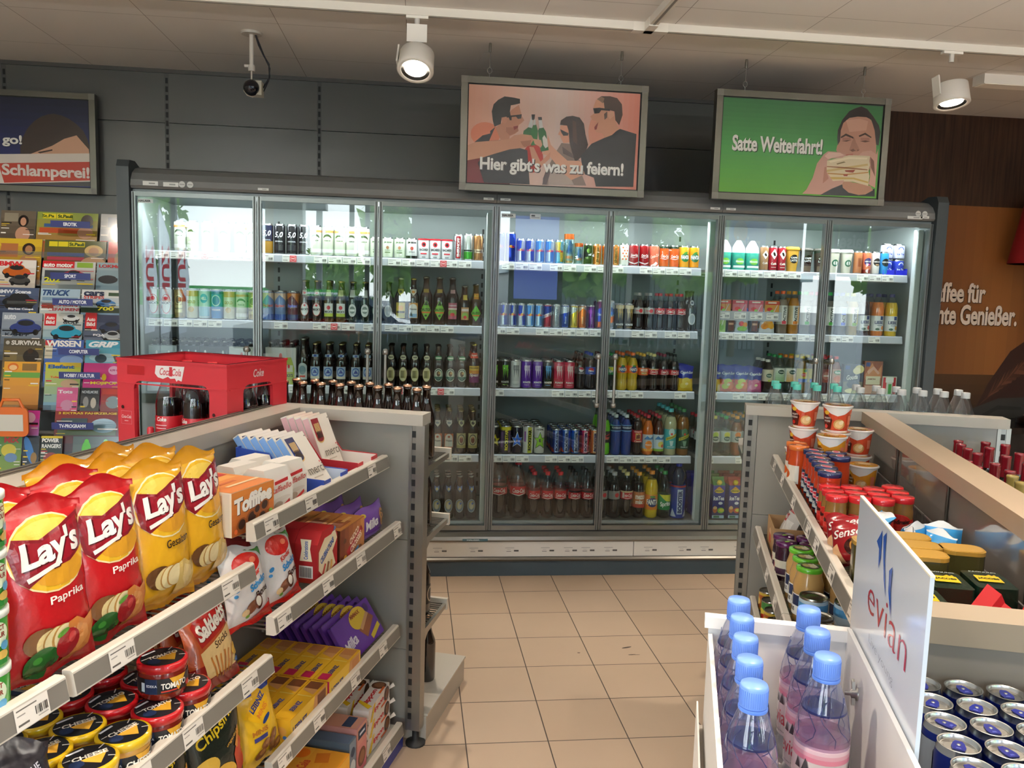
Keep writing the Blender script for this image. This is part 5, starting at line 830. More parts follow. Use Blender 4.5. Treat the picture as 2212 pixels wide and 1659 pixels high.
def wire_tray(x0,x1,y0,y1,z,step=.022,fence=None):
    """wire grid shelf: long bars plus close cross wires"""
    m=MB()
    for x in (x0+.01,(x0+x1)/2,x1-.012): m.box(x-.003,x+.003,y0+.004,y1-.004,z-.008,z-.003,'6a665f','wire')
    n=int((y1-y0)/step)
    for i in range(n+1):
        y=y0+.006+i*(y1-y0-.012)/n; m.box(x0,x1,y-.0016,y+.0016,z-.003,z,'7b766e','wire')
        if fence is not None: m.box(fence-.0014,fence+.0014,y-.0014,y+.0014,z,z+.055,'7b766e','wire')
    if fence is not None: m.box(fence-.002,fence+.002,y0,y1,z+.053,z+.057,'8a857c','wire')
    return m
gl=empty('snack_gondola','grey double sided gondola holding crisps and sweets, left','gondola',(GL.ox,GL.oy,0),GL.rz())
GP='89867d'
def slots(m,x,y,z0,z1,n,w_=.011,h_=.03,face=-1):
    for i in range(n):
        z=z0+(z1-z0)*i/(n-1); m.box(x-w_/2,x+w_/2,y-.0006,y+.002,z,z+h_,'080808','rubber')
m=MB()
for i in range(4):
    y1=-.0-.62*i*1.45; y0=y1-.9
    for z0,z1 in ((.1,.735),(.737,1.13)): m.box(-.5,-.417,y0+.001,y1-.001,z0,z1,GP,'panel')
ob('back_panel',m,gl)
ob('top_cap',MB().box(-.505,-.413,-3.4,-.034,1.13,1.172,'a39c90','paint'),gl)
rl=MB()
for i in range(4): rl.box(-.535+i*.0085,-.529+i*.0085,-3.4,.0,1.15,1.176-.003*(i%2),'a8a49b','steel')
rl.box(-.536,-.503,-3.4,.0,1.14,1.168,'8d8980','steel'); ob('edge_strip',rl,gl)
m=MB()
for z0,z1 in ((.1,.348),(.35,.735),(.737,1.135)): m.box(-.95,-.031,-.002,.03,z0,z1,'85847e','panel')
ob('end_panel',m,gl)
m=MB(); m.box(-.955,.024,-.034,.05,1.135,1.172,'a7a196','paint'); ob('end_cap',m,gl)
m=MB(); m.box(-.031,-.022,-.006,.04,.06,1.135,'8f8e88','steel').box(-.022,-.008,-.004,.04,.06,1.135,'8c8a84','steel').box(-.008,.022,-.006,.04,.06,1.135,'98958d','steel'); slots(m,-.015,-.0045,.1,1.09,25,.013,.022); m.lathe([(.035,0),(.035,.008),(.012,.014),(.012,.06)],'1c1a18','rubber',16,ox=0,oy=.02); ob('slotted_upright',m,gl)
ob('kick_base',MB().box(-.41,-.035,-3.4,-.01,0,.07,'22308c','plastic'),gl)
for nm,x1,zt,y0,y1,tags in (('S1',-.092,1.035,-.905,-.055,(-.83,-.62,-.2)),('S2',-.042,.815,-.905,-.055,(-.86,-.62,-.4,-.1)),('S3',-.047,.455,-.905,-.05,(-.85,-.66,-.42,-.2)),('S4',-.03,.107,-.905,-.045,(-.7,-.45,-.2)),('N1',-.08,.95,-1.495,-.925,(-1.38,-1.03)),('N2',-.035,.735,-1.495,-.925,(-1.4,-1.24,-1.03)),('N3',-.04,.43,-1.495,-.925,(-1.3,)),('N4',-.03,.107,-1.495,-.925,()),('M1',-.08,.95,-2.4,-1.51,(-1.585,-2.0)),('M2',-.035,.735,-2.4,-1.51,(-1.58,-2.)),('M3',-.04,.43,-2.4,-1.51,()),('M4',-.03,.107,-2.4,-1.51,())):
    zs=zt-.032 if nm[1] in '123' else zt-.012
    if nm[1]=='4': s=ob('base_shelf',MB().box(-.415,x1-.016,y0,y1,.0725,zs,'a09a8e','paint'),gl)
    else: s=ob('shelf',wire_tray(-.413,x1-.014,y0,y1,zs,fence=-.405 if nm in('S1','N1') else None),gl)
    gondola_rail(s,x1,y0,y1,zt,1,tags,seed=ord(nm[0])%3)
# far end cap: bottle shelves facing the cooler, and the shelf on the hidden side that carries the crate
ob('end_plinth',MB().box(-.95,.03,.045,.53,.0,.09,'b5ada0','paint').box(-.945,.034,.05,.535,.09,.098,'c3bbae','paint'),gl)
for z in (.985,.735,.405):
    s=MB().ext([(.042,z-.065),(.045,z-.005),(.315,z-.005),(.315,z-.02),(.1,z-.03)],-.0,.012,'a5a096','steel',0); s.ext([(.042,z-.065),(.045,z-.005),(.315,z-.005),(.315,z-.02),(.1,z-.03)],-.95,-.938,'a5a096','steel',0)
    for i in range(14): s.box(-.94,.0,.06+i*.019,.063+i*.019,z-.006,z-.002,'9a958c','wire')
    sh=ob('end_shelf',s,gl); ob('price_rail',MB().box(-.95,.016,.316,.332,z-.03,z+.012,'d8cfc0','plastic'),sh)
ob('rear_shelf',MB().box(-.96,-.54,-1.4,-.05,.955,.978,'8d887e','paint'),gl)
def left(t,u,v,z,rot=0.,label=None,group=None,rx=0.,ry=0.): return t.put(GL.w(u,v,z),PI/2-GL.a+rot,label,group,rx,ry)
# ---- crisps
def lays(base,dark,flav,txtc,pep):
    def colf(u,v):
        if v>.93 or v<.03: return dark
        return base
    a=A()
    a.e(0,.062,.150,.132,'f4dca8' if pep else 'f7e8b8'); a.e(0,.062,.144,.126,'e8b62c'); a.e(0,.088,.12,.06,'f2cf58'); a.e(.01,.03,.10,.05,'d89a2a')
    a.p([(-.072,.075),(-.06,.098),(-.02,.088),(.03,.104),(.074,.118),(.074,.06),(.03,.04),(-.01,.036),(-.05,.014),(-.066,.03)],'7c1420').p([(-.066,.075),(-.056,.092),(-.02,.082),(.03,.098),(.068,.110),(.068,.063),(.03,.046),(-.01,.042),(-.047,.022),(-.060,.034)],'8f1826')
    a.x("Lay's",.002,.066,.122,.058,'f7f3ee',.035,.18,.12,sh=(.002,-.002,'4a0c14')).p([(-.052,.03),(.01,.047),(.012,.041),(-.05,.022)],'f7f3ee')
    a.x(flav,.018,-.016,.074,.017,txtc,.015,.05,.06)
    # potato, slices, crisp
    a.e(-.032,-.082,.07,.048,'7a5230' if pep else '5e3c1e',-.3).e(-.022,-.086,.05,.046,'e6cf92',-.3).e(-.012,-.085,.048,.048,'b98a4a',-.3).e(-.010,-.085,.046,.046,'ead9a4',-.3).e(.002,-.084,.046,.046,'b98a4a',-.3).e(.005,-.084,.044,.044,'ecd9a6',-.3)
    c='d2803c' if pep else 'e2c274'
    a.p([(.012,-.062),(.03,-.058),(.05,-.07),(.07,-.06),(.076,-.085),(.06,-.118),(.03,-.135),(.004,-.13),(.012,-.1)],c).p([(.03,-.07),(.055,-.08),(.06,-.1),(.036,-.12),(.024,-.1)],'dd9450' if pep else 'ecd392')
    if pep: a.e(-.034,-.115,.062,.05,'1d5a22').e(-.044,-.108,.016,.012,'3f8a36').e(-.022,-.122,.014,.012,'123e18').e(.012,-.098,.048,.05,'a01420').e(.02,-.09,.014,.02,'c83a3a').e(.0,-.076,.026,.01,'5d9a34',.3)
    return pillow(.182,.295,.075,colf,a,'foil',18,26,.055,.0022,base.__hash__()%7 if False else (3 if pep else 5),-.02,dark,flare=.03)
TR=T('crisp_bag','crisps','',lays('b81a20','a5161c','Paprika','f6eee4',True)); TY=T('crisp_bag','crisps','',lays('dfa824','c98d1c','Gesalzen','3c2a14',False))
for t,u,v,r,lb in ((TR,-1.455,-.15,-.12,'red paprika crisp bag, frontmost, next to the green crisp tubs'),(TR,-1.30,-.155,-.08,'red paprika crisp bag between the nearest red and first yellow bag'),(TY,-1.135,-.16,-.1,'yellow salted crisp bag beside the second red bag'),(TY,-.985,-.165,.0,'yellow salted crisp bag next to the orange hazelnut box'),
    (TR,-1.42,-.265,.05,'red crisp bag standing behind the frontmost red bag'),(TR,-1.25,-.27,-.05,'red crisp bag standing behind the second red bag'),(TY,-1.105,-.275,.05,'yellow crisp bag standing behind the first yellow bag'),(TY,-.99,-.268,-.04,'yellow crisp bag behind the one by the hazelnut box'),(TY,-1.0,-.355,.1,'yellow crisp bag at very back of the row, top corner showing'),(TY,-1.16,-.35,-.05,'yellow crisp bag at back left against the panel')):
    left(t,u,v,.92,r,lb,'crisp bags on the upper shelf',rx=math.radians(-8))
# ---- green crisp tubs at the left edge
tub=MB().lathe([(.034,0),(.036,.003),(.0365,.078),(.036,.08)],'3f9a3a','gloss',28); a=A().e(0,.012,.05,.04,'dfeccb').x('PERFECT',0,.022,.036,.008,'8a2a24',.03).x('FLAVOUR',0,.011,.036,.008,'8a2a24',.03).e(-.01,-.018,.024,.018,'e8d27a').e(.012,-.02,.02,.014,'d8b45a').e(.016,-.006,.014,.014,'5aa0c8').p([(-.03,-.034),(.03,-.034),(.02,-.026),(-.02,-.026)],'2a7a34'); a.put(tub,cylmap(.0366,.041),'gloss',cut=.01)
tub=T('crisp_tub','crisp tub','',tub,[('lid',MB().lathe([(.0362,.076),(.0385,.077),(.0385,.087),(.035,.0885),(0,.087)],'dfe4dc','plastic',28),None)])
for i in range(4): left(tub,-1.615,-.13,.92+.0885*i,-.5+.2*i,['lowest green crisp tub of the stack at left edge','second green crisp tub from the bottom at left edge','third green crisp tub from the bottom at left edge','topmost green crisp tub of the stack at left edge'][i],'green crisp tubs')
# ---- chocolates on the upper far shelf
def box_t(name,cat,w_,d,h,c,fa,ta=None,sa=None,m='card',ra=None):
    b=MB().box(-w_/2,w_/2,-d/2,d/2,0,h,c,m)
    fa and fa.put(b,flat('-y',(0,-d/2,h/2)),m); ta and ta.put(b,flat('+z',(0,0,h)),m); sa and sa.put(b,flat('-x',(-w_/2,0,h/2)),m); ra and ra.put(b,flat('+x',(w_/2,0,h/2)),m)
    return T(name,cat,'',b)
fa=A().g(0,0,.16,.104,'a8541c','d8843a',8).x('Toffifee',.0,.022,.142,.04,'f6f1e8',.05,.12,.1,sh=(.002,-.002,'4a2412'))
for x,y,s in ((-.045,-.03,1.1),(-.008,-.022,1.3),(.012,-.006,.8),(.04,-.002,1.),(.03,-.026,.9)): fa.e(x,y,.036*s,.03*s,'8a4a1e',.5).e(x,y+.002,.024*s,.02*s,'2a1208',.5)
fa.e(.055,-.03,.02,.012,'d8b06a',.5).e(.062,-.018,.014,.008,'6a9a3a').e(-.07,-.04,.012,.012,'d8642a')
ta=A().g(0,0,.16,.19,'c8702a','d88a3a',4).r(.0,.02,.13,.03,'e09a4a').r(-.02,-.02,.1,.012,'b85a24').r(.04,.05,.06,.03,'b0281c').r(.02,-.05,.12,.01,'e8c89a').r(-.03,.06,.05,.02,'8a3a1c')
left(box_t('chocolate_box','chocolate box',.16,.19,.105,'e8dcc8',fa,ta,A().r(0,0,.18,.1,'d8cfc0').r(.06,0,.02,.09,'c8a888')),-.838,-.215,1.003,-.12,'orange box of nut sweets beside the end yellow crisp bag')
def raff():
    b=MB(); w_,d,h=.09,.085,.118; b.ext([(-d/2,0),(-d/2,.078),(-d*.28,h),(d*.3,h),(d/2,.1),(d/2,0)],-w_/2,w_/2,'e9e2d8','card',0)
    A().x('Raffaello',.0,.014,.078,.016,'c8504a',.02,.2,.12).r(.0,.032,.05,.009,'c02a2e',.12).e(.0,-.014,.07,.012,'dcd2c6',.1).e(-.01,-.034,.04,.03,'b8a594').e(.02,-.03,.034,.026,'e8dfd2').e(.012,-.045,.03,.02,'a89480').p([(-.03,-.05),(.03,-.018),(.032,-.026),(-.02,-.056)],'c83a36').put(b,flat('-y',(0,-d/2,.055)),'card'); A().r(.0,.02,.03,.02,'2a2a2a').r(.0,-.02,.05,.08,'dce4ea').put(b,flat('-x',(-w_/2,0,.05)),'card')
    return T('chocolate_box','chocolate box','',b)
rf=raff()
for u,v,l in ((-.70,-.165,'white coconut sweets box next to the orange box'),(-.60,-.175,'white coconut sweets box next to the blue tray'),(-.69,-.255,'white coconut sweets box behind the first one'),(-.6,-.27,'white coconut sweets box behind the second one')): left(rf,u,v,1.003,-.2,l,'white coconut sweets boxes')
def merci(c):
    fa=A().r(0,0,.118,.168,'efe6da').g(-.028,.042,.044,.07,c,'1c1a3a' if c=='2a4a9a' else '7a1420',4); fa.e(-.028,.012,.044,.03,'d8b06a').e(-.028,.014,.04,.026,'1c1a3a' if c=='2a4a9a' else '7a1420')
    for i in range(5): fa.r(-.04+.006*i,.046,.0045,.03,'d8b478')
    for i in range(5): fa.r(-.04+.006*i,.024,.0045,.022,'2a1812')
    fa.x('merci',.01,-.036,.088,.026,'6a6056',.005).e(.046,-.018,.006,.006,'c83a3a').r(.0,-.06,.05,.004,'b8aa9c').e(.048,.07,.01,.004,'8a8076')
    b=MB().box(-.06,.06,-.0105,.0105,0,.172,'e6dccf','card'); fa.put(b,flat('-y',(0,-.0105,.086)),'card'); A().g(0,0,.02,.165,'a8c4ea','7aa4dc',3).put(b,flat('-x',(-.06,0,.086)),'card') if c=='2a4a9a' else A().r(0,0,.02,.165,'d8a8a8').put(b,flat('-x',(-.06,0,.086)),'card'); A().r(.01,0,.06,.014,'4a6ac0' if c=='2a4a9a' else 'c84a4a').put(b,flat('+z',(0,0,.172)),'card')
    return T('chocolate_box','chocolate box','',b)
def tray(c,wall):
    b=MB(); w_,d=.16,.27
    b.box(-w_/2,w_/2,-d/2,d/2,0,.003,wall); 
    for x in (-w_/2,w_/2-.003): b.ext([(-d/2,0),(-d/2,.045),(-d*.05,.05),(d*.12,.11),(d/2,.12),(d/2,0)],x,x+.003,c,'card',0)
    b.box(-w_/2+.003,w_/2-.003,d/2-.003,d/2,0,.12,c); b.box(-w_/2+.003,-w_/2+.045,-d/2,-d/2+.003,0,.042,c); b.box(w_/2-.045,w_/2-.003,-d/2,-d/2+.003,0,.042,c); b.box(-w_/2+.045,w_/2-.045,-d/2,-d/2+.003,0,.016,c)
    for x in (-w_/2+.0031,w_/2-.0036): b.ext([(-d/2+.004,.004),(-d/2+.004,.043),(-d*.05,.047),(d*.12,.106),(d/2-.004,.115),(d/2-.004,.004)],x,x+.0005,wall,'card',0)
    return b
mb_,mr_=merci('2a4a9a'),merci('b02430')
ob('display_tray',tray('1d3f97','cfd8ea'),None,'blue cardboard tray filled with white chocolate boxes','tray',loc=GL.w(-.43,-.235,1.0035),rot=PI/2-GL.a); ob('display_tray',tray('b3202a','e6dcd4'),None,'red cardboard tray, half empty, near the end panel','tray',loc=GL.w(-.185,-.24,1.0035),rot=PI/2-GL.a)
for i in range(6): left(mb_,-.43,-.150-.0265*i,1.010,-.06,['frontmost white chocolate box with blue window in blue tray','second white and blue chocolate box in the blue tray','third white and blue chocolate box in the blue tray','fourth white and blue chocolate box in the blue tray','fifth white and blue chocolate box in the blue tray','rearmost white and blue chocolate box in the blue tray'][i],'chocolate boxes in the blue tray',rx=math.radians(-36))
for i in range(4): left(mr_,-.185,-.225-.0245*i,1.012,-.05,['frontmost white chocolate box with red window in red tray','second white and red chocolate box in the red tray','third white and red chocolate box in the red tray','rearmost white and red chocolate box in the red tray'][i],'chocolate boxes in the red tray',rx=math.radians(-22))
# ---- second far shelf
def bons():
    a=A().e(-.0,.052,.09,.05,'c8241e').e(.02,.056,.02,.014,'e87a5a').p([(.0,.085),(.06,.085),(.06,.055),(.045,.07)],'4a8a3a').x('Kinder',.012,.022,.05,.012,'c83a2c',.03,.1,.3).x('Schoko',.022,.002,.07,.018,'3a8ac8',.04,.1,.3).x('Bons',.03,-.022,.05,.018,'2a1814',.03,.1,.3).e(-.045,.0,.014,.01,'3a8ac8',.8).e(-.05,-.014,.01,.008,'3a8ac8')
    a.e(-.012,-.05,.04,.026,'7a4a34',.6).e(.012,-.044,.03,.036,'5a2c1c',.4).e(.012,-.042,.02,.026,'f0e8dc',.4).e(-.03,-.058,.02,.016,'d8b88a').e(-.024,-.068,.012,.008,'6a9a3a').p([(-.08,-.1),(-.03,-.088),(.02,-.066),(.07,-.05),(.08,-.1)],'c4221c')
    return T('sweets_bag','sweets','',pillow(.145,.185,.06,lambda u,v:'e4e0de' if v>.08 else 'c4221c',a,'foil',12,16,.06,.0016,2,-.02,'c9c6c4'))
bn=bons()
left(bn,-.885,-.11,.784,-.2,'white and red chocolate egg bag, left of the two','',rx=math.radians(-14)); left(bn,-.735,-.105,.784,-.15,'white and red chocolate egg bag by the red boxes','',rx=math.radians(-16)); left(bn,-.86,-.215,.784,.1,'white and red chocolate egg bag behind the left bag','',rx=math.radians(-14))
for o in bpy.data.objects:
    if o.name.startswith('sweets_bag'): o['group']='white and red chocolate egg bags'
def celeb():
    w_,d,h=.125,.066,.145; b=MB(); b.ext([(-w_/2,.02),(-w_/2+.02,0),(w_/2-.02,0),(w_/2,.02),(w_/2,h-.03),(w_/2-.03,h),(-w_/2+.03,h),(-w_/2,h-.03)],-d/2,d/2,'a3161c','card',1)
    fa=A().p([(-.055,.02),(-.02,.05),(.05,.05),(.06,.03),(.03,.0),(.05,-.04),(-.02,-.06),(-.055,-.03)],'efe0bc').p([(-.05,-.01),(-.03,.0),(.035,.035),(.05,.055),(.03,.055),(-.05,.014)],'f2e6c6').x('CELEBRATIONS',-.005,.012,.09,.018,'2a5aa8',.03,.1,.5,sh=(.001,-.001,'c8a03a')).p([(-.04,-.05),(-.02,-.02),(-.012,-.024),(-.03,-.054)],'b03a2a').p([(-.016,-.058),(.0,-.02),(.01,-.024),(-.006,-.06)],'8a5a3a').p([(.01,-.058),(.018,-.02),(.028,-.024),(.02,-.06)],'d8a85a').p([(.03,.056),(.04,.07),(.05,.06)],'5a7ab0')
    fa.put(b,flat('-y',(0,-d/2,h/2)),'card'); sa=A().r(0,-.034,.04,.034,'e8e4de').p([(-.018,-.004),(-.012,.03),(-.016,.056),(.016,.056),(.012,.03),(.018,-.004)],'efe2c0').x('Celebrations',0,.026,.05,.012,'2a5aa8',.02,rot=PI/2)
    for i in range(11): sa.r(-.016+.0032*i,-.034,.0016,.028,'222222')
    sa.put(b,flat('-x',(-w_/2,0,h/2)),'card'); return T('chocolate_box','chocolate box','',b)
ce=celeb()
for i in range(4): left(ce,-.555-.002*i,-.10-.0685*i,.784,.03*(i%2),['frontmost red octagonal sweets box beside the brown box','second red octagonal sweets box in the file','third red octagonal sweets box in the file','rearmost red octagonal sweets box in the file'][i],'red octagonal sweets boxes')
for i in range(2): left(ce,-.70,-.24-.0685*i,.784,.05,['red octagonal sweets box behind the white bags','rear red octagonal sweets box behind the white bags'][i],'red octagonal sweets boxes')
fa=A().g(0,0,.17,.11,'6a2c18','c8874a',6,False).p([(-.045,-.015),(.06,.035),(.072,.02),(-.03,-.036)],'a01c24').x('CHOCO',.01,.018,.07,.02,'f4e2cc',.04,.1,.42).x('CROSSIES',.022,-.004,.085,.02,'f4e2cc',.04,.1,.42).e(-.055,-.03,.02,.014,'e0b03a').e(.05,-.03,.03,.018,'7a4a2a').r(.02,-.03,.04,.01,'4a8ac0',.4).e(-.06,.02,.02,.014,'5a3420')
cx=box_t('chocolate_box','chocolate box',.17,.066,.112,'9a5c30',fa,A().r(0,0,.17,.064,'c0803e').r(-.02,0,.08,.04,'8a4a24').r(.03,.0,.06,.012,'d8a868'),A().r(0,0,.064,.11,'5e2a18'))
for i in range(4): left(cx,-.385,-.10-.069*i,.784,.0,['frontmost brown and orange chocolate flake box','second brown and orange chocolate flake box','third brown and orange chocolate flake box','rearmost brown and orange chocolate flake box'][i],'brown and orange chocolate boxes')
ma=A().x('Milka',-.03,.004,.075,.03,'f2ecf4',.03,.2,.1).e(.05,.006,.05,.056,'b07a44').e(.044,.012,.012,.01,'4a2a18').e(.058,-.004,.012,.01,'4a2a18').e(.05,.022,.01,.008,'4a2a18').e(-.07,.036,.03,.014,'d8c04a').r(-.02,-.03,.1,.01,'8a6ab8')
mk=T('biscuit_pack','biscuits','',pillow(.205,.105,.062,lambda u,v:'6a3f96' if 0.05<v<.97 else '553080',ma,'foil',14,10,.03,.0008,6,0,'5d368a',ear=.02))
for i in range(4): left(mk,-.17,-.105-.066*i,.786,.0,['frontmost purple biscuit pack beside the end panel','second purple biscuit pack in the file','third purple biscuit pack in the file','rearmost purple biscuit pack in the file'][i],'purple biscuit packs',rx=math.radians(-4))
# ---- third far shelf
def leib(c,txt,side,second):
    fa=A().g(0,0,.215,.062,c,'e8c040',3).x('LEIBNIZ',-.055,-.004,.08,.022,'24306a',.04).p([(.01,-.03),(.03,.03),(.1,.03),(.1,-.03)],'c8925a').r(.07,.0,.05,.05,second).r(-.055,-.024,.08,.006,'f0e0a0')
    ta=A().r(0,0,.215,.048,c).x('LEIBNIZ',-.04,-.004,.06,.014,'24306a',.04).r(.02,.0,.004,.04,'e8d070').p([(.03,-.02),(.05,.02),(.1,.02),(.1,-.02)],'c8925a').r(.08,.0,.04,.04,second).r(-.085,.0,.036,.03,side)
    return box_t('biscuit_pack','biscuits',.215,.05,.065,c,fa,ta,A().r(0,0,.048,.063,side).e(0,.0,.03,.024,'d8a04a').e(.01,-.016,.012,.01,'4a7ac0'))
lr=leib('e3b022','',  'b8184a','b87a42'); lc=leib('e0aa20','','e0aa20','6a3a1c')
for i in range(6): left(lr,-.445,-.085-.052*i,.424,.0,f'{ORD[i]} yellow butter biscuit pack with crimson end, from the front','yellow biscuit packs with crimson ends')
for i in range(6): left(lc,-.665,-.09-.052*i,.424,.0,f'{ORD[i]} yellow biscuit pack with chocolate picture, from the front','yellow chocolate biscuit packs')
ba=A().r(0,0,.272,.124,'5e3490').x('Milka',-.075,-.018,.09,.034,'f2ecf4',.03,.25,.12).e(.03,.03,.12,.07,'d8b83a').x('MMMAX',.02,.046,.07,.014,'7a3a1c',.04).p([(.0,-.005),(.09,.03),(.12,-.0),(.03,-.04)],'8a5230').p([(.01,.0),(.09,.03),(.1,.02),(.02,-.012)],'c89a6a').r(.09,-.04,.08,.016,'d8c03a',.25).e(.1,.04,.03,.03,'3a2058')
mb2=MB().ext(rrect(.28,.13,.006),-.006,.006,'56308a','foil',1); mb2.v=[(x,y,z+.065) for x,y,z in mb2.v]; ba.put(mb2,flat('-y',(0,-.006,.065)),'foil')
ml=T('chocolate_bar','chocolate bar','',mb2)
for i in range(8): left(ml,-.193-.001*i,-.098-.030*i,.428,0,f'{ORD[i]} purple chocolate bar from the front, leaning by end panel','leaning purple chocolate bars',rx=math.radians(-32))
mi=A().p([(-.05,.03),(.01,.088),(.055,.05),(.0,-.004)],'e8b41c').x('LEIBNIZ',.0,.052,.062,.015,'24306a',.04,rot=.5).x('MINIS',.006,.03,.044,.013,'d8842a',.03,rot=.5).e(.012,.008,.034,.012,'24407c',.5).x('MINIS',-.014,-.014,.05,.012,'b0702a',.03).r(-.014,-.03,.044,.01,'3a3c78')
for x,y,r in ((.0,-.05,.3),(.03,-.04,.8),(.02,-.062,1.4),(-.02,-.068,.2),(.04,-.066,.5)): mi.e(x,y,.034,.022,'7a4a24',r).e(x+.004,y+.004,.02,.01,'9a6a3a',r)
mn=T('biscuit_bag','biscuits','',pillow(.15,.19,.06,lambda u,v:'e0b428' if v<.9 else '2a3a80',mi,'foil',12,16,.06,.0016,8,0,'c99a1c'))
left(mn,-.857,-.095,.424,-.2,'yellow mini biscuit bag leaning in front of biscuit packs',rx=math.radians(-16))
# ---- lowest far shelf
na=A().r(0,0,.2,.052,'ece4dc').x('nippon',-.015,.0,.11,.022,'c0272a',.04).e(.07,0,.05,.05,'5a3420').e(.074,.0,.034,.034,'7a5034').p([(-.07,-.026),(-.04,.026),(-.055,.026),(-.09,-.02)],'e8c02a').r(.04,-.02,.05,.008,'d8642a')
def nip():
    b=MB(); b.ext(rrect(.2,.05,.008),-.026,.026,'e8e0d8','foil',1); na.put(b,flat('-y',(0,-.026,0)),'foil'); na.put(b,flat('+z',(0,0,.025)),'foil')
    for sx in (-1,1): b.grid(lambda u,v:(sx*(.1+.028*u),(v-.5)*.05*(1+.5*u),.012*math.sin(v*14)*u),3,10,'e8e0d6','foil',flip=sx<0)
    b.v=[(x,y,z+.026) for x,y,z in b.v]; return T('wafer_pack','wafers','',b)
nb=nip()
for j in range(2):
    for i in range(3): left(nb,-.165,-.09-.072*j,.0985+.0525*i,.02*i,f"{['lowest','middle','topmost'][i]} white puffed rice pack in the {['front','rear'][j]} stack",'white puffed rice packs')
pk=box_t('biscuit_pack','biscuits',.075,.2,.15,'c88a84',A().g(0,0,.073,.148,'c86a78','d8a08a',5).e(0,-.03,.06,.06,'6a3a24').r(.0,.05,.06,.03,'24304a').r(.0,.05,.04,.008,'d8dce8').e(0,-.03,.04,.04,'8a5a3a'),A().r(0,0,.07,.19,'c8907a').r(.0,-.06,.06,.03,'24304a'))
left(pk,-.33,-.155,.0985,0,'pink biscuit box with dark blue panel, lowest shelf')
gy=box_t('biscuit_pack','biscuits',.05,.2,.135,'5a6a7a',A().g(0,0,.048,.13,'4a5a70','8a98a8',4).e(0,-.02,.04,.05,'c8d0d8').e(0,.03,.03,.03,'2a3a54'),A().r(0,0,.046,.19,'4a5a70'))
left(gy,-.40,-.155,.0985,0,'slim blue grey biscuit box between pink and orange boxes')
oc=box_t('cake_box','cakes',.17,.21,.12,'e09424',A().g(0,0,.168,.118,'e8902a','f0b83a',5).x('SOFT CAKE',-.03,.03,.08,.016,'c83a2a',.03).e(.04,.0,.06,.05,'e8862a').e(.04,.0,.044,.036,'f0a83a').r(-.02,-.02,.1,.02,'d8642a',.1),A().g(0,0,.168,.2,'d89024','f0b84a',4).x('Soft Cake',-.02,.0,.08,.03,'c84a2a',.03).e(.05,.03,.05,.05,'e87a1c').r(.04,-.04,.05,.04,'c8701c',.3).e(.05,.075,.02,.01,'4a8a2a'),A().r(0,0,.2,.115,'e0982a').r(0,.0,.1,.03,'c86a2a'))
left(oc,-.53,-.15,.0985,0,'orange soft cake box at front of the lowest shelf'); left(oc,-.72,-.16,.0985,.0,'orange soft cake box left of the front one')
# ---- dip jars, salt sticks and crisps on the nearer lower shelves
def dip(lidc,sauce,name,c2):
    r=.0455; h=.073
    b=MB().lathe([(.036,0),(.043,.006),(r,.02),(r,.045),(.044,.058),(.043,.06)],sauce,'gloss',30); A().r(0,0,.17,.03,'17191d').r(-.034,.0,.024,.03,'1c2c4c').p([(.0,.015),(.036,.015),(.018,-.014)],c2).x(name,.01,.0,.05,.012,'eee8dc',.03,sh=(.0006,-.0006,'101010')).r(-.05,-.002,.008,.018,'c8d4dc').x('EDEKA',-.032,.002,.02,.005,'d8dce4',.02).r(.0,-.01,.03,.003,'b83a2c').e(.04,-.006,.012,.012,'b8382a').put(b,cylmap(r+.0003,.033),'print',cut=.012)
    l=MB().lathe([(.0445,.057),(.0475,.058),(.0475,.071),(.045,.0735),(0,.0735)],lidc,'gloss',34); A().e(0,0,.082,.082,'15171b',n=30).p([(-.016,-.006),(.03,.014),(.016,-.026)],c2).x(name,.002,.006,.058,.013,'e8e2d6',.03,.1,.2).e(-.02,-.016,.024,.024,'1c2c4c').r(-.02,.026,.03,.005,'d8dce4',.4).r(.022,.028,.016,.002,'d8d4cc',.9).r(-.034,.0,.012,.002,'d8d4cc',.3).r(.034,-.012,.012,.002,'d8d4cc',-.4).put(l,flat('+z',(0,0,.0735)),'print')
    return T('dip_jar','dip jar','',b,[('lid',l,None)])
dt,dc=dip('b5191f','7a1d10','TOMATO','d8a02c'),dip('d9b21c','d09a48','CHEESE','e0a83a')
for t,u,v,z,r,l in ((dt,-1.175,-.085,0,-0.7,'red lidded tomato dip jar, nearest the salt stick bags'),(dt,-1.275,-.08,0,-0.6,'red lidded tomato dip jar in front below the stacked one'),(dt,-1.222,-.105,.0745,-0.7,'red lidded tomato dip jar stacked on top of two others'),(dt,-1.275,-.18,0,-0.4,'dark red lidded dip jar behind the front tomato jar'),(dt,-1.175,-.18,0,-0.4,'red lidded dip jar under the shadow of the stacked jar'),(dt,-1.275,-.28,0,-0.5,'red lidded dip jar third back in its file'),(dt,-1.175,-.28,0,-0.8,'red lidded dip jar third back, by the salt sticks'),(dt,-1.275,-.375,0,-0.7,'rearmost red lidded dip jar of the left file'),
  (dc,-1.368,-.083,0,-0.5,'yellow lidded cheese dip jar beside the front tomato jar'),(dc,-1.455,-.083,0,-0.8,'yellow lidded cheese dip jar closest to the viewer'),(dc,-1.37,-.176,0,-0.8,'yellow lidded cheese jar behind the first cheese jar'),(dc,-1.455,-.176,0,-0.6,'yellow lidded cheese jar behind the closest cheese jar'),(dc,-1.37,-.27,0,-0.6,'dim yellow lidded cheese jar third back'),(dc,-1.455,-.27,0,-0.7,'dim yellow lidded cheese jar third back at left')):
    left(t,u,v,.7035+z,r,l,'dip jars on the second shelf')
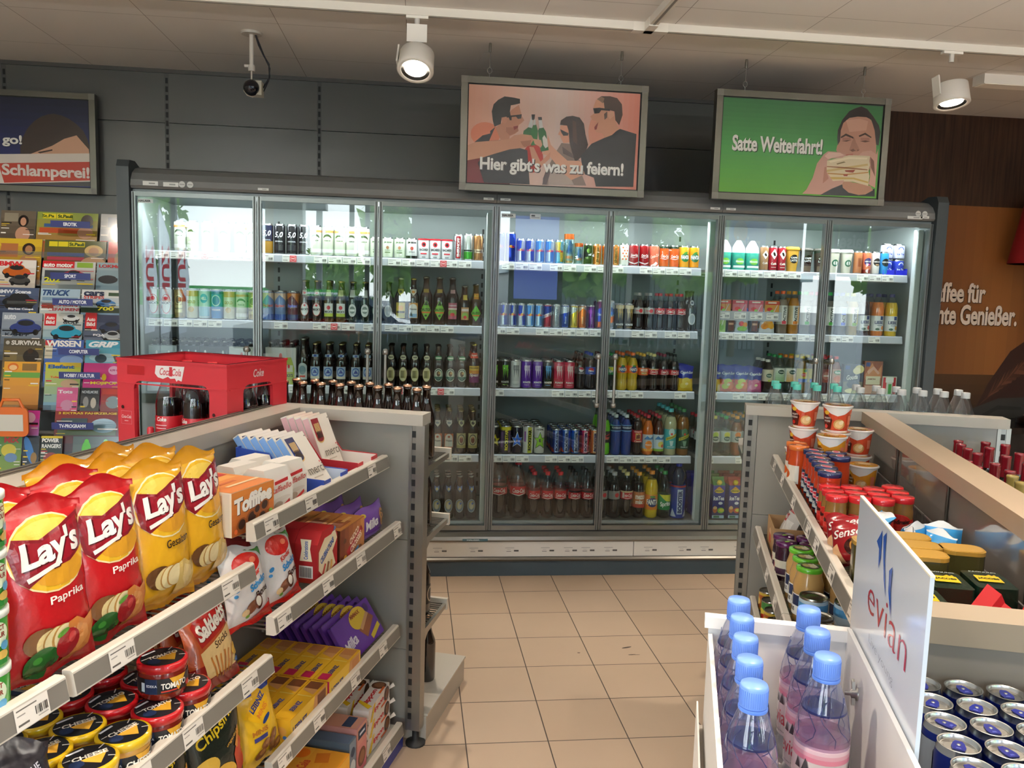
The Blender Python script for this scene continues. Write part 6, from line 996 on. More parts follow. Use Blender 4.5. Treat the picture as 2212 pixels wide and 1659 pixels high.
sa_=A().p([(-.055,.05),(-.03,.078),(.05,.09),(.062,.03),(-.045,.0)],'a5201c').p([(-.05,-.01),(.06,.026),(.06,-.07),(-.04,-.07)],'ecc98a').x('Saltletts',.004,.044,.11,.036,'f6eee0',.04,.25,.3,sh=(.0012,-.0012,'5a1410')).x('Sticks',.014,.0,.05,.016,'4a2c18',.01,.1,.3)
for i in range(6): sa_.r(-.02+.012*i,-.05-.002*(i%3),.0045,.05,['c8803a','b06a2a'][i%2],.3-.12*i)
sa_.e(.058,-.036,.03,.03,'e0b040').e(.064,-.062,.024,.012,'3a7ab8')
ss=T('salt_stick_bag','salt sticks','',pillow(.155,.2,.055,lambda u,v:'8c1a14' if v<.3 or v>.92 else 'b8542a',sa_,'wrap',12,16,.06,.0014,4,0,'6a1410'))
left(ss,-1.04,-.10,.704,-.1,'red salt stick bag leaning at the shelf end',rx=math.radians(-16)); left(ss,-1.03,-.18,.704,.05,'red salt stick bag behind the front one',rx=math.radians(-12)); left(ss,-1.02,-.25,.704,.1,'red salt stick bag third in the row',rx=math.radians(-10))
for o in bpy.data.objects:
    if o.name.startswith('salt_stick_bag'): o['group']='red salt stick bags'
ca=A().x('Chipsfrisch',.004,.066,.15,.034,'e8c82a',.02,.15,.45).e(-.05,-.02,.07,.05,'e2b84a',.3).e(.0,-.05,.07,.05,'d8a838',-.2).e(-.045,-.08,.06,.04,'e8c866').p([(.03,-.02),(.05,.02),(.07,.0),(.07,-.06),(.04,-.08)],'b83a1c').p([(.035,.0),(.055,.04),(.06,.02),(.045,-.01)],'d8842a').e(.06,-.1,.03,.02,'7aa03a').x('ungarisch',.03,.02,.05,.01,'d8a03a',.01,.1,.45)
cf=T('crisp_bag','crisps','',pillow(.185,.275,.075,lambda u,v:'17201a',ca,'foil',14,20,.055,.002,9,-.02,'10150f',flare=.02))
left(cf,-1.02,-.115,.4,-.2,'black crisp bag with yellow script, beside mini biscuits','black crisp bags below',rx=math.radians(-8)); left(cf,-1.19,-.125,.4,-.05,'black crisp bag with yellow script, cut by the frame','black crisp bags below',rx=math.radians(-8)); left(cf,-1.03,-.215,.4,.1,'black crisp bag behind the mini biscuit side one','black crisp bags below',rx=math.radians(-8))
pa=A().x('BEAT THE',.03,.03,.06,.012,'d8d4dc',.02,.1,.2).x('SWEET',.03,.014,.05,.012,'d8d4dc',.02,.1,.2).e(-.01,-.04,.09,.05,'a85a3a').e(-.01,-.04,.08,.042,'e0c8a0')
pb=T('sweets_bag','sweets','',pillow(.19,.14,.07,lambda u,v:'3a1c58' if u<.45 else '2c2a30',pa,'foil',14,14,.07,.004,11,0,'22123a'))
left(pb,-1.60,-.10,.704,-.2,'dark purple shiny bag at bottom left corner','',rx=math.radians(-20)); left(pb,-1.62,-.2,.704,.1,'dark purple shiny bag behind the front one','',rx=math.radians(-10))
# ---- brown bottles on the far end shelves
mbot=beer(.0325,.262,None,None,'plain brown bottle',glass='1a0d06',cap='c9a184'); mbl=beer(.0325,.262,A().r(0,0,.05,.07,'2a2420').e(0,.0,.034,.056,'b8a890').e(0,0,.026,.046,'2a2420'),None,'brown bottle with dark label',glass='1a0d06',cap='c9a184',cat='bottle')
for j in range(2):
    for i in range(13):
        v=-.045-.0715*i; mbot.put(GL.w(.105+.085*j,v+(.006 if j else 0),.9835),.3*i,f"{ORD[i]} brown bottle from the right, {['near','far'][j]} row on gondola end top shelf",'brown bottles on the end top shelf')
for z,t,k in ((.7335,mbot,'second'),(.4035,mbl,'third')):
    for i in range(3):
        for j in range(2): t.put(GL.w(.105+.085*j,-.045-.0715*i,z),1.2,f"brown bottle, {ORD[i]} from right, {['near','far'][j]} row, {k} end shelf",'brown bottles on the lower end shelves')
for i,(u,v) in enumerate(((.20,-.075),(.30,-.055),(.17,-.15))): mbot.put(GL.w(u,v,.0985),.2,['brown bottle standing foremost on the end plinth','brown bottle behind the foremost one on end plinth','brown bottle at inner side of the end plinth'][i],'brown bottles on the end plinth')
# ---- red crate of cola bottles behind the gondola
cr=empty('bottle_crate','red plastic crate of cola bottles behind snack gondola','crate',GL.w(-.095,-.735,.9785),-GL.a-math.radians(6.8))
W_,Dp,H_=.436,.318,.352; t_=.012
def window(w_,h_,a,b,z0,z1,r):  # one wall with an opening, built as posts and rails (outline tilted into place by caller)
    return
m=MB(); RC='c4303a'
def wall(m,w_,f):
    """wall in local (s,z): posts, top band with rounded corners, bottom band"""
    pw=.068; zt=H_-.072; zb=.075; r=.028
    m.ext([(-w_/2,0),(-w_/2+pw,0),(-w_/2+pw,zt)]+[(-w_/2,zt)],0,t_,RC,'plastic',1) if False else None
    segs=[[(-w_/2,0),(w_/2,0),(w_/2,zb),(-w_/2,zb)],[(-w_/2,zb),(-w_/2+pw,zb),(-w_/2+pw,zt-r)]+[(-w_/2+pw+r-r*math.cos(a*PI/8),zt-r+r*math.sin(a*PI/8)) for a in range(1,5)]+[(-w_/2,zt)],[(w_/2,zb),(w_/2,zt),(w_/2-pw-r,zt)]+[(w_/2-pw-r+r*math.sin(a*PI/8),zt-r+r*math.cos(a*PI/8)) for a in range(1,5)]+[(w_/2-pw,zb)],[(-w_/2,zt),(w_/2,zt),(w_/2,H_),(-w_/2,H_)]]
    for P in segs:
        mm=MB().ext(P,0,t_,RC,'plastic',1); m.add([f(p) for p in mm.v],mm.f,RC,'plastic')
    mm=MB().box(-w_/2-.002,w_/2+.002,-.003,t_,H_-.008,H_,RC,'plastic').box(-w_/2,w_/2,-.0025,0,zt-.012,zt-.008,RC,'plastic'); m.add([f(p) for p in mm.v],mm.f,RC,'plastic')
wall(m,W_,lambda p:(p[0],-Dp/2+p[1],p[2])); wall(m,W_,lambda p:(-p[0],Dp/2-p[1],p[2])); wall(m,Dp-2*t_,lambda p:(W_/2-p[1],p[0],p[2])); wall(m,Dp-2*t_,lambda p:(-W_/2+p[1],-p[0],p[2]))
m.box(-W_/2+t_,W_/2-t_,-Dp/2+t_,Dp/2-t_,0,.008,RC,'plastic'); ob('shell',m,cr)
dv=MB()
for i in range(1,4):
    for j in range(1,3): dv.lathe([(.0115,.008),(.011,.105),(.008,.11),(0,.11)],RC,'plastic',10,ox=-W_/2+W_*i/4,oy=-Dp/2+Dp*j/3)
for i in range(1,4): dv.lathe([(.0115,.008),(.011,.12),(.008,.125),(0,.125)],RC,'plastic',10,ox=-W_/2+W_*i/4,oy=-Dp/2+.026)
ob('divider_pegs',dv,cr)
lg=MB(); a=A().p([(-.058,.02),(.056,.022),(.044,-.026),(.03,-.022),(.024,-.028),(.018,-.018),(.0,-.02),(-.01,-.014),(-.03,-.022),(-.05,-.018),(-.062,-.006)],'e6dcd8').x('Coca-Cola',.0,.002,.085,.024,'c8525a',.02,.3).r(.002,.003,.012,.03,RC); a.put(lg,flat('-y',(.0,-Dp/2-.0003,H_-.038)),'plastic'); A().x('Coke',0,0,.055,.026,'ead4d2',.02,.25).put(lg,flat('+x',(W_/2+.0003,.0,H_-.038)),'plastic')
for sx in (-1,1): A().r(0,0,.044,.044,'d4848a').r(0,0,.042,.042,RC).x('Coca-Cola',0,.003,.038,.011,'ead4d2',.015,.3).r(0,-.011,.016,.003,'d8a0a4').e(-.014,.034,.012,.012,'3a0508').put(lg,flat('-y',(sx*(W_/2-.036),-Dp/2-.0003,.155)),'plastic')
A().r(-.14,0,.07,.03,'a9141c').put(lg,flat('-y',(0,-Dp/2-.0003,H_-.038)),'plastic'); ob('crate_lettering',lg,cr)
cb=pet(.0425,.318,'170605','c81f28',.26,.50,A().r(-.03,0,.05,.07,'c8303a').x('Coke',.022,.028,.034,.014,'f0e4e0',.03,.2).r(-.034,.022,.034,.004,'f0dcd8').r(-.036,.008,.03,.02,'d8686e').r(-.034,-.014,.034,.012,'d05058').r(.02,.008,.04,.003,'e8b8b8').r(.02,-.002,.036,.003,'e8b8b8').r(.022,-.02,.03,.006,'e8b8b8'),'cola bottle in red crate',lab='c21f2a',fill=.66)
iv=Matrix.Translation(cr.location)@Matrix.Rotation(-GL.a-math.radians(6.8),4,'Z')
for i in range(4):
    for j in range(3):
        if (i,j) in ((0,0),(0,1)): continue
        p=iv@Vector((-W_/2+W_*(i+.5)/4,-Dp/2+Dp*(j+.5)/3,.0085)); cb.put(p,-.35-.5*i,f"cola bottle, {ORD[i]} from left, {['front','middle','back'][j]} row of the red crate",'cola bottles in the red crate')
# ================================================================ right gondola
gr=empty('jar_gondola','grey double sided gondola holding jars and coffee, right','gondola',(GR.ox,GR.oy,0),GR.rz())
m=MB()
for z0,z1 in ((.1,.735),(.737,1.135)): m.box(.046,.905,-.002,.03,z0,z1,'8f8c84','panel')
ob('end_panel',m,gr); ob('end_cap',MB().box(-.004,.93,-.034,.05,1.135,1.172,'a7a196','paint'),gr)
for x0 in (-.002,.9):
    m=MB(); m.box(x0,x0+.012,-.006,.04,.06,1.135,'98958d','steel').box(x0+.012,x0+.03,-.004,.04,.06,1.135,'8c8a84','steel').box(x0+.03,x0+.046,-.006,.04,.06,1.135,'9a978f','steel'); slots(m,x0+.02,-.0045,.1,1.09,25,.014,.022); m.lathe([(.035,0),(.035,.008),(.012,.014),(.012,.06)],'1c1a18','rubber',16,ox=x0+.02,oy=.02); ob('slotted_upright',m,gr)
mat('mirrorpanel',.07,spec=.8,coat=.6)
m=MB()
for i in range(4):
    y1=-.036-.52*i; m.box(.432,.49,y1-.517,y1,.1,1.13,'8a8178','mirrorpanel')
ob('back_panel',m,gr); ob('top_cap',MB().box(.418,.505,-2.12,-.036,1.13,1.172,'b09c84','paint'),gr)
m=MB()
for i in range(1,4): m.lathe([(.004,.975),(.004,1.13)],'5a544c','steel',8,ox=.427,oy=-.036-.52*i-.001)
ob('clip_rod',m,gr)
ob('end_panel',MB().box(.03,.93,-2.178,-2.122,.1,1.135,'7d7468','panel'),gr); ob('end_cap',MB().box(.026,.935,-2.182,-2.118,1.135,1.172,'94846f','paint'),gr)
ob('kick_base',MB().box(.06,.9,-2.12,-.01,0,.07,'3a3a3a','plastic'),gr)
for nm,x1,zt,y0,y1,tags in (('T1',.105,.995,-.985,-.08,(-.2,-.45,-.75)),('T1b',.105,.995,-2.05,-.99,(-1.06,-1.2,-1.42,-1.66)),('T2',.058,.71,-.985,-.08,(-.3,-.6,-.85)),('T2b',.058,.71,-2.05,-.99,(-1.2,-1.5)),('T3',.055,.43,-.985,-.08,(-.3,)),('T3b',.055,.43,-2.05,-.99,()),('T4',.05,.107,-.985,-.08,()),('T4b',.05,.107,-2.05,-.99,())):
    zs=zt-.028 if nm[1]!='4' else zt-.012
    if nm[1]=='4': s=ob('base_shelf',MB().box(x1+.016,.43,y0,y1,.0725,zs,'a09a8e','paint'),gr)
    else: s=ob('shelf',wire_tray(x1+.014,.43,y0,y1,zs,step=.014,fence=.40 if nm[1]=='1' else None),gr)
    gondola_rail(s,x1,y0,y1,zt,-1,tags,seed=1)
def right(t,u,v,z,rot=0.,label=None,group=None,rx=0.,ry=0.): return t.put(GR.w(u,v,z),-PI/2-GR.a+rot,label,group,rx,ry)
ZT=.9675; Z2=.6825
# ---- noodle cups
def ncup(c1,c2,desc):
    b=MB().lathe([(.034,0),(.035,.004),(.0455,.082),(.0465,.086)],'efece6','gloss',28); rf=lambda y:.035+.0108*(y+.043)/.082
    A().p([(-.06,-.036),(.06,-.036),(.06,.038),(.045,.035),(.022,.02),(-.0,.013),(-.022,.02),(-.045,.035),(-.06,.038)],c1).p([(-.056,-.034),(-.02,-.034),(-.016,-.0),(-.034,.016),(-.056,.022)],'4a1812' if c2 else '7a4a14').e(-.038,.022,.02,.014,'e8b83a').e(.006,-.014,.036,.034,'c8965a').e(.006,-.014,.026,.024,'e8c48a',.4).e(.012,-.008,.016,.012,'f0dcb0',.8).x('SPAGHETTI',-.034,.004,.024,.006,'f0e4d8',.02).x('BOLOGNESE',-.034,-.006,.024,.006,'f0e4d8',.02).e(-.036,-.024,.014,.014,'c8281e').r(.04,.0,.014,.03,'d87a5a').put(b,cylmap(rf,.043),'gloss',cut=.01,cuty=.014)
    l=MB().lathe([(.0462,.084),(.0495,.085),(.0495,.089),(.046,.0905),(0,.0905)],'e8e2da','gloss',30); A().e(0,0,.09,.09,c1,n=30).e(.0,.012,.06,.05,'d8a05a').e(.0,.012,.04,.034,'f0d8a8').p([(-.04,-.012),(.04,-.012),(.03,-.032),(-.03,-.032)],'e8b83a').x('NUDELN',0,-.021,.046,.012,'6a1c14',.03).put(l,flat('+z',(0,0,.0905)),'gloss')
    return T('noodle_cup','noodle cup',desc,b,[('foil_lid',l,None)])
nr,ny=ncup('c2492c',1,'red noodle cup'),ncup('d8902a',0,'orange noodle cup'); HC=.091
for t,u,v,k,l in ((nr,-.365,.165,0,'lowest red noodle cup of the left tall stack'),(nr,-.365,.165,1,'middle red noodle cup of the left tall stack'),(nr,-.365,.165,2,'topmost red noodle cup of the left tall stack'),(nr,-.42,.262,0,'lowest red noodle cup of the second tall stack'),(nr,-.42,.262,1,'middle red noodle cup of the second tall stack'),(nr,-.42,.262,2,'topmost red noodle cup of the second tall stack'),(nr,-.33,.352,0,'lower red noodle cup of the short right stack'),(nr,-.33,.352,1,'upper red noodle cup of the short right stack'),(ny,-.51,.235,0,'lower orange noodle cup behind the sauce jars'),(ny,-.51,.235,1,'upper orange noodle cup in front of the red stacks'),(nr,-.255,.17,0,'red noodle cup behind the left tall stack'),(ny,-.50,.34,0,'single orange noodle cup beside the short stack')):
    right(t,u,v,ZT+HC*k,1.15+.15*k,l,'noodle cups on the jar shelf')
# ---- sauce jars
def jar(r,h,sauce,lidc,lr,a,art_lid,lh=.014,m='gloss',neck=.86,bulge=False):
    P=[(r*.9,0),(r,.006),(r,h*.66),(r*.94,h*.74),(lr*.94,h*neck),(lr*.94,h-.008)] if not bulge else [(r*.85,0),(r*.97,.008),(r*.97,h*.55),(r*1.02,h*.62),(r,h*.72),(lr*.95,h*.86),(lr*.94,h-.008)]
    b=MB().lathe(P,sauce,m,26); a and a.put(b,cylmap(r+.0004,h*.34),'print',cut=r*.3)
    l=MB().lathe([(lr*.98,h-lh),(lr,h-lh+.001),(lr,h-.002),(lr*.95,h),(0,h)],lidc,'gloss',28); art_lid and art_lid.put(l,flat('+z',(0,0,h)),'print')
    return T('sauce_jar','jar','',b,[('lid',l,None)])
ba_=A().r(0,0,.12,.062,'16233f').e(.0,.012,.036,.022,'dfe0e2').e(.0,.012,.032,.018,'c8283a').x('Barilla',0,.012,.026,.007,'f0ece6',.02,.2).x('BASILICO',.0,-.01,.044,.008,'e6e6e2',.03).r(0,-.02,.02,.01,'c8d0c8').e(.03,-.022,.014,.008,'6ab03a')
jb=jar(.0315,.142,'b0391a','1d2550',.0325,ba_,A().e(0,0,.04,.024,'dfe0e2').e(0,0,.034,.018,'c8485a')); jo=jar(.0315,.142,'b8451c','d8702a',.0325,A().r(0,0,.1,.06,'e0d8c8').e(0,.0,.04,.03,'c8581c'),A().e(0,0,.03,.02,'e8a05a'))
for i in range(6): right(jb,-.915+.0665*i,.166+.001*i,ZT,.55,f'{ORD[i]} blue lidded tomato sauce jar of the front file, counting from viewer','blue lidded tomato sauce jars')
for i in range(2): right(jb,-.665+.0665*i+.004,.236,ZT,-.2,f"{['nearer','farther'][i]} blue lidded tomato sauce jar of the short second file",'blue lidded tomato sauce jars')
for i in range(2): right(jo,-.512+.0*i-.0+.066*i,.135-.0*i,ZT,0,f"{['nearer','farther'][i]} orange lidded sauce jar at shelf edge",'orange lidded sauce jars')
mj=A().r(0,-.006,.14,.05,'c42a22').e(-.004,.012,.062,.04,'e04034').e(-.004,.012,.058,.036,'c42a22').x('Händlmaier',-.002,.012,.052,.012,'2a0c0a',.04,.2,.12).r(.05,-.01,.03,.024,'d8584c').r(0,-.024,.08,.004,'e0a090')
jm=jar(.0275,.115,'8a6432','c9252a',.0282,mj,None,.016,neck=.84)
for i in range(3):
    for j in range(4):
        right(jm,-1.085+.0572*i+(.04 if j==3 else 0),.158+.0572*j,ZT,.95+.1*j,f"red lidded mustard jar, {['near','middle','far'][i]} row, {ORD[j]} from the shelf edge",'red lidded mustard jars')
# ---- coffee, sugar and tins
th=pillow(.07,.16,.05,lambda u,v:'3a9ad0' if abs(u-.5)>.36 else 'dfe6ea',A().e(0,.02,.05,.1,'eef0f0').r(0,.03,.034,.022,'e0b02a').x('THOMY',0,.03,.028,.007,'3a2a14',.03).x('SALZ',0,.0,.03,.01,'5a7a9a',.02),'wrap',10,12,.06,.0006,3,0,'3a8ac8'); th=T('food_pack','food pack','',th)
right(th,-1.19,.150,ZT,.3,'blue and white pack lying by the mustard jars','',rx=math.radians(-55))
se=A().x('Senseo',.0,.027,.09,.02,'f0e8de',.015,.2,.15).e(.01,-.008,.05,.04,'3a1410').e(.01,-.008,.02,.028,'c88a3a',.5).e(.01,-.008,.013,.02,'7a4a1c',.5).p([(-.05,-.01),(-.034,-.0),(-.018,-.045),(-.05,-.045)],'d8a87a')
sb=T('coffee_bag','coffee','',pillow(.12,.098,.045,lambda u,v:'8e161c' if v>.12 else '5a0f12',se,'foil',14,18,.05,.0012,12,-.02,'7a1418',ear=.04))
right(sb,-1.285,.162,ZT+.014,.8,'dark red coffee pad bag by the blue pack','dark red coffee pad bags',rx=math.radians(-14),ry=-.3); right(sb,-1.362,.162,ZT+.014,.8,'dark red coffee pad bag partly hidden by the white sign','dark red coffee pad bags',rx=math.radians(-14),ry=-.3)
su=T('sugar_pack','sugar','',pillow(.085,.095,.05,lambda u,v:'dfe4e6' if (v<.55 or v>.9) else '3a9ad8',A().x('ZUCKER',0,-.012,.06,.012,'3a5a9a',.03),'wrap',8,10,.05,.0012,5,0,'c8d8e4',ear=.03))
for i,(u,v) in enumerate(((-1.235,.30),(-1.305,.275),(-1.305,.345),(-1.235,.375))): right(su,u,v,ZT,-.8+.7*i,['blue and white sugar pack nearest the mustard jars','blue and white sugar pack leaning to the left','blue and white sugar pack beside the wire fence','blue and white sugar pack at the back'][i],'blue and white sugar packs',rx=math.radians(-8))
tin=MB(); o_=rrect(.086,.062,.022,6); tin.ext(o_,0,.098,'4a4424','gloss',2); tin.ext(rrect(.088,.064,.023,6),.092,.1005,'b58b3a','gloss',2); tin.ext(rrect(.078,.054,.02,6),.1005,.1012,'c2984a','gloss',2)
tn=T('coffee_tin','tin','',tin)
for u,v,k,l in ((-1.45,.352,0,'gold lidded tin standing apart by the wire fence'),(-1.383,.262,0,'gold lidded tin farthest of the middle row'),(-1.449,.268,0,'gold lidded tin in the middle of the row'),(-1.515,.262,0,'gold lidded tin nearest of the middle row'),(-1.449,.174,0,'gold lidded tin half hidden behind white sign, farther'),(-1.515,.172,0,'gold lidded tin half hidden behind white sign, nearest')): right(tn,u,v,ZT,-PI/2*0+PI/2,l,'gold lidded coffee tins')
jk=MB(); jk.ext(rrect(.112,.078,.008),0,.082,'10241a','foil',2); jk.v=[(x*(1-.04*(z>.05)),y*(1-.04*(z>.05))+.002*math.sin(x*60),z+.0015*math.sin(x*90+y*70)*(z>.05)) for x,y,z in jk.v]
A().r(.0,.0,.036,.046,'e0b82a').p([(-.018,.0),(-.026,.008),(-.02,.012),(-.026,.018),(-.018,.02)],'e0b82a').x('JACOBS',0,.0,.04,.012,'17301c',.03,.1,PI/2).x('KRÖNUNG',-.04,.0,.05,.008,'c8d0c4',.0,.1,PI/2).put(jk,flat('+z',(0,0,.0836)),'foil',cut=.02); A().r(0,0,.05,.06,'123a20').x('JACOBS',0,0,.05,.014,'e0b82a',.03).put(jk,flat('-y',(0,-.0405,.04)),'foil')
jc=T('coffee_pack','coffee','',jk)
for u,v,l in ((-1.625,.272,'dark green coffee brick nearest the white sign'),(-1.60,.357,'dark green coffee brick beside the wire fence'),(-1.625,.185,'dark green coffee brick behind, partly covered by the sign'),(-1.745,.20,'dark green coffee brick hidden low behind the sign')): right(jc,u,v,ZT,0,l,'dark green coffee bricks')
rp=MB(); rp.ext([(-.05,0),(.05,0),(.04,.05),(.0,.135),(-.045,.06)],-.026,.026,'c2232a','card',1); A().e(.0,.0,.03,.02,'e8b0a8',.4).put(rp,flat('-y',(0,-.03,.05)),'card'); rpk=T('tea_pack','tea pack','',rp)
for i,(u,v,r) in enumerate(((-1.82,.29,.1),(-1.81,.378,.2),(-1.915,.285,.1),(-1.91,.372,.2))): right(rpk,u,v,ZT,r+PI/2,['red pointed pack nearest the white sign','red pointed pack in the middle by near end panel','red pointed pack beside the mirror panel','red pointed pack closest to the near end panel'][i],'red pointed packs')
# ---- second shelf: purple and green lidded jars, tins, bagged goods
pl=A().e(.004,.0,.012,.02,'7ab03a',.4); jp=jar(.033,.125,'2c1022','4c1848',.034,A().r(0,0,.11,.05,'cfc9b4').r(-.02,.004,.03,.016,'c8283a').r(.02,-.01,.04,.02,'3a1a30'),pl,.014)
for i in range(2):
    for j in range(2): right(jp,-.60+.075*i-.01*j,.105+.0715*j,Z2,.3,f"purple lidded jar, {['nearer','farther'][i]}, {['edge','inner'][j]} file",'purple lidded jars on the second shelf')
gp=A().r(-.01,0,.12,.06,'e4e2da').r(.018,.012,.05,.03,'1c2a4c').x('APFELMUS',-.02,-.014,.05,.012,'3a3428',.03).e(-.03,.012,.03,.03,'c8c06a').r(.036,-.02,.02,.02,'e8c8a8')
jg=jar(.041,.16,'b8935a','5fb02c',.0365,gp,A().e(0,.0,.05,.05,'4a4a34').e(.0,.006,.034,.024,'d8d0b4').e(-.006,-.008,.026,.02,'b8a86a').r(0,.016,.03,.004,'e8e4da'),.012,bulge=True)
for i in range(3): right(jg,-.955+.085*i,.125,Z2,.35,f"{['nearest','middle','farthest'][i]} green lidded apple sauce jar, edge file",'green lidded apple sauce jars')
for i in range(4): right(jg,-1.005+.086*i,.215,Z2,.3,f"{ORD[i]} green lidded apple sauce jar, inner file, from viewer",'green lidded apple sauce jars')
js=jar(.03,.13,'8a8a3a','4aa83a',.031,A().r(0,0,.1,.05,'e6e2d4').x('ANANAS',-.01,.0,.05,.014,'2a6a2a',.04).r(.01,.018,.05,.01,'c8283a'),None,.012)
for i in range(2): right(js,-.755-.066*i,.088 if i==0 else .09,Z2,.2,f"{['farther','nearer'][i]} small green lidded pickle jar at the shelf edge",'small green lidded jars') if False else None
def tincan(r,h,c,a,lab_): 
    b=MB().lathe([(r*.97,0),(r,.003),(r*.99,.006),(r*.99,h-.006),(r,h-.003),(r*.97,h)],['b8b4aa','b8b4aa',c,'b8b4aa','b8b4aa'],['lidmetal','lidmetal','print','lidmetal','lidmetal'],26,cap=False); a.put(b,cylmap(r*.99+.0003,h/2),'print',cut=r*.3)
    return T('food_can','tin can',lab_,b,[('can_lid',MB().lathe([(r*.95,h-.001),(r*.9,h-.005),(r*.5,h-.003),(0,h-.003)],'a8a49a','lidmetal',24,cap=False),None)])
tb=tincan(.037,.11,'d8d4c8',A().r(0,.032,.2,.03,'d8a81c').r(.0,-.01,.014,.07,'1c1c1c').r(.03,-.02,.03,.02,'e8e8e4').r(-.03,-.02,.03,.03,'b8c4d0'),'yellow banded tin can'); tbl=tincan(.037,.13,'b8ccd8',A().r(0,.04,.2,.02,'4a8ab8').e(0,-.01,.05,.06,'dfe8ee').e(.01,-.02,.03,.03,'c87a5a'),'pale blue tin can')
right(tb,-1.20,.115,Z2,.6,'yellow banded tin can behind the white crate'); right(tb,-1.28,.125,Z2,.2,'yellow banded tin can nearest the white crate'); right(tbl,-1.11,.115,Z2,.3,'pale blue tin can beside the apple sauce jars'); right(tbl,-1.13,.2,Z2,.1,'pale blue tin can behind the yellow banded one')
bx=MB(); 
for s in ((-.1,.1,-.075,-.072,0,.1),(-.1,.1,.072,.075,0,.1),(-.1,-.097,-.072,.072,0,.1),(.097,.1,-.072,.072,0,.1),(-.097,.097,-.072,.072,0,.003)): bx.box(*s,'b08a5e','card')
A().e(0,0,.07,.05,'d8b48a').r(.0,-.01,.05,.03,'c8502a').put(bx,flat('-y',(0,-.075,.05)),'card')
ob('shelf_carton','' or bx,None,'open brown cardboard carton at far end of the second shelf','carton',loc=GR.w(-.27,.165,Z2+.001),rot=-PI/2-GR.a)
nb_=T('snack_bag','snacks','',pillow(.12,.17,.05,lambda u,v:'c9c4bc' if v<.75 else 'a82a24',A().r(-.02,.02,.04,.03,'b02a22').r(.02,-.02,.05,.07,'e0dcd4').x('FUN',-.02,.02,.03,.012,'f0e8e0',.03),'wrap',10,12,.06,.002,13,0,'8a8680'))
for i,(u,r) in enumerate(((-.30,.2),(-.24,-.2),(-.2,.3))): right(nb_,u,.125+.04*i,Z2+.02,r,['clear and red snack bag leaning at front of the brown carton','clear and red snack bag in middle of the brown carton','clear and red snack bag at back of the brown carton'][i],'snack bags in the brown carton',rx=math.radians(-24))
cn_=[tincan(.033,.08,'c8a83a',A().r(0,.0,.08,.05,'a8581c').e(0,.0,.04,.03,'d8b45a'),'yellow and brown tin can'),tincan(.033,.08,'3a7a3a',A().e(0,-.01,.04,.04,'d8c84a').e(.01,-.02,.03,.02,'c83a2a'),'green tin can with vegetables')]
for i in range(4):
    for j in range(2): right(cn_[i%2],-.15-.1*i,.11+.085*j,.4025,.3*i,f"{['yellow and brown','green'][i%2]} tin can, {ORD[i]} from far end, {['edge','inner'][j]} file, low shelf",'tin cans on the low shelf')
# ---- water bottles on the far end shelf, wine on the hidden side
ob('end_shelf',MB().box(-.0,.92,.052,.30,.935,.958,'a5a096','steel').box(0,.92,.3,.315,.94,.985,'d8cfc0','plastic'),gr); ob('end_plinth',MB().box(0,.92,.052,.42,0,.1,'b5ada0','paint'),gr)
def wat(cap): return pet(.0365,.292,None,cap,.30,.42,None,'',tint='f0f4f4',shape='straight',capr=.44)
wt,wg=wat('4fb5a4'),wat('b8b9b8')
vs_=[.124,.2,.276,.352,.437,.513,.589,.665,.741,.817]
for i,v in enumerate(vs_):
    for j in range(2):
        t=wt if i<4 else wg; t.desc=''
        t.put(GR.w(.10+.10*j,v+(-.004 if j==0 else -.0),.9585),0,f"clear water bottle, {'teal' if i<4 else 'grey'} cap, {ORD[i]} from left, {['near','far'][j]} row",'water bottles on the far end shelf')
wo=pet(.034,.26,None,'d87a2a',.3,.6,A().r(0,0,.06,.06,'d8d4c8'),'',tint='e8ecec',shape='wave'); wo.put(GR.w(.235,.045,.1005),0,'clear bottle with orange cap low by the right gondola')
ob('wine_shelf',MB().box(.5,.92,-1.6,-.05,.76,.79,'8d877d','paint').box(.92,.932,-1.6,-.05,.76,.82,'b0a898','paint'),gr)
def wine(cap,glass):
    P=[(.033,0),(.036,.006),(.0365,.17),(.034,.195),(.018,.225),(.0145,.24),(.014,.30)]
    b=MB().lathe(P,glass,'brown',24); c=MB().lathe([(.0152,.225),(.0155,.25),(.0155,.298),(.0165,.3),(.0165,.305),(.015,.308),(0,.309)],cap,'gloss',24); l=MB(); A().r(0,0,.07,.08,'e2dccb').r(0,.01,.04,.02,'7a2430').put(l,cylmap(.0368,.08),'print',cut=.012)
    return T('wine_bottle','wine','',b,[('capsule',c,None),('label',l,None)])
wr_,wy=wine('7c1420','0c1208'),wine('a08a48','14200c')
n=0
for i,(u,v) in enumerate(((-.12,.735),(-.2,.72),(-.285,.715),(-.12,.825),(-.235,.80),(-.37,.72),(-.39,.80),(-.32,.865),(-.53,.64),(-.62,.64),(-.545,.715),(-.655,.72),(-.51,.82),(-.15,.88))):
    wr_.put(GR.w(u,v,.7905),0,f"wine bottle with dark red capsule, {ORD[i]} in the cluster behind the right gondola",'red capped wine bottles')
wy.put(GR.w(-.73,.70,.7905),0,'wine bottle with gold capsule at the frame edge','gold capped wine bottles'); wy.put(GR.w(-.82,.69,.7905),0,'wine bottle with gold capsule, the nearer one','gold capped wine bottles'); wy.put(GR.w(-.74,.79,.7905),0,'wine bottle with gold capsule, the outer one','gold capped wine bottles')
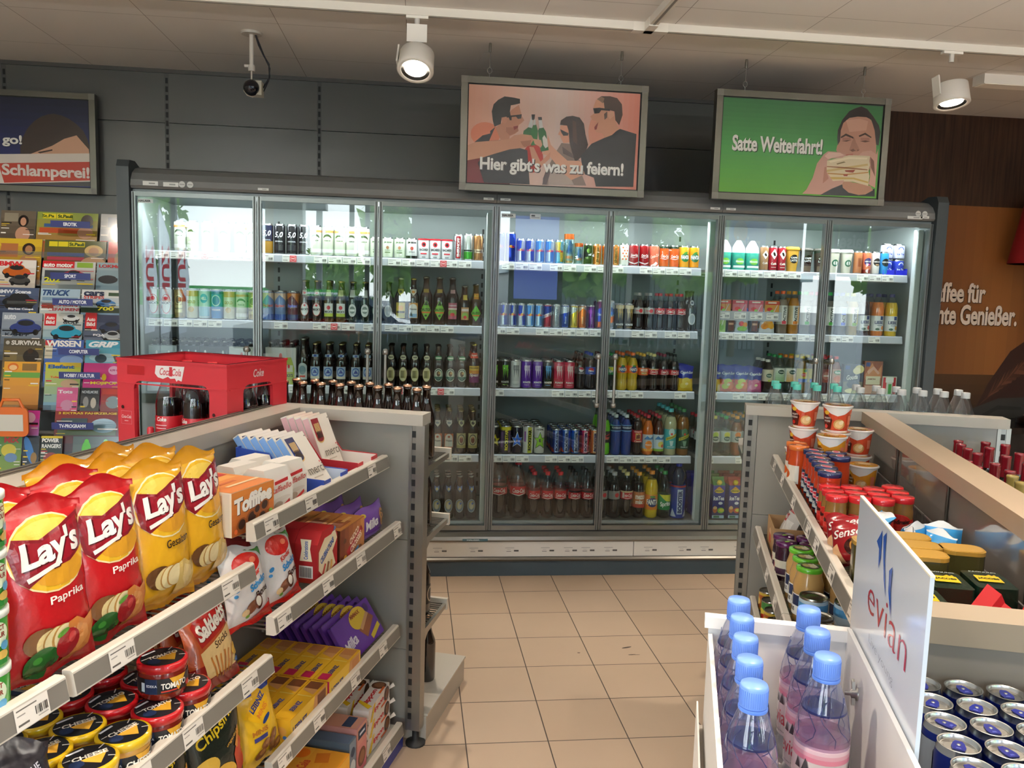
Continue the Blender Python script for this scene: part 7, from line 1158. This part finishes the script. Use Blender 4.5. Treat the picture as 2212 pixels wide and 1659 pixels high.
# ---- energy cans on the near end shelf
ob('end_shelf',MB().box(.03,.92,-2.56,-2.182,.93,.955,'8d877d','paint').box(.03,.92,-2.575,-2.56,.93,.985,'d8cfc0','plastic'),gr)
def rbcan():
    r,h=.0248,.139
    b=MB().lathe([(.019,.002),(.0205,0),(.0235,.005),(r,.012),(r,h-.016),(.0235,h-.009),(.0222,h-.003),(.0228,h)],['b9bbbd','b9bbbd','1d2f86','1d2f86','1d2f86','c2c2be','c9c9c4'],['lidmetal','lidmetal','canmetal','canmetal','canmetal','lidmetal','lidmetal'],32,cap=False)
    a=A().p([(-.04,-.055),(-.004,-.055),(-.004,.0),(-.04,.0)],'c6cad0').p([(.04,0),(.004,0),(.004,.052),(.04,.052)],'c6cad0').e(0,.004,.02,.02,'f0c43c').x('Red Bull',0,.004,.05,.013,'d81f38',.03,.15).x('Erfrischungsgetränk',.03,-.02,.03,.004,'dfe2ea',.0); a.put(b,cylmap(r,h/2),'canmetal',cut=.007,lay=.0002); a.put(b,cylmap(r,h/2,rot=PI),'canmetal',cut=.007,lay=.0002)
    l=MB().lathe([(.0228,h),(.0217,h+.0004),(.0208,h-.001),(.020,h-.0052),(.0188,h-.0058),(.0178,h-.0044),(0,h-.0044)],'cfcdc8','lidmetal',36,cap=False); l.ext([(.016*math.cos(t*PI/8),.011*math.sin(t*PI/8)-.003) for t in range(16)],h-.0044,h-.0039,'c4c2bc','lidmetal',2)
    tb_=MB().ext([(.0062,-.0108),(.0078,-.004),(.006,.006),(.0035,.0108),(-.0035,.0108),(-.006,.006),(-.0078,-.004),(-.0062,-.0108)],h-.0037,h-.0024,'20287c','gloss',2); tb_.lathe([(.0022,h-.0025),(.0022,h-.0018),(0,h-.0016)],'c8c8c8','lidmetal',12,oy=.001); A().p([(-.003,-.0085),(.003,-.0085),(.002,-.0055),(-.002,-.0055)],'4a54a8').put(tb_,flat('+z',(0,0,h-.0024)),'gloss',lay=.0001,base=.0001)
    return T('energy_can','can','',b,[('lid',l,None),('pull_tab',tb_,None)])
rbc=rbcan(); random.seed(3)
for i in range(6):
    for j in range(5):
        right(rbc,-2.218-.0505*i,.072+.0505*j,.9555,PI/2+random.uniform(-.5,.9),f"blue energy can, {ORD[i]} row from the panel, {ORD[j]} from white sign side",'blue energy cans on the near end shelf')
# ================================================================ white water bottle stand
ev=empty('water_stand','white plastic water bottle stand with sign board','display stand',(GR.ox,GR.oy,0),GR.rz())
WH='dcdad6'; cs=MB(); y0,y1,x0,x1=-2.505,-2.10,-.198,.004
cs.box(x0,x1,y1-.006,y1,.93,1.105,WH,'plastic').box(x0,x0+.006,y0,y1-.006,.93,1.085,WH,'plastic').box(x1-.006,x1,y0,y1-.006,.93,1.115,WH,'plastic').box(x0+.006,x1-.006,y0+.006,y1-.006,.93,.938,WH,'plastic')
cs.box(x0-.006,x1+.0,y1-.012,y1+.006,1.095,1.112,'e4e1dc','plastic')
fp=[(x0-.004,.93),(x1+.004,.93),(x1+.004,1.085)]+[(x1+.004-(x1-x0+.008)*t/10,1.085+.016*math.sin(PI*t/10)**.6) for t in range(1,10)]+[(x0-.004,1.085)]
cs.ext(fp,y0-.012,y0+.006,'e2e0dc','plastic',1); ob('crate_body',cs,ev)
ob('front_label',MB().box(x0+.03,x1-.006,y0-.0135,y0-.012,.93,1.068,'d678a8','gloss').box(x0+.03,x1-.006,y0-.0142,y0-.0135,.93,1.0,'dfa0c0','gloss'),ev)
bd=MB().box(.006,.0105,-2.44,-2.085,.93,1.308,'d3dae2','gloss').box(.0058,.0107,-2.4405,-2.0845,1.3065,1.3085,'e6e0c8','card')
a=A().x('evian',.02,-.012,.20,.072,'b8283c',-.012,0,0)
a.p([(-.055,.115),(-.04,.135),(-.03,.15),(-.028,.09),(-.036,.065),(-.04,.105)],'2a5cb8').p([(-.022,.14),(-.008,.155),(-.006,.1),(.012,.03),(-.004,.06),(-.014,.1)],'2a5cb8').p([(.02,.09),(.034,.105),(.034,.06),(.044,.005),(.024,.05)],'2a5cb8').x('Live young',.012,-.10,.13,.024,'8a9096',-.02)
a.put(bd,lambda x,y,h:(.006-h,-2.262-x,1.205+y*.62),'gloss'); ob('sign_board',bd,ev)
wn=MB(); wn.T=Matrix.Translation((x1-.006,-2.20,1.06))@Matrix.Rotation(-PI/2,4,'Y'); wn.lathe([(.009,0),(.009,.002),(.006,.003),(.006,.008),(.003,.009),(.003,.016),(0,.0165)],'a8a59e','steel',14); wn.ext([(.004,-.002),(.015,.004),(.017,.009),(.012,.011),(.004,.004)],.003,.007,'a8a59e','steel',2); wn.ext([(-.004,-.002),(-.015,-.004),(-.017,.002),(-.012,.005),(-.004,.004)],.003,.007,'a8a59e','steel',2); ob('wing_nut',wn,ev)
ob('stand_column',MB().box(x0-.008,.004,-2.50,-2.09,.0,.9295,'c9bfb2','card').box(x0-.0105,x0-.008,-2.505,-2.085,.2,.965,'dcd6ce','card'),ev)
thin('petb',.06,'Col',rough=.02,k=2.2,rmax=.6,milk=.2)
def evian():
    r,h=.0325,.222
    P=[(.024,0),(.030,.004),(r,.012),(r,.03),(.0315,.036),(r,.042),(r,.118),(.0318,.13),(.029,.147),(.024,.168),(.0185,.184),(.0148,.193),(.0142,.2)]
    b=MB(); n=28; k=len(P); b.lathe(P,['fbfcff']*9+['f2f5ff']*3,'petb',n)
    # faint facets on the shoulder
    for i in range(8):
        t=2*PI*i/8; pts=[]
        for j in range(7):
            z=.12+.055*j/6; rr=.0322-(.0322-.0225)*(j/6)**1.4; q=t+.35*math.sin(j*.9+i); pts.append((rr*1.004*math.sin(q),-rr*1.004*math.cos(q),z))
        b.tube(pts,.0006,'8fa4e0','petb',4)
    wl=MB().lathe([(.0,.154),(.0262,.156)],'c9d2f0','petb',24); wl.lathe([(.0268,.1545),(.0272,.156),(.0266,.1575)],'5a74c8','petb',24)
    c=MB().lathe([(.0152,.1965),(.0157,.198),(.0157,.219),(.0145,.222),(0,.2225)],'6f95e2','plastic',32); c.lathe([(.0162,.192),(.0166,.194),(.0162,.196)],'5d86da','plastic',28)
    for i in range(40): q=2*PI*i/40; c.box(.0157*math.cos(q)-.0003,.0157*math.cos(q)+.0003,.0157*math.sin(q)-.0003,.0157*math.sin(q)+.0003,.199,.217,'6288d8','plastic')
    l=MB().lathe([(r+.0003,.040),(r+.0004,.112)],'e9e2e6','gloss',40); l.lathe([(r+.0005,.098),(r+.0005,.104),(r+.0005,.109),(r+.0005,.114)],['e78fa9','ebb0c2','f1d2dc'],'gloss',40)
    for q in (0,2.1,4.2): A().x('evian',0,.0,.04,.02,'c0354a',.0).x('Naturalny Mineral',0,-.02,.03,.003,'5a5a5e',.0).p([(-.012,.02),(-.008,.034),(-.004,.02)],'3a3a44').p([(-.002,.02),(.003,.036),(.008,.02)],'3a3a44').put(l,cylmap(r+.0006,.066,q),'gloss',cut=.008)
    lb_=MB().lathe([(r+.0005,.118),(r+.0004,.124)],'f2dbe3','petb',40)
    return T('water_bottle','bottle','',b,[('screw_cap',c,None),('label',l,None),('water_line',wl,None),('label_edge',lb_,None)])
eb=evian()
for i in range(5): right(eb,-2.155-.0665*i,-.160,.9385,.6+.3*i,f'{ORD[i]} blue capped water bottle from the back, left file','blue capped water bottles')
for i in range(3): right(eb,-2.165-.078*i,-.066,.9385,.4+.2*i,f'{ORD[i]} blue capped water bottle from the back, right file','blue capped water bottles')
# ================================================================ magazine rack
rk=empty('magazine_rack','tall tiered magazine rack left of the drinks cooler','rack',(-2.02,5.05,0))
rt=MB(); 
RW=[1.946,1.784,1.661,1.503,1.362,1.219,1.093,.958,.833,.700]
for k,z in enumerate(RW):
    y=5.2-.05*k-5.05; zb=z-.25
    s=MB().box(-.5,.465,y-.055,y+.035,zb-.006,zb,'5a564f','paint').box(-.5,.465,y-.0565,y-.055,zb-.006,zb+.03,'f0f2f2','pet'); t_=ob('tier',s,rk)
    lbl={0:('EROTIK',-1.998),2:('SPORT',-1.967),3:('AUTO / MOTOR',-1.939),5:('COMPUTER',-1.876),6:('HOBBY / KULTUR',-1.856),8:('TV-PROGRAMM',-1.861)}.get(k)
    if lbl:
        m=MB().box(-.108,.108,-.002,0,-.019,.019,'20286e','plastic'); A().x(lbl[0],0,0,min(.16,.0125*len(lbl[0])),.02,'eef0f6',.03).put(m,flat('-y',(0,-.002,0)),'plastic')
        zz={0:1.885,2:1.589,3:1.445,5:1.174,6:1.046,8:.78}[k]; ob('category_sign',m,t_,label=f'blue {lbl[0].lower().replace(" / "," and ")} sign',loc=(lbl[1]+2.02,y-.092,zz))
ob('rack_back',MB().box(-.52,.475,.27,.30,0,1.72,'4c4a46','paint').box(-.52,-.5,-.42,.30,0,1.5,'55524c','paint').box(.465,.475,-.42,.30,0,1.5,'55524c','paint').box(-.5,.465,-.40,.27,0,.42,'47443f','paint'),rk)
def cover(w_,h_,bg,bg2,title,tc,shp,th=.028,strip=None,tx=.0,tw=.85,bold=.04,sh=.0):
    a=A().g(0,0,w_,h_,bg2,bg,6)
    for s in shp:
        k,x,y,ww,hh,c=s[:6]; 
        if k=='e': a.e(x*w_,h_/2-y,ww*w_,hh,c,s[6] if len(s)>6 else 0)
        elif k=='r': a.r(x*w_,h_/2-y,ww*w_,hh,c,s[6] if len(s)>6 else 0)
        elif k=='x': a.x(s[6],x*w_,h_/2-y,ww*w_,hh,c,.03)
    if strip: a.r(strip[1]*w_ if len(strip)>1 else 0,h_/2-.022,(strip[2] if len(strip)>2 else 1)*w_,.045,strip[0])
    rr=random.Random(title+bg+str(w_))
    for i in range(7):
        lw=rr.uniform(.12,.34); lx=rr.choice((-.47,.47)); a.r((lx+(lw/2 if lx<0 else -lw/2))*w_,h_/2-rr.uniform(.05,.2),lw*w_,rr.choice((.003,.004,.007)),rr.choice(('f0ece4','e8c83a','1c1c20','c8323a','e8e4dc')))
    if title: a.x(title,tx*w_,h_/2-.024,w_*tw,th,tc,bold,sh)
    return a
def car(x,y,s,c): return [('e',x,y,.62*s,.05*s,'15161a'),('e',x,y-.006,.6*s,.045*s,c),('e',x,y-.022*s,.36*s,.04*s,c),('e',x,y-.024*s,.3*s,.024*s,'1c2026'),('e',x-.2*s,y+.016*s,.11*s,.026*s,'101014'),('e',x+.2*s,y+.016*s,.11*s,.026*s,'101014')]
def figure(x,skin,hair): return [('e',x,.06,.3,.07,hair),('e',x,.064,.17,.05,skin),('e',x,.14,.42,.09,skin)]
MG=[ # tier, x0, x1 (metres), label, cover
(0,-2.42,-2.225,'magazine with dark haired woman on brown, top left tier',('6a6052','3a3026','','ffffff',[('r',-.2,.04,.4,.05,'8a8270')]+figure(.15,'b88a70','17110e'))),
(0,-2.222,-1.88,'wide magazine fan with three yellow title boxes, top tier',('8aa048','a85a34','St.Pauli','2a4a1c',[('r',-.3,.024,.22,.03,'e0d02a'),('r',-.05,.024,.26,.03,'e0d02a'),('r',.02,.08,.8,.02,'3a5a8a'),('r',-.1,.11,.7,.03,'b8502a'),('e',.32,.05,.2,.08,'1c1410'),('e',.3,.12,.26,.07,'b88a6c'),('x',-.32,.024,.2,.018,'2a4a1c','St.Pa')],.02,None,-.04,.24)),
(0,-1.868,-1.70,'magazine with pale strips, partly behind the cooler, top tier',('b0b4b4','6a7484','','ffffff',[('r',-.1,.05,.3,.06,'8a98a8'),('r',.3,.06,.3,.08,'a8b0b8'),('e',0,.12,.4,.08,'5a6a7c')])),
(1,-2.415,-2.175,'magazine with yellow head and dark haired figure, second tier',('d8b82a','7a4a2c','','ffffff',[('r',-.3,.07,.5,.08,'a8683c')]+figure(.2,'a87650','2a1a12'))),
(1,-2.165,-1.82,'wide magazine fan with yellow boxes and blonde figure, second tier',('4a5a2a','8a3a2c','St.Pauli','2a4a1c',[('r',-.36,.024,.14,.03,'e0d02a'),('r',-.2,.024,.16,.03,'e0d02a'),('r',.02,.024,.26,.03,'e0d02a'),('r',-.15,.085,.6,.02,'3a4a8a'),('r',-.15,.11,.6,.02,'a83a4a')]+figure(.3,'b08866','c8a868'),.02,None,.02,.24)),
(1,-1.812,-1.66,'magazine with red banner, partly behind the cooler, second tier',('c83a3a','a87a60','','ffffff',[('r',0,.02,.9,.03,'c8242c'),('e',0,.1,.5,.1,'b88a70')])),
(2,-2.403,-2.19,'car magazine with red lettering and orange cars, third tier',('e8e4dc','9a8e80','BMW','c8242c',car(0,.075,1.2,'b85a1c')+car(.1,.125,.9,'3a3a3a'),.028,None,-.15,.6)),
(2,-2.16,-1.865,'car magazine with red title block and yellow 202, third tier',('d8d8d4','5a6a6a','auto motor','f4f0ec',[('r',-.2,.02,.6,.04,'c8242c'),('r',.3,.02,.3,.03,'8ab03a'),('r',-.2,.085,.5,.06,'3a4048'),('x',-.3,.11,.3,.03,'d8d82a','202')]+car(.1,.08,.7,'9a2430'),.024,None,-.2,.55)),
(2,-1.862,-1.64,'railway magazine with red and grey title, third tier',('9ab0b8','5a7a8a','LOKMagazin','b8242c',[('e',-.2,.10,.5,.05,'2a2e34'),('r',.2,.08,.4,.02,'8aa4ae')],.024,None,-.02,.85)),
(3,-2.391,-2.16,'dark blue car magazine with black coupe, fourth tier',('4a5a78','2a3040','BMW Scene','d8dce4',car(.05,.085,1.3,'15171c')+[('x',.1,.125,.6,.014,'e8e8ec','Starkes Coupé')],.022,None,-.08,.8)),
(3,-2.154,-1.935,'truck magazine with slanted title and red lines, fourth tier',('a8c4d8','c8b8a0','TRUCK','2a4a7a',[('r',.0,.06,.9,.02,'7a98b0'),('x',.1,.095,.7,.016,'a82a34','SCHÖN'),('x',.1,.12,.8,.018,'a82a34','GEFAHREN!'),('r',-.3,.1,.3,.03,'8a3a2c')],.034,None,-.1,.7,.04,.3)),
(3,-1.93,-1.70,'classic car magazine with white head and blue cars, fourth tier',('f0eee8','3a6a9a','cars','1c2a4a',[('x',-.2,.045,.5,.018,'c8342c','STRIPES'),('r',.3,.025,.3,.02,'2a4a2a')]+car(.1,.085,.8,'3a78b8')+[('r',.0,.12,1.,.03,'2a3a2a'),('x',.1,.11,.4,.022,'d8d03a','700')],.026,None,-.2,.5)),
(4,-2.343,-2.125,'grey blue car magazine with navy sports car, fifth tier',('9aa4b0','4a5462','auto','d8dce0',car(.1,.09,1.3,'2a3a78')+[('x',-.1,.125,.6,.018,'1c2430','KAMPF')],.03,None,-.3,.3)),
(4,-2.12,-1.905,'car magazine with red corner block and turquoise car, fifth tier',('d8d0c4','4a88a8','',  'f4f0ec',[('r',-.33,.035,.3,.07,'c8242c'),('x',-.33,.024,.22,.02,'f4f0ec','Auto'),('x',-.33,.05,.22,.02,'f4f0ec','Bild'),('x',.2,.05,.4,.016,'1c1c20','GOLF')]+car(.2,.03,.7,'d0d4d4')+car(.1,.115,1.3,'2a98b8'))),
(4,-1.90,-1.685,'car magazine with red corner block and navy van, fifth tier',('2a3450','8a94a0','','f4f0ec',[('r',-.33,.04,.3,.1,'c8242c'),('x',-.33,.028,.22,.022,'f4f0ec','Auto'),('x',-.33,.056,.22,.022,'f4f0ec','Bild')]+car(.2,.08,1.0,'24304c')+car(.25,.13,.9,'b0b4b8')+[('x',-.1,.12,.3,.016,'f0f0f4','EQA')])),
(5,-2.317,-2.10,'outdoor survival magazine with pale capitals, sixth tier',('4a443a','8a7444','SURVIVAL','d8d4cc',[('e',-.4,.024,.1,.022,'b8b4ac'),('e',.2,.10,.4,.08,'2a2420'),('e',.18,.07,.14,.03,'3a2a1e'),('r',-.3,.1,.3,.05,'7a6a44')],.026,None,.07,.75)),
(5,-2.096,-1.885,'science magazine with white and red capitals, sixth tier',('3a5aa0','5a7ac0','WISSEN','f0ece6',[('r',-.4,.06,.2,.1,'c8c0a8'),('e',.2,.12,.6,.06,'8aa4d0'),('r',-.4,.02,.2,.03,'b8343c')],.036,None,-.02,.9)),
(5,-1.878,-1.66,'blue car magazine with large slanted white title, sixth tier',('3a9ab8','c8d8dc','GRIP','f4f6f8',[('e',.0,.1,.8,.05,'a8c8d4'),('e',-.1,.105,.3,.05,'3a4a54'),('r',.3,.11,.1,.05,'5a4a44',.4)],.034,None,-.05,.75,.05,.3)),
(6,-2.296,-2.10,'orange children magazine with cat face, seventh tier',('e8a83a','c88a4a','','ffffff',[('e',-.25,.03,.3,.045,'d8702a'),('e',-.25,.034,.22,.03,'f0c48a'),('r',.2,.03,.4,.04,'8a6a3a'),('r',0,.075,1.,.03,'6aa04a')])),
(6,-2.077,-1.885,'light blue children magazine with lettering, seventh tier',('c8c83a','7aa4c8','Elefant','2a5aa0',[('r',0,.012,1.,.024,'d8b83a'),('x',.0,.085,.7,.014,'c83a2a','Tolles Spiel-Set'),('e',.2,.12,.5,.05,'c8a888')],.022,None,-.05,.75)),
(6,-1.874,-1.665,'pink sticker magazine with price bubble, seventh tier',('d83a88','a83a7a','','ffffff',[('e',.3,.04,.3,.05,'e8b0d0'),('x',.3,.04,.22,.014,'a82a6a','4,99 €'),('x',-.2,.085,.4,.016,'f0d8e4','Album'),('e',.05,.08,.12,.04,'e8c83a'),('x',.1,.115,.8,.02,'e8d83a','MOJIPOPS')])),
(7,-2.0,-1.985+.10,'pink narrow toy magazine, eighth tier',('d86a98','b84a7a','Tots','f4e8ee',[('e',0,.1,.6,.06,'c88aa8')],.02,None,-.1,.7)) ,
(7,-1.985+.11,-1.80+.03,'black toy magazine with grey picture, eighth tier',('1c1c20','7a7a70','NOVELMORE','c8ccd0',[('e',-.2,.08,.3,.06,'8a8a88'),('e',.2,.085,.3,.06,'b8b0a0'),('r',0,.13,1.,.03,'4a4a48')],.016,None,0,.85)),
(7,-1.765,-1.63,'red topped toy magazine, partly behind the cooler',('a82a24','5a6a6a','','ffffff',[('r',0,.02,.9,.03,'c83a2c'),('e',.0,.08,.6,.07,'8a9aa0'),('e',.3,.1,.2,.05,'c8a83a')])),
(8,-2.286,-2.07,'pink and turquoise girls magazine, ninth tier',('d83a98','7ab8c8','','ffffff',[('e',.25,.04,.3,.06,'e8c0d8'),('e',-.2,.06,.4,.05,'5aa0b8'),('e',-.1,.1,.5,.05,'c86aa8')])),
(8,-1.995,-1.645,'wide dark magazine with red head line, ninth tier',('8a2a24','2a3440','','ffffff',[('x',0,.012,.9,.012,'e8c83a','3 EXTRAS FAHRZEUGE'),('r',-.2,.07,.4,.06,'3a4a50'),('e',.25,.08,.4,.08,'6a8a98'),('r',.0,.12,.9,.03,'4a5a3a')])),
(9,-2.279,-2.145,'green comic magazine with red letters, bottom visible tier',('5a8a4a','8a9a4a','MIX','c83a3a',[('e',0,.08,.6,.07,'d8c84a'),('e',.1,.12,.5,.05,'6a8ab0')],.03,None,.1,.6)),
(9,-2.14,-2.055,'narrow dark magazine with blue toy, bottom visible tier',('1c2430','3a4a5a','','ffffff',[('e',-.1,.08,.5,.16,'3a7ac0',.3),('e',.2,.12,.4,.06,'8a6a3a')])),
(9,-2.05,-1.935,'black magazine with white POWER lettering, bottom visible tier',('20242a','3a5a3a','POWER','f0f0ea',[('r',0,.006,1.,.012,'d8c02a'),('x',.0,.055,.9,.022,'e8e8e2','RANGERS'),('e',0,.12,.7,.06,'8a3a3a')],.022,None,-.05,.8)),
(9,-1.884,-1.64,'magazine with two green toys under foil, bottom visible tier',('4a5a5a','6a7a6a','','ffffff',[('e',-.2,.07,.2,.09,'5ac83a'),('e',.22,.07,.2,.09,'5ac83a'),('e',-.2,.03,.1,.03,'5ac83a'),('e',.22,.03,.1,.03,'5ac83a'),('r',0,.13,.9,.03,'c8742a')])),
]
for k,x0,x1,lb,cv in MG:
    w_=min(max(x1-x0-.004,.06),.345); h_=.27; m=MB(); m.box(-w_/2,w_/2,0,.006,0,h_,'d8d4cc','paper')
    cover(w_,h_,*cv).put(m,flat('-y',(0,0,h_/2)),'gloss',lay=.00012,base=.0002)
    # clip artwork stays inside the sheet; the sheet curls slightly
    m.v=[(min(max(x,-w_/2),w_/2),y+.35*(x*x)*(z/h_)*.3,z) for x,y,z in m.v]
    z0=RW[k]-.2505+.0005; y=5.2-.05*k
    ob('magazine',m,None,lb,'magazine','magazines on the rack',loc=((x0+x1)/2,y-.045,z0),rot=(math.radians(-13),0,0))
# orange framed drawing toy hung in front of the eighth tier
ot=empty('drawing_toy','orange framed toy drawing board on the magazine rack','toy',(-2.17,4.71,.71)); fr_=MB(); 
fr_.ext(rrect(.17,.16,.03),-.012,0,'e0702a','plastic',1); fr_.v=[(x,y,z+.09) for x,y,z in fr_.v]; ob('toy_frame',fr_,ot); ob('toy_screen',MB().box(-.06,.06,-.0135,-.012,.04,.13,'d8d4c8','plastic'),ot); ob('toy_handle',MB().tube([(-.06,-.006,.165),(-.04,-.006,.21),(.04,-.006,.21),(.06,-.006,.165)],.009,'e0702a','plastic'),ot)
# --- light leaving the cooler lamps is in the cooler section
# ================================================================ outside the glazed front (seen mirrored in the cooler doors)
st('ground',MB().box(-60,60,-80,FY-.3,-.12,-.02,'444646','paint'))
st('pavement',MB().box(-12,14,-6.5,FY-.3,-.02,-.005,'6e6c68','paint'))
def tree(x,y,h,r,label,seed):
    rnd=random.Random(seed); t=empty('tree',label,'tree',(x,y,-.02),0,'trees outside the glazed front')
    ob('trunk',MB().tube([(0,0,0),(.05,.02,h*.3),(-.03,.04,h*.6),(0,0,h*.85)],.11,'4a4034','rubber',8),t)
    m=MB()
    for i in range(1500):
        q=rnd.uniform(0,2*PI); f=rnd.random()**.5; zz=rnd.uniform(.22,1.0); rr=r*f*math.sin(PI*min(1,max(.08,(zz-.15)/.86))**.8)
        p=Vector((rr*math.cos(q),rr*math.sin(q),zz*h)); s=rnd.uniform(.1,.22); a1=Vector((rnd.uniform(-1,1),rnd.uniform(-1,1),rnd.uniform(-1,1))).normalized()*s; b1=a1.orthogonal().normalized()*s*.6
        m.add([p-a1,p+b1,p+a1,p-b1],[(0,1,2,3)],rnd.choice(['8fb850','9cc45c','7aa444','b0d070']),'banner')
    ob('crown',m,t)
for i,(x,y,h,r,lb) in enumerate(((-7.6,-14,5.2,1.6,'slim tree mirrored at the far left cooler door'),(-3.2,-22,3.5,1.3,'small tree mirrored low in the second cooler door'),(-.62,-11,6.5,.75,'leafy tree mirrored at left of the third cooler door'),(3.5,-9,7.,1.15,'leafy tree mirrored in the fourth cooler door'),(5.95,-9.3,7.5,1.25,'leafy tree mirrored in the fifth cooler door'),(4.9,-12.6,8.5,1.7,'tall leafy tree behind, mirrored between fourth and fifth door'),(11.6,-10.5,8,1.7,'leafy tree mirrored in the sixth cooler door'),(8.3,-12.4,9,1.6,'tall tree mirrored behind the banners'),(-10.5,-20,6.5,2.4,'bushy tree at far left outside'))): tree(x,y,h,r,lb,i)
bd_=empty('outbuilding','low grey corrugated building across the forecourt','building',(7.2,-18.2,-.02)); m=MB()
for i in range(60): m.box(-4.5+i*.15,-4.38+i*.15,2.6,2.66,0,2.1,'58636b','paint')
m.box(-4.5,4.5,-2,2.6,0,2.1,'4c565e','paint'); ob('wall',m,bd_); ob('roof',MB().box(-4.7,4.7,-2.2,2.9,2.1,2.35,'b8c4c8','paint'),bd_)
cn=empty('canopy_beam','long dark forecourt canopy beam','canopy',(-6.2,-15,0)); ob('beam',MB().box(-4,3.6,-.3,.3,3.62,3.8,'4a4c4e','paint'),cn)
for x in (-3.8,3.4): ob('post',MB().box(x-.08,x+.08,-.08,.08,0,3.62,'5a5c5e','paint'),cn)
gb=empty('green_banner','long green fabric banner on the forecourt fence','banner',(-6.6,-12,0)); ob('banner_sheet',MB().box(-3.4,4.6,-.02,.0,.95,1.45,'3ab04a','cloth').box(-3.4,4.6,.0,.004,1.32,1.38,'e8f0e8','cloth'),gb)
for x in (-3.3,.6,4.5): ob('post',MB().box(x-.03,x+.03,-.06,-.02,0,1.5,'6a6c6e','steel'),gb)
for i,x in enumerate((-4.45,-4.2,-3.95)):
    f=empty('beach_flag',['left white beach flag with red lettering outside','middle white beach flag with red lettering outside','right white beach flag with red lettering outside'][i],'flag',(x,-5.2,-.02),0,'white beach flags')
    s=MB().ext([(-.02,.7),(.14,.75),(.2,1.6),(.14,2.3),(.0,2.75),(-.03,2.6)],-.004,.004,'eef0f0','cloth',1); A().x('NUZ',0,0,.9,.12,'c8283a',.03,0,PI/2).put(s,flat('+y',(.08,.005,1.7)),'cloth',lay=.001,base=.001); ob('flag_cloth',s,f); ob('flag_pole',MB().tube([(-.03,0,0),(-.03,0,2.6),(.0,0,2.8)],.012,'8a8c8e','steel'),f)
cr_=empty('parked_car','grey car parked on the forecourt, mirrored low','car',(-1.6,-8.5,-.02)); ob('car_body',MB().ext([(-2,.3),(-2,.75),(-1.5,.85),(-.8,1.35),(.6,1.38),(1.2,.9),(2,.78),(2.1,.4),(2,.25)],-.8,.8,'5a6470','gloss',1),cr_); ob('window',MB().ext([(-.95,.92),(-.7,1.28),(.55,1.3),(.95,.92)],.8,.804,'1c2228','gloss',1),cr_)
for x in (-1.3,1.25):
    wm=MB(); wm.T=Matrix.Translation((x,.75,.3))@Matrix.Rotation(-PI/2,4,'X'); wm.lathe([(.3,-.1),(.3,.07),(.2,.09),(0,.09)],'1a1a1a','rubber',20); ob('wheel',wm,cr_)
# hung inside the glazing: blue information screen and translucent advertising banners
sc=empty('info_screen','blue portrait information screen hung in the front window','screen',(1.53,FY+.06,0)); ob('screen_housing',MB().box(-.36,.36,-.05,0,1.40,2.62,'2c2a2c','plastic'),sc); ob('screen_panel',MB().box(-.29,.29,0,.004,1.47,2.55,'5a70d0','screen'),sc)
for i,(x0,x1,lb) in enumerate(((3.62,4.07,'green window banner left of the blue one'),(4.16,4.68,'blue window banner with orange disc'),(5.25,5.67,'green and orange window banner right of the pier'),(5.73,6.15,'grey window banner with white letters'))):
    m=MB().box(x0,x1,FY+.02,FY+.024,1.9,2.66,['4ab848','2a6ad0','4ab848','8a9a8a'][i],'banner'); w_=x1-x0; a=A()
    if i==1: a.e(.1,.18,.2,.3,'e8703a').p([(-.26,-.38),(.26,-.38),(.26,-.12),(-.26,-.05)],'7ac8d8').x('mini',-.02,.02,.34,.2,'e8f0f8',.02,.1).e(-.1,-.2,.14,.14,'f4f6f8').e(.12,-.2,.14,.14,'f4f6f8')
    elif i==3: a.x('raise',0,.1,.4,.2,'f0f2f0',.03).p([(-.21,-.38),(.21,-.38),(.21,-.12),(-.21,-.18)],'d89a88')
    else: a.p([(-w_/2,-.38),(w_/2,-.38),(w_/2,-.2),(-w_/2,-.1)],'e87a5a').p([(-w_/2,-.1),(w_/2,-.2),(w_/2,-.12),(-w_/2,.0)],'e8c04a')
    a.put(m,lambda x,y,h:((x0+x1)/2-x,FY+.024+h,2.28+y),'banner'); ob('window_banner',m,None,lb,'banner','advertising banners in the front window')
